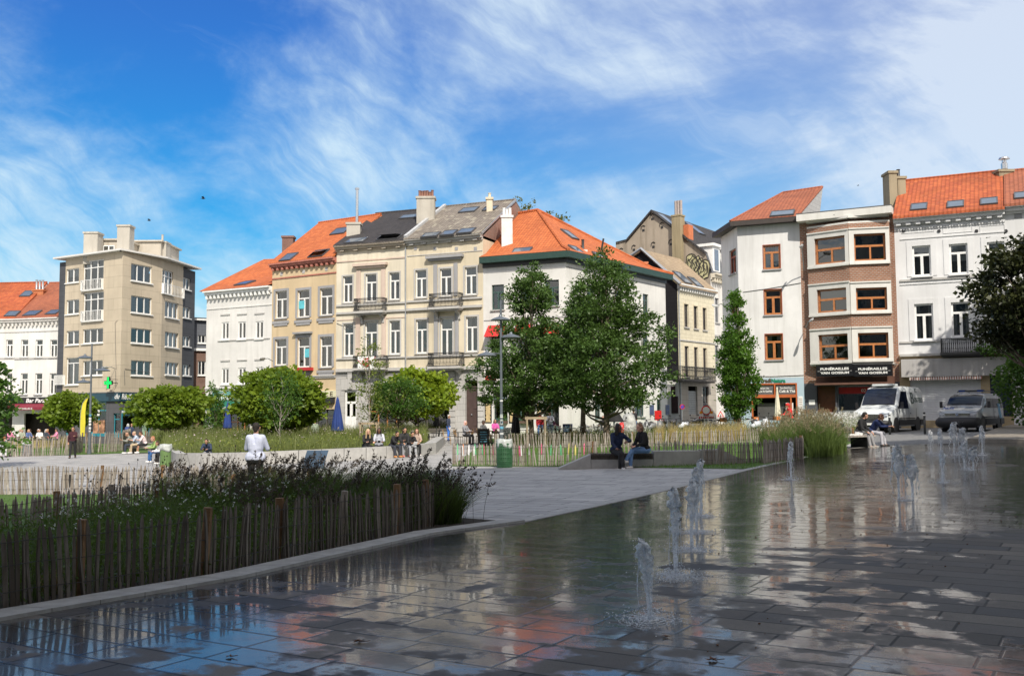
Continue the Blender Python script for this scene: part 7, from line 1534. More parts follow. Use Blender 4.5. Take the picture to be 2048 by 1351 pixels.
GC = 'rattan chairs of the cafe terraces'; GD = 'black armchairs of the cafe terraces'; GT = 'small dark tables of the cafe terraces'; GP = 'pale tables of the cafe terraces'
for i, px in enumerate((916,938,962,984,1008,1030,1052,1090,1112,1140)):
    q = GX(px, 58+random.uniform(-.6,.6)); put(tb1, q.x, q.y, 0, '# dark round table from the left among the woven brown chairs', GT)
    for s in (-1,1): put(ch1, q.x+.62*s, q.y+random.uniform(-.2,.2), s*R(-90)+random.uniform(-.4,.4), '# woven brown chair, counted from the left, before the white restaurant', GC)
for i, px in enumerate((1168,1192,1216,1246,1262)):
    q = GX(px, 61); put(tb1, q.x, q.y, 0, '# dark round table from the left, by the big tree trunks', GT)
    for s in (-1,1): put(ch2, q.x+.62*s, q.y, s*R(-90), '# black armchair from the left, by the big tree trunks', GD)
for px, Y in sorted(((700,64),(728,64.5),(764,64),(797,64.5),(850,60),(884,61),(50,80),(66,80),(82,81),(100,81),(36,80))):
    wh = 'at the bar terrace' if px < 200 else ('behind the purple flowers' if px < 840 else 'before the beige townhouse')
    q = GX(px, Y); put(tb2 if px > 840 else tb1, q.x, q.y, 0, '# %s round table from the left %s' % ('pale' if px > 840 else 'dark', wh), GP if px > 840 else GT)
    for s in (-1,1): put(ch2, q.x+.62*s, q.y+.05, s*R(-90)+random.uniform(-.3,.3), '# black armchair from the left '+wh, GD)
def aboard(px, Y, label, mat, lines):
    b = GX(px,Y); r = thing('pavement_board', b, label, 'board'); m = MB(); M = Matrix.Rotation(R(12),3,'X')
    m.hexa([b+M @ Vector((x,y,z)) for z in (0,.95) for x, y in ((-.3,-.015),(.3,-.015),(.3,.015),(-.3,.015))]); m.build('panel', mat, r); g = MB()
    for k in range(5): c = b+M @ Vector((0,-.02,.25+k*.13)); g.box(c, (.4-.05*(k%3),.005,.035),0,R(12))
    g.build('chalk_lines', lines, r); m = MB(); m.hexa([b+Vector((x,.35-.35*z/.95+y,z)) for z in (0,.93) for x, y in ((-.3,0),(.3,0),(.3,.02),(-.3,.02))]); m.build('back_panel', mat, r)
aboard(967,54,'black chalkboard with blue writing among the rattan chairs',simple('blackboard', (.02,.02,.02), .7),simple('blue chalk', (.12,.35,.5), .8)); aboard(1010,55,'white framed board leaning near the lamp post',WHITEP,simple('dark print', (.1,.1,.12), .6)); aboard(1135,62,'tall blue and red menu board by the restaurant door',simple('dark blue poster', (.06,.08,.16), .5, .5, 3),simple('blue chalk', (.12,.35,.5), .8)); aboard(1633,60,'white pavement board before the brick house door',WHITEP,simple('dark print', (.1,.1,.12), .6))
def tree_guard(px, Y, label):
    b = GX(px,Y); r = thing('tree_guard', b, label, 'tree guard'); W_ = simple('timber stake', (.35,.28,.19), .85, .2)
    for k, (x, y) in enumerate(((-.45,-.4),(.45,-.4),(-.45,.4),(.45,.4))): m = MB(); m.tube([(b.x+x,b.y+y,b.z-.1),(b.x+x,b.y+y,b.z+1.5)], .045, 8); m.build('stake', W_, r)
    m = MB(); m.box((b.x,b.y-.4,b.z+1.42),(1.1,.04,.12)); m.box((b.x,b.y+.4,b.z+1.42),(1.1,.04,.12)); m.build('rail', W_, r)
tree_guard(739,55,'timber stakes holding the thin sparse tree'); tree_guard(1072,50,'timber stakes round the left hornbeam trunk')
# ---- bikes and scooters
TYRE = simple('tyre rubber', (.02,.02,.02), .8); RIM = simple('rim metal', (.30,.31,.32), .35, metal=.7)
def wheel(parent, x, y, z, rad, w, spokes=True, ax='y', nm='wheel'):
    m = MB(); n = 18; ring = [(x+rad*.86*math.cos(2*math.pi*k/n), y, z+rad*.86*math.sin(2*math.pi*k/n)) for k in range(n+1)]; m.tube(ring, rad*.14 if w is None else w/2, 6, caps=False); t = m.build(nm, TYRE, parent, smooth='all'); m = MB()
    m.tube([(x,y-.03,z),(x,y+.03,z)], rad*.12, 8)
    for k in range(7 if spokes else 5): a = 2*math.pi*k/7; m.tube([(x,y,z),(x+rad*.8*math.cos(a),y,z+rad*.8*math.sin(a))], .006 if spokes else .02, 4)
    m.build('rim', RIM, t)
def bicycle(paint, basket=None):
    r = thing('bicycle', (0,0,0), 'x', 'bicycle', local=True); wheel(r,-.52,0,.34,.34,.04); wheel(r,.52,0,.34,.34,.04); m = MB(); P1 = {'r':(-.52,0,.34),'f':(.52,0,.34),'b':(-.05,0,.30),'s':(-.18,0,.82),'h':(.36,0,.88)}
    for a, b in (('r','b'),('b','s'),('s','r'),('b','h'),('s','h')): m.tube([P1[a],P1[b]], .018, 6)
    m.tube([(.52,0,.34),(.38,0,.80),(.34,0,1.0)], .016, 6); m.build('frame', paint, r); m = MB(); m.tube([(.30,-.28,1.02),(.36,-.1,1.03),(.36,.1,1.03),(.30,.28,1.02)], .014, 6); m.build('handlebar', DARKM, r); MB().ball((-.2,0,.90),(.13,.07,.04)).build('saddle', BLKP, r)
    m = MB(); m.tube([(-.05,-.1,.30),(-.05,.1,.30)], .06, 8); m.build('crank', DARKM, r)
    if basket: m = MB(); m.bx(.42,.72,-.18,.18,.78,1.0); m.build('basket', basket, r)
    return r
def scooter(paint, seatm=BLKP, moto=False, cover=None):
    r = thing('scooter' if not moto else 'motorcycle', (0,0,0), 'x', 'scooter' if not moto else 'motorcycle', local=True); R_ = .25 if not moto else .31; wheel(r,-.62,0,R_,R_,.11,False); wheel(r,.62,0,R_,R_,.10,False)
    if not moto:
        m = MB(); m.tube([(-.85,0,.48),(-.6,0,.62),(-.25,0,.66),(-.12,0,.45)], [.08,.20,.19,.12], 10); m.tube([(-.15,0,.28),(.28,0,.28)], [.14,.14], 8, flat=.6); m.tube([(.25,0,.28),(.42,0,.62),(.40,0,.92)], [.15,.20,.13], 10); m.tube([(.70,0,.30),(.62,0,.46),(.45,0,.52)], [.05,.09,.08], 8); m.build('body', paint, r, smooth='all')
        m = MB(); m.tube([(-.82,0,.74),(-.5,0,.80),(-.15,0,.74)], [.08,.15,.11], 8, flat=.6); m.build('seat', seatm, r, smooth='all')
    else:
        m = MB(); m.tube([(-.1,0,.78),(.12,0,.86),(.34,0,.80)], [.10,.16,.09], 10); m.tube([(.36,0,.9),(.46,0,.95),(.52,0,.9)], [.06,.12,.05], 8); m.build('tank', paint, r, smooth='all'); m = MB(); m.tube([(0,0,.45),(.2,0,.42)], .17, 8); m.tube([(-.2,-.12,.3),(-.8,-.14,.42)], .05, 8); m.tube([(-.62,0,.31),(0,0,.40),(.34,0,.78)], .04, 6); m.build('engine', DARKM, r, smooth='all'); m = MB(); m.tube([(-.75,0,.90),(-.4,0,.80),(-.05,0,.78)], [.05,.13,.10], 8, flat=.6); m.build('seat', seatm, r, smooth='all')
    m = MB(); m.tube([(.62,0,R_),(.42,0,.85),(.38,0,1.0)], .03, 6); m.tube([(.30,-.32,1.04),(.38,0,1.02),(.30,.32,1.04)], .018, 6); m.build('fork', DARKM, r); MB().ball((.46,0,.95),(.07,.09,.08)).build('headlight', simple('lens', (.6,.6,.6), .1), r)
    for y in (-.28,.28): m = MB(); m.tube([(.34,y,1.04),(.30,y*1.1,1.2)], .008, 4); m.ball((.30,y*1.12,1.22),(.02,.06,.04)); m.build('mirror', DARKM, r)
    return r
b1 = bicycle(DARKM, simple('orange crate', (.62,.20,.05), .6)); b2 = bicycle(simple('white bike paint', (.6,.6,.6), .4)); sc1 = scooter(simple('grey scooter paint', (.20,.21,.22), .3, coat=.5)); sc2 = scooter(simple('white scooter paint', (.62,.66,.72), .3, coat=.5)); sc3 = scooter(simple('bright red paint', (.55,.02,.02), .3, coat=.5)); mo1 = scooter(simple('black motorcycle paint', (.03,.03,.035), .3, coat=.5), moto=True)
for proto, px, Y, rz, lab in ((sc3,1240,60,70,'bright red scooter parked beside the big tree terrace'),(sc1,1288,61,60,'grey scooter under the side wall of the white restaurant'),(sc1,1312,61.5,50,'second grey scooter, nearer the red pump box'),(mo1,1347,61,65,'black motorcycle by the no parking sign'),(mo1,1395,60,25,'black motorcycle just left of the road closed sign'),(sc2,1380,60.5,30,'white and blue scooter left of the road closed sign'),(sc2,1522,55,40,'white scooter leaning before the snack shop'),(mo1,1330,62,80,'black motorcycle between the grey scooters and the no parking sign')):
    q = GX(px,Y); put(proto, q.x, q.y, R(rz), lab, 'parked scooters and motorcycles')
for i, (proto, px, rz) in enumerate(((b2,1418,30),(b1,1428,10),(b2,1442,20),(b1,1456,5),(b1,1466,170),(b1,1492,12),(b2,1502,-8),(b1,1536,15))):
    q = GX(px,58+.4*(i%3)); put(proto, q.x, q.y, R(rz), '# dark orange-crated bicycle, counted from the left, in the side street row' if proto is b1 else '# white framed bicycle, counted from the left, in the side street row', 'bicycles with orange crates' if proto is b1 else 'white bicycles')
q = GX(1316,63); r = thing('red_box', q, 'small bright red box on a post behind the grey scooters', 'box'); m = MB(); m.box((q.x,q.y,q.z+1.25),(.42,.3,.6)); m.build('box_body', simple('bright red paint', (.55,.02,.02)), r); m = MB(); m.tube([q,q+Vector((0,0,1))], .05, 6); m.build('post', DARKM, r)
q = GX(1258,60.5); r = thing('covered_cart', q, 'grey and white covered cart beside the man in black', 'cart'); m = MB(); m.lathe([(.42,.15),(.45,.5),(.40,1.0),(.30,1.35),(.10,1.5)], q, 14, .06, 4); m.build('cover', simple('grey cover', (.40,.41,.40), .7, .4, 3), r, smooth='all'); m = MB(); m.tube([q+Vector((-.3,0,.1)),q+Vector((.3,0,.1))], .1, 8); m.build('wheel', TYRE, r)
# ---- vans
VW = simple('pale van paint', (.66,.70,.71), .22, .03, coat=.8, dirt=.08); BLP = simple('black bumper plastic', (.025,.025,.028), .55); VG = simple('van glass', (.008,.012,.026), .08, .1, spec=.45); CHR = simple('chrome', (.6,.6,.6), .15, metal=.9)
def van(name, label, px, Y, ang, paint, L, W, H, wb, hood, wsb, wst, tall, police):
    """x forward from rear axle side, loft of cross-sections; front faces -Y after rotation"""
    b = GX(px, Y); r = thing(name, b, label, 'van', 'vans parked at the right', rz=ang, local=True)
    z0 = .30; zb = 1.02 if tall else .98; zbelt = 1.22 if tall else 1.15
    # stations measured back from the nose (y = forward is -y)
    S = [(0,.62,.80,.80),(.05,.90,.90,.86),(.18,1.0,.97,.93),(.45,1.10 if not tall else 1.14,1,.96),(hood,zbelt+.07,1,.97),(wsb,zbelt+.13,1,.97),((wsb+wst)/2,(zbelt+.13+H)/2+.06,1,.93),(wst,H-.10,1,.87),(wst+.35,H-.02,1,.86),(L*.6,H,1,.86),(L-.25,H-.02,1,.86),(L-.06,H-.10,.985,.86),(L,H-.30,.97,.86)]
    prof = []
    for y, zt, kb, kt in S:
        wb_, wt = W/2*kb, W/2*kt; h = zt; zz = min(zbelt, h-.02); pts = [(wb_*.96,z0),(wb_,z0+.14),(wb_,zz*.75+z0*.25),(wb_*.995,zz)]
        if h > zbelt+.2: pts += [(wb_*.995+(wt-wb_*.995)*.55, zz+(h-zz)*.55),(wt, h-.14),(wt*.93,h-.035),(wt*.72,h),(0,h+.015)]
        else: pts += [(wb_*.985, zz+(h-zz)*.3),(wb_*.96,zz+(h-zz)*.55),(wb_*.90,h-.005),(wb_*.6,h+.01),(0,h+.02)]
        full = [(-x,z) for x, z in pts[:-1]]+[(0,pts[-1][1])]+[(x,z) for x, z in reversed(pts[:-1])]; prof.append([(x,y-L/2,z) for x, z in full])
    m = MB(); n = len(prof[0]); 
    for p in prof: m.v += p
    for i in range(len(prof)-1):
        for k in range(n-1): m.f.append((i*n+k,(i+1)*n+k,(i+1)*n+k+1,i*n+k+1))
    m.f.append(tuple(range(n))); m.f.append(tuple((len(prof)-1)*n+k for k in reversed(range(n)))); body = m.fixn().build('body', paint, r, smooth=True)
    yn = -L/2
    def quadon(pts, mat, nm, off=(0,0,0), par=r): m = MB(); m.poly(*[Vector(p)+Vector(off) for p in pts]); return m.build(nm, mat, par)
    # windscreen follows the slope between the bonnet and the roof
    w0, w1 = W/2*.90, W/2*.80; zlo, zhi = zbelt+.16, H-.20; ylo, yhi = yn+wsb+.02, yn+wst-.06; mid = 5; m = MB(); rows = 5
    Yt = [q[0] for q in S[4:8]]; Zt = [q[1] for q in S[4:8]]; Kt = [q[3] for q in S[4:8]]
    for i in range(rows+1):
        t = i/rows; yb_ = wsb+.05+(wst-wsb-.12)*t; zz = float(np.interp(yb_, Yt, Zt)); wt = W/2*float(np.interp(yb_, Yt, Kt))
        for j in range(9): s = j/8*2-1; x = s*wt*.90; m.v.append((x, yn+yb_-.03, zz+.035+.015*(1-abs(s))-max(0,abs(x)-.72*wt)/(.21*wt)*.035))
    for i in range(rows):
        for j in range(8): a = i*9+j; m.f.append((a,a+1,a+10,a+9))
    m.fixn().build('windscreen', VG, r, smooth='all')
    for sx in (-1,1):
        X = lambda z: sx*(W/2*.995 + (W/2*.86-W/2*.995)*min(1,(z-zbelt)/(H-.14-zbelt)) + .022)
        zl, zh = zbelt+.03, H-.30
        ya, yb = yn+wsb+.25, yn+wst+.95; m = MB(); m.poly((X(zl),ya-.12,zl),(X(zl),yb,zl),(X(zh),yb,zh),(X(zh),yn+wst+.12,zh)); m.build('side_window', VG, r)
        if police:
            for y0, y1 in ((yb+.08,yb+1.2),(yb+1.27,L/2-.25)): m = MB(); m.poly((X(zl),y0,zl),(X(zl),y1,zl),(X(zh),y1-.04,zh),(X(zh),y0,zh)); m.build('side_window', VG, r)
        for k, ys in enumerate((yn+.95, yn+.95+wb)):
            m = MB(); cx = sx*(W/2-.13); zc = .34; n = 20; m.tube([(cx-.11*1,ys,zc),(cx+.11,ys,zc)], .34, n); t = m.build('wheel', TYRE, r, smooth=True); m = MB(); m.tube([(cx+sx*.09,ys,zc),(cx+sx*.125,ys,zc)], .21, 16)
            m.build('rim', RIM, t); m = MB(); m.tube([(sx*(W/2-.25),ys,zc+.03),(sx*(W/2+.008),ys,zc+.03)], .43, 22); m.build('wheel_arch', BLP, r)
        m = MB(); m.box((sx*(W/2+.012),yn+.95+wb/2,z0+.20),(.04,wb-.86,.30)); m.box((sx*(W/2+.012),L/2-.45,z0+.20),(.04,.7,.30)); m.box((sx*(W/2+.01),yn+.95+wb/2,z0+.42),(.03,wb-.9,.05)); m.build('side_moulding', BLP, r)
        m = MB(); m.tube([(sx*(W/2-.02),ya-.02,zbelt+.08),(sx*(W/2+.14),ya-.08,zbelt+.12)], .02, 6); m.box((sx*(W/2+.20),ya-.08,zbelt+.20),(.12,.10,.32)); m.build('wing_mirror', BLP, r)
        m = MB(); m.box((sx*(W/2+.008),yb+.3,z0+.68),(.02,.16,.03)); m.box((sx*(W/2+.004),(yb+.05),(zbelt+z0)/2+.1),(.008,.012,zbelt-z0-.1)); m.box((sx*(W/2+.004),yb+1.23,(zbelt+z0)/2+.1),(.008,.012,zbelt-z0-.1)); m.build('door_handle', BLP, r)
        # headlamp wrapping the corner
        m = MB(); hz = .86 if not police else .84; m.hexa([(sx*W/2*.50,yn+.0,hz-.07),(sx*W/2*.86,yn+.04,hz-.05),(sx*W/2*.86,yn+.25,hz-.05),(sx*W/2*.5,yn+.25,hz-.07),(sx*W/2*.54,yn+.06,hz+.06),(sx*W/2*.95,yn+.20,hz+.18),(sx*W/2*.95,yn+.38,hz+.18),(sx*W/2*.54,yn+.3,hz+.06)]); m.v = [(x,y-.035,z) for x,y,z in m.v]; m.fixn().build('headlight', simple('headlamp lens', (.16,.18,.21), .08, .6, 14, spec=1), r)
        m = MB(); m.tube([(sx*W/2*.70,yn-.06,.50),(sx*W/2*.70,yn+.0,.50)], .07, 10); m.build('fog_lamp', simple('lens', (.6,.6,.6), .1), r)
    m = MB(); m.tube([(-W/2*.93,yn+.22,.46),(-W/2*.8,yn+.02,.46),(-W/4,yn-.05,.46),(W/4,yn-.05,.46),(W/2*.8,yn+.02,.46),(W/2*.93,yn+.22,.46)], .17 if not police else .26, 10); m.build('bumper', BLP, r, smooth='all')
    if not police:
        m = MB(); n = 16; m.prism([(W/2*.60*math.copysign(abs(math.cos(2*math.pi*k/n))**.5,math.cos(2*math.pi*k/n)), yn-.045, .80+.15*math.copysign(abs(math.sin(2*math.pi*k/n))**.6,math.sin(2*math.pi*k/n))) for k in range(n)], (0,.1,0)); g = m.fixn().build('grille', BLP, r); m = MB()
        for z in (.72,.78,.84,.90): m.box((0,yn-.05,z),(W*.56,.01,.012))
        m.build('grille_bars', CHR, g)
    else:
        m = MB(); m.box((0,yn-.005,.86),(W*.62,.05,.10)); g = m.build('grille', BLP, r); m = MB(); m.box((0,yn-.035,.89),(W*.62,.01,.014)); m.box((0,yn-.035,.83),(W*.62,.01,.014)); m.build('grille_bars', CHR, g)
        m = MB(); m.tube([(0,yn-.05,.86),(0,yn-.03,.86)], .085, 20); bd = m.build('badge', CHR, r); n_ = simple('badge blue', (.05,.12,.3)); m = MB(); m.tube([(0,yn-.058,.86),(0,yn-.05,.86)], .068, 20); m.build('badge_field', n_, bd); m = MB(); c = (0,yn-.062,.86)
        m.tube([(-.05,c[1],.905),(-.02,c[1],.82),(0,c[1],.865),(.02,c[1],.82),(.05,c[1],.905)], .006, 4); m.tube([(-.025,c[1],.92),(0,c[1],.875),(.025,c[1],.92)], .006, 4); m.build('badge_letters', WHITEP, bd)
        lettering('POLICE', (-.80,yn+.42,zbelt-.03), (1,0,.0), (0,.62,.78), .55,.12, simple('police blue', (.03,.08,.30)), r, .03, .004, .3)
        for k in range(4): m = MB(); m.tube([(.15+.5*math.sin(t*.3),yn+.12+t*.085,1.07+.032*t+.055-.0*k) for t in range(4)], .02, 4); 
        BL = simple('light blue stripe', (.18,.45,.70), .4)
        for k in range(3):
            m = MB()
            for t in range(7): 
                a0, a1 = t/7, (t+1)/7; f = lambda a: (W/2+.009, L/2-.35-k*.16-a*.55, .55+a*a*.85)
                p, q = f(a0), f(a1); m.hexa([(p[0]-.01,p[1],p[2]),(p[0],p[1],p[2]),(p[0],p[1]+.08,p[2]),(p[0]-.01,p[1]+.08,p[2]),(q[0]-.01,q[1],q[2]),(q[0],q[1],q[2]),(q[0],q[1]+.08,q[2]),(q[0]-.01,q[1]+.08,q[2])])
            m.build('stripe', BL, r)
        m = MB(); rows = 8
        for t in range(8): a0, a1 = t/8, (t+1)/8; g_ = lambda a, o: ((.05+a*.72), yn+.50-.34*math.sin(a*1.6)+o, zbelt+.115-.10*math.sin(a*1.5)+.035*o); m.poly(g_(a0,0),g_(a1,0),g_(a1,.10),g_(a0,.10))
        m.build('stripe', BL, r)
    m = MB(); m.box((0,yn-.235 if police else yn-.225,.44),(.50,.01,.11)); np_ = m.build('number_plate', WHITEP, r)
    m = MB()
    for x in (-.35,.35): m.tube([(x-.25,ylo-.06,zlo+.06),(x+.25,ylo+.0,zlo+.11)], .012, 4)
    m.build('wiper', BLP, r); m = MB(); m.box((-W*.19,yn+hood*.8,zbelt+.075),(.36,.03,.012)); m.box((W*.19,yn+hood*.8,zbelt+.075),(.36,.03,.012)); m.build('bonnet_vent', BLP, r)
    if tall:
        m = MB(); m.box((0,yn+wst+.35,H+.06),(1.05,.9,.11)); ru = m.build('roof_unit', paint, r); m = MB(); m.box((0,yn+wst+.05,H+.03),(1.15,.25,.07)); m.build('roof_grille', GREYM, ru)
        X_ = W/2*.93+.0; yy = -.25; sl = Vector((-(W/2*.135),0,(H-.14-zbelt))).normalized(); o = Vector((W/2*.965+.012,yn+wst+1.55,zbelt+.28)); dk = simple('dark green lettering', (.05,.08,.07))
        lettering('B', o, (0,1,0), sl, .45,.62, dk, r, .0, .004); lettering('OSTEELS', o+Vector((0,.52,0))+sl*.08, (0,1,0), sl, 1.35,.26, dk, r, .0, .004); m = MB(); m.tube([o+Vector((.012,1.0+.22*math.cos(a*.5),0))+sl*(.75+.1*math.sin(a*.5)) for a in range(2,11)], .016, 4); m.build('emblem', dk, r)
    else:
        m = MB(); m.box((0,yn+wst+.7,H+.09),(1.25,.28,.09)); lb = m.build('light_bar', DARKM, r); m = MB(); m.box((-.45,yn+wst+.7,H+.1),(.3,.30,.10)); m.box((.45,yn+wst+.7,H+.1),(.3,.30,.10)); m.build('blue_lamp', simple('dark blue lens', (.02,.05,.2), .15), lb)
        for x in (-.62,.62): m = MB(); m.tube([(x,yn+wst+.4,H+.02),(x,yn+wst+.5,H+.08),(x,L/2-.5,H+.08),(x,L/2-.4,H+.0)], .02, 6); m.build('roof_rail', DARKM, r)
    return r
van('delivery_van','white high-roofed delivery van with dark lettering, left of the police van',1779,54.2,R(-40),VW,5.55,2.0,2.45,3.4,.95,1.15,1.95,True,False)
van('police_van','white police van with blue stripes, before the blue door',1944,51.6,R(-40),simple('silver white paint', (.30,.32,.35), .22, .03, coat=.8, dirt=.08),4.9,1.9,1.96,3.0,.95,1.15,1.95,False,True)
q = GX(2062,52); r = thing('parked_car', q, 'dark front corner of a car cut by the right photo edge', 'car'); m = MB(); m.tube([(q.x+.0,q.y,q.z+.45),(q.x+.25,q.y,q.z+.6),(q.x+1.2,q.y,q.z+.75),(q.x+3.5,q.y,q.z+.75)], [.25,.42,.5,.5], 12, flat=1.4); m.build('body', simple('dark car paint', (.02,.025,.04), .25, coat=.7), r, smooth='all'); m = MB(); m.tube([(q.x+.8,q.y-.85,q.z+.32),(q.x+.8,q.y+.85,q.z+.32)], .32, 14); m.build('wheel', TYRE, r)
# ================================================================ people
def capsule(mb, p0, r0, p1, r1, n=12, sc=(1,1,1)):
    p0, p1 = Vector(p0), Vector(p1); d = p1-p0; L = d.length; d = d.normalized() if L > 1e-6 else Vector((0,0,1)); pts = []; rs = []
    for k in (0,1,2): a = math.pi/2*(1-k/3); pts.append(p0-d*r0*math.sin(a)); rs.append(max(.001,r0*math.cos(a)))
    pts += [p0,p1]; rs += [r0,r1]
    for k in (2,1,0): a = math.pi/2*(1-k/3); pts.append(p1+d*r1*math.sin(a)); rs.append(max(.001,r1*math.cos(a)))
    mb.tube(pts, rs, n)
def fuse(mb, name, mat, parent, voxel, smooth=4):
    """one continuous closed surface out of overlapping volumes"""
    o = mb.build(name+'_raw', mat, None); md = o.modifiers.new('r','REMESH'); md.mode = 'VOXEL'; md.voxel_size = voxel; sm = o.modifiers.new('s','SMOOTH'); sm.factor = .5; sm.iterations = smooth
    me = bpy.data.meshes.new_from_object(o.evaluated_get(bpy.context.evaluated_depsgraph_get())); old = o.data; bpy.data.objects.remove(o); bpy.data.meshes.remove(old); me.name = name
    me.polygons.foreach_set('use_smooth', [True]*len(me.polygons)); me.materials.clear(); ob = link(me, name, parent, [mat]); ORG[ob.name] = Vector((0,0,0)); return ob
SKINS = {'pale': (.56,.32,.23), 'tan': (.40,.22,.14), 'brown': (.14,.065,.038)}
def person(label, px, pyf, pyh, pose, face, top, bot, skin='pale', hair=(.05,.03,.02), hlen=0, shoes=(.03,.03,.03), near=False, sleeves=True, shorts=False, at=None, lean=0, hat=None, arms=None, legs=None, cat='person', group=None, belly=0, seat=None, hold=None, headturn=0):
    sitting = pose == 'sit'; nomH = 1.28 if sitting else 1.72
    b = at if at is not None else G(px, pyf)
    s = (pyf-pyh)*b.y/FPX/nomH if pyh is not None else 1.0
    if at is not None and pyh is None: s = 1.0
    s = max(.8, min(1.15, s))
    r = thing('person', b, label, cat, group, rz=R(face), local=True); r.scale = (s,s,s)
    F = Vector((0,-1,0)); U = Vector((0,0,1)); X = Vector((1,0,0)); ln = R(lean)
    zh = .93 if not sitting else (seat/s if seat is not None else .46)+.10; hip = Vector((0,0,zh))
    if sitting: hip = Vector((0,.30,zh))
    up = (U*math.cos(ln)+F*math.sin(ln)); fw = (F*math.cos(ln)-U*math.sin(ln))
    T = lambda h, x=0, f=0: hip+up*h+X*x+fw*f
    legs = legs or ((86,84,6),(86,84,6)) if sitting else (legs or ((3,3,3),(-3,2,3)))
    arms = arms or (((30,12,55,15),(30,12,55,15)) if sitting else ((4,8,10,0),(-4,8,10,0)))
    sk = simple('skin '+skin, SKINS[skin], .5, .06, 8); B = MB(); CT = MB(); CB = MB(); SH = MB(); HR = MB(); V = .010 if near else .016
    # trunk
    capsule(B, T(.0,-.07), .085, T(.0,.07), .085); capsule(B, T(.02), .09, T(.22), .085); capsule(B, T(.22,-.045), .082, T(.38,-.065), .078); capsule(B, T(.22,.045), .082, T(.38,.065), .078); capsule(B, T(.46,-.15), .055, T(.46,.15), .055); capsule(B, T(.46), .06, T(.60,0,.02), .052)
    capsule(CT, T(.02,-.085), .115+belly, T(.02,.085), .115+belly); capsule(CT, T(.05,0,.0+belly), .13+belly, T(.24,0,belly*.6), .128+belly*.7); capsule(CT, T(.22,-.06), .118, T(.40,-.085), .112); capsule(CT, T(.22,.06), .118, T(.40,.085), .112); capsule(CT, T(.465,-.155), .068, T(.465,.155), .068); capsule(CT, T(.46), .075, T(.52,0,.01), .064)
    # head
    hl = ln*.5; hc = T(.66,0,.035); ht = R(headturn); hf = (Matrix.Rotation(ht,3,'Z') @ (F*math.cos(hl*.6)-U*math.sin(hl*.6))); hu = (U*math.cos(hl*.6)+F*math.sin(hl*.6)); hx = hf.cross(hu)*-1
    H = lambda x, f, u: hc+hx*x+hf*f+hu*u
    B.ball(hc+hu*.035, (.078,.092,.095), 16, 12); capsule(B, H(0,.03,-.045), .052, H(0,.045,-.075), .038); capsule(B, H(0,.085,.01), .012, H(0,.108,-.018), .014, 8); capsule(B, H(-.08,-.005,.0), .016, H(-.082,-.008,.03), .018, 8); capsule(B, H(.08,-.005,.0), .016, H(.082,-.008,.03), .018, 8); capsule(B, H(-.03,.080,-.05), .010, H(.03,.080,-.05), .010, 8)
    # hair: cap over skull and back, longer if asked
    if hair is not None:
        HR.ball(H(0,-.018,.052), (.089,.098,.090), 14, 10); capsule(HR, H(0,-.05,.03), .065, H(0,-.065,-.03), .05)
        if hlen > 0:
            for x in (-.062,0,.062): capsule(HR, H(x,-.045 if x else -.06,.02), .045, H(x*1.25,-.05 if x else -.07,-.05-hlen), .034)
            if hlen > .12:
                for x in (-.083,.083): capsule(HR, H(x,.01,.03), .026, H(x*1.1,.015,-.04-hlen*.85), .026)
    # legs
    shoes_pts = []
    for i, sx in enumerate((-1,1)):
        th, kb, yaw = legs[i]; h0 = T(-.02, sx*.095); a = R(th); y = R(yaw)*sx; fd = (F*math.cos(y)+X*math.sin(y)); d1 = (fd*math.sin(a)-U*math.cos(a)); kn = h0+d1*.43; a2 = R(th-kb); d2 = (fd*math.sin(a2)-U*math.cos(a2)); an = kn+d2*.41
        capsule(B, h0, .068, kn, .046); capsule(B, kn, .046, kn.lerp(an,.35)-fd*.010, .047); capsule(B, kn.lerp(an,.35), .048, an, .033)
        capsule(CB, h0, .092, kn, .066); 
        if not shorts: capsule(CB, kn, .066, an+(kn-an)*.06, .052 if near else .056)
        td = fd.copy(); capsule(B, an-U*.01, .034, an+td*.12-U*.045, .026); sd = td; capsule(SH, an-U*.038-td*.045, .043, an-U*.045+sd*.13, .038); capsule(SH, an-U*.0, .045, an-U*.03, .045); shoes_pts.append(an)
    capsule(CB, T(.0,-.085), .118+belly*.7, T(.0,.085), .118+belly*.7)
    # arms, hands
    hands = []
    for i, sx in enumerate((-1,1)):
        up_, out, el, inn = arms[i]; s0 = T(.455, sx*.165); base = (-up*.7-U*.3).normalized() if ln else -U; d1 = (F*math.sin(R(up_))-U*math.cos(R(up_))); d1 = (d1*math.cos(R(out))+X*sx*math.sin(R(out))).normalized(); e = s0+d1*.275; a2 = R(up_+el); d2 = (F*math.sin(a2)-U*math.cos(a2)); d2 = (d2*math.cos(R(inn))-X*sx*math.sin(R(inn))).normalized(); w = e+d2*.245
        capsule(B, s0, .046, e, .036); capsule(B, e, .037, w, .026); capsule(CT, s0, .064, e, .053) ; 
        if sleeves: capsule(CT, e, .053, w-d2*.03, .042)
        # palm and fingers
        nrm = d2.cross(X*sx); nrm = nrm.normalized() if nrm.length > .1 else F; side = d2.cross(nrm).normalized()
        pal = w+d2*.05; capsule(B, w, .024, pal+side*.018, .022); capsule(B, w, .024, pal-side*.020, .022); fr = .0085 if near else .011
        for j, (o, fl) in enumerate(((-.031,.060),(-.011,.074),(.010,.070),(.030,.054))):
            f0 = w+d2*.085+side*o; f1 = f0+(d2*.85-nrm*.5)*fl*.5*(1); f2 = f1+(d2*.45-nrm*.9)*fl*.5; capsule(B, f0-d2*.02, fr, f1, fr*.95, 7); capsule(B, f1, fr*.95, f2, fr*.8, 7)
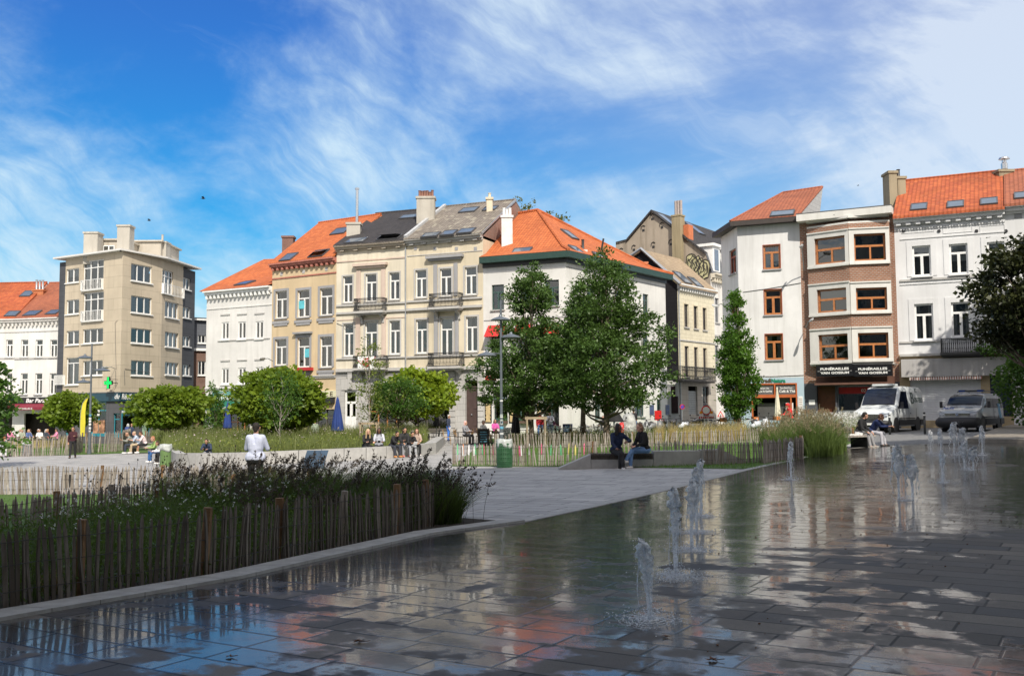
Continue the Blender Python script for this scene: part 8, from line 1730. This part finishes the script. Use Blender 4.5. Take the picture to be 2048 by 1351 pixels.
        t0 = w+d2*.03+side*-.03; t1 = t0+(d2*.6-side*.8)*.035; t2 = t1+(d2*.9-nrm*.3)*.03; capsule(B, t0, fr*1.3, t1, fr*1.15, 7); capsule(B, t1, fr*1.15, t2, fr*.9, 7); hands.append(w+d2*.09)
    fuse(B, 'body', sk, r, .0085 if near else .013, 2)
    fuse(CT, 'top', simple('cloth %.2f %.2f %.2f' % top, top, .85, .12, 7, bump=.3, bscale=9), r, V, 5); fuse(CB, 'shorts' if shorts else 'trousers', simple('cloth %.2f %.2f %.2f' % bot, bot, .85, .15, 7, bump=.3, bscale=9), r, V, 5); fuse(SH, 'shoes', simple('shoe %.2f %.2f %.2f' % shoes, shoes, .6, .05), r, .012, 2)
    if hair is not None: fuse(HR, 'hair', simple('hair %.2f %.2f %.2f' % hair, hair, .7, .3, 30, bump=.5), r, .012, 2)
    if hat: m = MB(); m.ball(H(0,-.02,.06), (.105,.115,.095), 14, 10); capsule(m, H(0,-.05,0), .085, H(0,-.07,-.05), .07); fuse(m, 'hood', simple('hood', hat, .8), r, .014)
    if near or True:
        m = MB(); m.ball(H(-.032,.082,.022), .010, 8, 6); m.ball(H(.032,.082,.022), .010, 8, 6); m.build('eyes', simple('eye dark', (.02,.015,.012), .2), r) if hair is None or headturn or face % 360 < 120 or face % 360 > 240 else None
    if hold: m = MB(); h = (hands[0]+hands[1])/2; m.box(h+F*.03, hold[0], 0, .6); m.build('held_item', simple('item %.2f %.2f %.2f' % hold[1], hold[1], .5), r)
    return r
WHT_ = (.72,.72,.72); BK = (.018,.018,.02); JEAN = (.10,.20,.42); GRY = (.22,.22,.23); DJ = (.035,.045,.065); BEI = (.45,.36,.24)
# the couple on the concrete bench
sb = P(1240,915,BY); person('person in navy sweater and black trousers with long dark hair, on the concrete bench', 1240, 0, None, 'sit', 22, (.012,.022,.06), (.022,.022,.025), 'brown', (.012,.009,.008), .15, (.75,.75,.74), True, at=Vector((sb.x,BY-.32,gz(sb.x,BY))), lean=12, arms=((22,12,38,4),(35,40,48,50)), legs=((78,86,-2),(80,62,-16)), seat=BZ-gz(sb.x,BY)-.0, headturn=38)
sb = P(1281,915,BY); person('person in black sweater and light blue jeans, legs crossed, facing left on the concrete bench', 1281, 0, None, 'sit', -62, (.013,.013,.015), (.16,.28,.50), 'pale', (.20,.11,.06), .03, (.75,.73,.70), True, at=Vector((sb.x-.14,BY-.28,gz(sb.x,BY))), lean=14, arms=((20,6,50,30),(18,6,52,30)), legs=((84,78,0),(97,62,-16)), seat=BZ-gz(sb.x,BY)+.02)
person('man seen from behind in a pale blue shirt, standing beyond the dark grasses', 510, 1000, 847, 'stand', 178, (.50,.54,.68), (.03,.032,.035), 'tan', (.02,.015,.012), 0, BK, True, belly=.035, arms=((22,16,70,20),(22,16,70,20)), legs=((2,2,6),(2,2,6)))
person('woman walking in black trousers and dark red jacket, left plaza', 145, 916, 854, 'stand', 8, (.05,.012,.018), (.02,.02,.022), 'tan', (.06,.04,.03), .05, arms=((-8,16,10,0),(25,14,85,10)), legs=((14,6,2),(-10,8,2)), sleeves=True)
# left bench
for px, lab, top, bot, skn, hr, ln_, shr, sl, f in ((256,'bald person in grey polo eating, leftmost on the short stone bench',(.22,.23,.20),DJ,'tan',None,28,False,True,-62),(267,'person in light blue shirt and beige trousers, middle of the short stone bench',(.42,.50,.62),BEI,'pale',(.45,.33,.22),20,False,False,-58),(281,'dark haired person in pink-white shirt and black shorts, right on the stone bench',(.70,.58,.58),BK,'tan',(.07,.03,.02),22,True,False,-60)):
    q = GX(px, SB.y-.2+.05*(px-256)/10); person(lab, px, 912, None, 'sit', f, top, bot, skn, hr, 0, WHT_, at=q, lean=ln_, arms=((35,8,70,20),(35,8,70,20)), shorts=shr, sleeves=sl, seat=.47)
person('person in green top and blue jeans bending on the planter end, beside the olive bin', 305, 925, 872, 'sit', -55, (.25,.36,.12), (.04,.12,.30), 'pale', (.35,.16,.08), .04, WHT_, lean=25)
person('dark haired person in white shirt looking down behind the olive bin', 319, 928, 878, 'sit', -50, WHT_, BK, 'tan', (.05,.03,.02), .02, WHT_, lean=38)
person('man in navy jacket and grey sweatpants bent over his phone, alone on the planter wall', 413, 928, 875, 'sit', 5, (.03,.045,.085), (.30,.30,.31), 'tan', (.03,.02,.015), 0, (.65,.65,.65), lean=35, arms=((38,14,55,30),(38,14,55,30)), legs=((82,84,14),(82,84,14)), hold=((.08,.02,.15),(.02,.02,.02)))
# group on the planter wall
G6 = 'young people sitting on the planter wall'
person('blond person with long hair in black jacket, leftmost of the planter wall group', 737, 917, 859, 'sit', 28, BK, (.03,.03,.032), 'pale', (.50,.36,.20), .28, WHT_, lean=18, group=G6, hold=((.10,.03,.16),(.05,.04,.03)))
person('person with long braids in pale grey hoodie and dark trousers on the planter wall', 758, 916, 858, 'sit', 8, (.48,.50,.56), (.06,.06,.07), 'brown', (.02,.015,.02), .20, WHT_, lean=16, group=G6, hold=((.12,.02,.12),(.02,.02,.02)))
person('person in black hunched forward, third from left of the planter wall group', 792, 915, 860, 'sit', 42, BK, (.04,.045,.06), 'tan', (.015,.012,.012), .0, (.65,.3,.1), lean=34, group=G6, arms=((45,8,30,10),(45,8,30,10)))
person('curly haired person in black behind the hunched one on the planter wall', 811, 914, 857, 'sit', 25, (.025,.025,.03), (.28,.29,.31), 'tan', (.02,.015,.012), .05, (.7,.2,.2), lean=15, group=G6)
person('person in black bending over white papers in the planter wall group', 824, 914, 862, 'sit', 30, BK, (.35,.36,.38), 'tan', (.02,.015,.012), .0, WHT_, lean=30, group=G6, hold=((.2,.02,.16),(.7,.7,.7)))
person('long haired person in cream top, rightmost of the planter wall group', 834, 912, 860, 'sit', 10, (.42,.32,.26), BK, 'pale', (.10,.05,.03), .2, WHT_, lean=8, group=G6, sleeves=False)
# standing and seated people near the terraces
person('man standing in navy blazer and bright blue trousers near the beige house', 897, 881, 829, 'stand', 70, (.035,.045,.08), (.05,.18,.60), 'tan', (.45,.43,.40), 0, BK, hold=((.1,.1,.2),(.7,.7,.7)))
def st(label, px, Y, face, top, bot, skin, hair, hlen=0, **k): return person(label, px, 0, None, 'stand', face, top, bot, skin, hair, hlen, at=GX(px,Y), **k)
def si(label, px, Y, face, top, bot, skin, hair, hlen=0, **k): return person(label, px, 0, None, 'sit', face, top, bot, skin, hair, hlen, at=GX(px,Y), seat=.46, **k)
st('person in red jacket and blue top standing left of the restaurant door', 1080, 60, 10, (.45,.03,.04), JEAN, 'tan', (.35,.30,.28), .08)
st('man in white shirt with bag across the chest, at the restaurant door', 1100, 60.5, 0, (.66,.67,.74), (.20,.26,.38), 'tan', (.35,.32,.30), arms=((30,14,80,30),(30,14,80,30)))
st('person in grey-green jacket standing behind the planter flowers', 630, 66, 185, (.32,.38,.30), DJ, 'pale', (.35,.20,.10))
st('man in dark jacket with bald head at the pharmacy door', 263, 78, 170, (.035,.05,.09), DJ, 'tan', None)
st('shorter grey haired person in blue at the pharmacy door', 256, 78.6, 190, (.05,.08,.25), GRY, 'pale', (.5,.5,.5), .03)
st('man in black t-shirt and jeans among the parked scooters', 1268, 61, 200, BK, JEAN, 'tan', (.03,.02,.015), sleeves=False)
si('woman in grey with pink scarf seated at the left terrace table', 939, 57.4, 60, (.30,.30,.32), BK, 'pale', (.70,.45,.42), .05)
si('man in white shirt seated at a terrace table behind the chalkboard', 974, 57.4, 50, (.66,.64,.60), BEI, 'pale', (.35,.28,.2))
si('person in pink seated at the restaurant window', 993, 63.5, 20, (.60,.10,.35), BK, 'tan', (.05,.03,.02), .08)
si('man in white shirt seated left of the big tree trunk', 1173, 60.5, 70, (.70,.70,.70), GRY, 'tan', (.25,.12,.06), lean=10)
si('child in dark clothes seated near the big tree trunk', 1204, 60.5, -20, BK, BK, 'pale', (.15,.08,.05))
person('person in bright red hooded jacket riding behind the tall grass', 1572, 0, None, 'sit', -75, (.60,.03,.03), BK, 'tan', None, at=GX(1572,50)+Vector((0,0,.35)), hat=(.60,.03,.03), lean=14, seat=.5)
si('dark haired person with glasses seated by the menu board', 1602, 55, -70, (.12,.14,.13), BK, 'tan', (.06,.03,.02)); si('second dark haired person seated by the menu board', 1609, 56, -100, BK, BK, 'tan', (.03,.02,.02))
a, d, n, L, zs = WB
p1 = a+d*(L*.80)+n*.10; p1.z = a.z; person('man in black jacket and grey trousers looking away, left on the wooden bench', 1722, 0, None, 'sit', 48, (.02,.02,.022), (.26,.26,.27), 'pale', (.02,.015,.012), at=p1, lean=22, seat=zs-a.z, legs=((80,70,4),(80,64,4)), arms=((12,8,40,5),(12,8,40,5)), shoes=(.35,.33,.30), headturn=40)
p2 = a+d*(L*1.18)+n*.10; p2.z = a.z; person('man in navy tracksuit top with white stripe, leaning forward on the wooden bench', 1745, 0, None, 'sit', 52, (.022,.035,.11), (.42,.42,.46), 'tan', (.12,.06,.04), at=p2, lean=34, seat=zs-a.z, arms=((50,8,40,18),(50,8,40,18)), legs=((84,80,4),(84,76,4)))
si('person with pink shirt stooping at the left edge near the green bush', 6, 57, 60, (.45,.46,.50), (.6,.6,.6), 'pale', (.45,.15,.08), lean=40)
BC = [(.70,.25,.40),(.68,.70,.72),(.30,.33,.25),(.35,.37,.40),(.10,.14,.30),BK,(.75,.75,.72),(.5,.1,.1),(.05,.06,.08)]
for i, px in enumerate((25,34,44,53,62,70,79,88,97,106)):
    si('%s seated guest at the bar terrace, %s from the left' % (('pink shirted','white shirted','olive dressed','grey dressed','blue dressed','black dressed','light shirted','red dressed','dark dressed')[i % 9], ords[i]), px, 79.5+(i%2)*1.2, (60,-50,20,-80)[i % 4], BC[i % 9], DJ, ('pale','tan')[i % 2], ((.05,.03,.02),(.4,.25,.12),(.5,.5,.5))[i % 3], .03*(i % 3), group='guests seated at the bar terrace')
# ================================================================ fountain jets
def watermat():
    m, t = newmat('fountain water'); tc = t.n('TexCoord').outputs['Object']; nz = t.noise(tc, 32, 5, .7)
    bp = t.n('Bump', {'Height': nz, 'Strength': .35, 'Distance': .02}); p = t.n('BsdfPrincipled', {'Base Color': (.95,.96,.97,1), 'Roughness': .5, 'Specular IOR Level': .3, 'Subsurface Weight': 0.0, 'Normal': bp.outputs[0]}); tl = t.n('BsdfTranslucent', {'Color': (.95,.96,.97,1)}); tr = t.n('BsdfTransparent', {'Color': (.93,.95,.97,1)}); g = t.n('BsdfGlossy', {'Roughness': .05, 'Normal': bp.outputs[0]})
    w = t.n('MixShader', {0: .45, 1: p.outputs[0], 2: tl.outputs[0]}); clear = t.n('MixShader', {0: t.m('ADD', .06, t.n('Fresnel', {'IOR': 1.33, 'Normal': bp.outputs[0]}).outputs[0]), 1: tr.outputs[0], 2: g.outputs[0]})
    hole = t.smooth(t.noise(tc, 46, 4, .65), .40, .47); bd = t.n('MixShader', {0: t.m('ADD', .50, t.m('MULTIPLY', t.smooth(nz, .42, .55), .45)), 1: clear.outputs[0], 2: w.outputs[0]})
    mx = t.n('MixShader', {0: t.m('MULTIPLY', hole, .97), 1: tr.outputs[0], 2: bd.outputs[0]}); t.n('OutputMaterial', {'Surface': mx.outputs[0]}); return m
WATER = watermat(); FOAM = simple('white foam and spray', (.75,.79,.84), .3, .05, emit=None)
def jet(label, px, pyb, pyt, wpx, seed, two=False, lean=0, splash=1.0):
    rs = random.Random(seed); b = G(px,pyb); b.z += .016; s = b.y/FPX; H = (pyb-pyt)*s; Wd = wpx*s/2; r = thing('water_jet', b, label, 'fountain jet', 'ground fountain jets'); m = MB()
    for kk in range(2 if two else 1):
        ox = 0 if not two else (kk-.5)*Wd*1.6; hk = H*(1 if kk == 0 else .82); n = 26; pts = []; rad = []
        for i in range(n+1):
            t = i/n; x = ox+lean*H*t*t+Wd*.16*math.sin(t*9+seed)*t; w = .017+.006*rs.random()
            if t > .42: w += Wd*(.28+.24*rs.random())*math.sin(math.pi*min(1,(t-.42)/.60))**.8
            pts.append(Vector((b.x+x, b.y+.3*Wd*math.sin(t*7+seed*2)*t, b.z+hk*t))); rad.append(max(.006,w*(1 if t < .97 else .4)))
        n0 = len(m.v); m.tube(pts, rad, 12)
        m.v[n0:] = [(x+rs.gauss(0,1)*.20*Wd*min(1,max(0,(z-b.z)/hk-.3)*2), y+rs.gauss(0,1)*.20*Wd*min(1,max(0,(z-b.z)/hk-.3)*2), z+rs.gauss(0,.010*H)*(1 if z-b.z > .1*H else 0)) for x, y, z in m.v[n0:]]
        # falling strands either side of the rising core
        for sgn in (-1,1,.5):
            st_ = []; sr = []
            for i in range(12): t = i/11; z = hk*(.93-t*.80); st_.append(Vector((b.x+ox+lean*H*.6+sgn*Wd*(.35+.45*math.sin(t*2.2))+rs.gauss(0,.06*Wd), b.y+rs.gauss(0,.2*Wd), b.z+z))); sr.append(Wd*.13*(1-t*.6)*rs.uniform(.3,1.2))
            m.tube(st_, sr, 6)
    m.build('water_column', WATER, r, smooth='all'); g = MB()
    for _ in range(int(110+50*Wd/.1)):
        t = rs.random()**.7; a = rs.uniform(0,6.28); q = rs.random()**.6*Wd*(1.35-.3*t)+.01; rr = rs.uniform(.0012,.0042)*max(1,s*60)*.8; g.ball((b.x+q*math.cos(a)+lean*H*t*.7, b.y+q*math.sin(a), b.z+H*t*1.02), (rr,rr,rr*rs.uniform(.8,1.6)), 5, 4)
    for _ in range(int(330*splash)):
        a = rs.uniform(0,6.28); q = abs(rs.gauss(0,.17)); rr = rs.uniform(.0025,.007); h = max(0,rs.gauss(.04,.05))*math.exp(-q*3); g.ball((b.x+q*math.cos(a), b.y+q*math.sin(a), b.z+h), (rr,rr,rr), 5, 4)
    g.build('droplets', FOAM, r, smooth='all')['kind'] = 'stuff'
    f = MB(); n = 40
    for rad_, h in ((.05,.016),(.10,.006)) if b.y > 16 else ((.05,.022),(.10,.009),(.15,.006),(.205,.003),(.25,.002)):
        ring = []
        for k in range(n+1): a = 2*math.pi*k/n; rr = rad_*(1+.12*math.sin(a*3+seed)+.07*math.sin(a*7+seed*2)+.05*rs.random()); ring.append((b.x+rr*math.cos(a), b.y+rr*math.sin(a), b.z+.002))
        f.tube(ring, h*.8, 5, caps=False, flat=.6)
    f.build('splash_rings', WATER, r, smooth='all')
jets = [(1300,1245,1088,36,1,False,-.10,'nearest fountain jet, lowest in the photo, thin and bent'),(1352,1157,982,30,2,False,0,'second nearest jet with a wide foaming splash at its foot'),(1384,1102,968,28,3,False,.03,'third nearest jet, just behind the foaming one'),(1394,1066,940,26,4,False,0,'fourth jet from the viewer, overlapped by nearer ones'),(1402,1034,922,22,5,False,0,'farthest jet of the near cluster, slim with a frayed top'),(1582,960,884,15,6,False,0,'lone thin jet before the dark paling fence piece'),(1812,1002,893,34,7,True,0,'wide faint double jet in the right middle of the wet area'),(1886,966,902,16,8,False,0,'soft grey jet right of the wide double jet'),(1862,908,861,12,9,False,0,'leftmost of the far jets in front of the vans'),(1882,912,858,11,10,False,0,'second of the far jets in front of the vans'),(1917,910,845,22,11,True,0,'tallest bushy far jet below the police van'),(1938,941,884,22,12,True,0,'hazy pair of jets below the police van'),(1965,911,852,14,13,False,0,'rightmost far jet before the raised pavement')]
for px, pb, pt, w, sd, two, ln_, lab in jets: jet(lab, px, pb, pt, w, sd, two, ln_, 2.2 if sd == 2 else 1.0)
# ================================================================ small litter
def dead_leaf(px, py, s, label, seed):
    rs = random.Random(seed); b = G(px,py); b.z += .02; m = MB(); n = 11; rim = []
    for k in range(n): a = 2*math.pi*k/n; q = s*(1 if k % 2 else .55)*rs.uniform(.8,1.1); rim.append((b.x+q*math.cos(a), b.y+q*math.sin(a), b.z+rs.uniform(0,s*.35)))
    m.v = [tuple(b+Vector((0,0,.004)))]+rim; m.f = [(0,1+k,1+(k+1)%n) for k in range(n)]; m.tube([b, b+Vector((s*1.5,-s*.3,.01))], .003, 4); o = m.build('dead_leaf', simple('dry brown leaf', (.10,.045,.02), .8, .3, 20), None); tag(o, label, 'leaf', 'dry leaves on the paving')
for i, (px, py, s, lab) in enumerate(((718,1288,.055,'curled dry leaf on the wet slabs at bottom centre'),(1425,1325,.05,'dry leaf on the wet slabs at the bottom, right of centre'),(1330,1278,.035,'dry leaf close to the foot of the nearest jet'),(460,1318,.035,'small dry leaf on the wet slabs at bottom left'))): dead_leaf(px, py, s, lab, i)
lt = polypts([g2(1080,1200),g2(1500,1000),g2(1700,930),g2(2040,960),g2(2040,1280),g2(1500,1340)], 230); mb = MB()
for x, y, z in lt: s = random.choice([.004,.005,.007,.007,.012]); mb.ball((x,y,z+.018+s*.3), (s,s*random.uniform(.6,1.2),s*.5), 5, 4)
tag(mb.build('litter_specks', simple('dry brown leaf', (.10,.045,.02))), 'small dark seeds and leaf crumbs strewn over the wet paving', None, None, 'stuff')
# birds
for px, py, s, lab in ((406,397,.32,'dark bird flying above the tan block'),(298,441,.26,'small bird flying low near the tan block chimneys'),(1716,371,.16,'tiny bird in the sky left of the tan chimneys'),(1668,430,.12,'tiny bird beside the brick house roof')):
    c = P(px,py,60); r = thing('bird', c, lab, 'bird'); m = MB(); m.tube([c+Vector((-.5*s,0,.05*s)), c, c+Vector((.45*s,0,-.02*s))], [.02*s,.13*s,.03*s], 6)
    for sg in (-1,1): m.add([c+Vector((-.1*s,0,.03)), c+Vector((.22*s,0,.03)), c+Vector((.25*s,sg*.5*s,.35*s)), c+Vector((-.05*s,sg*.9*s,.2*s))], [(0,1,2,3)])
    m.build('body', simple('dark feathers', (.04,.04,.045), .8), r)
# ================================================================ sky is the world; nothing else
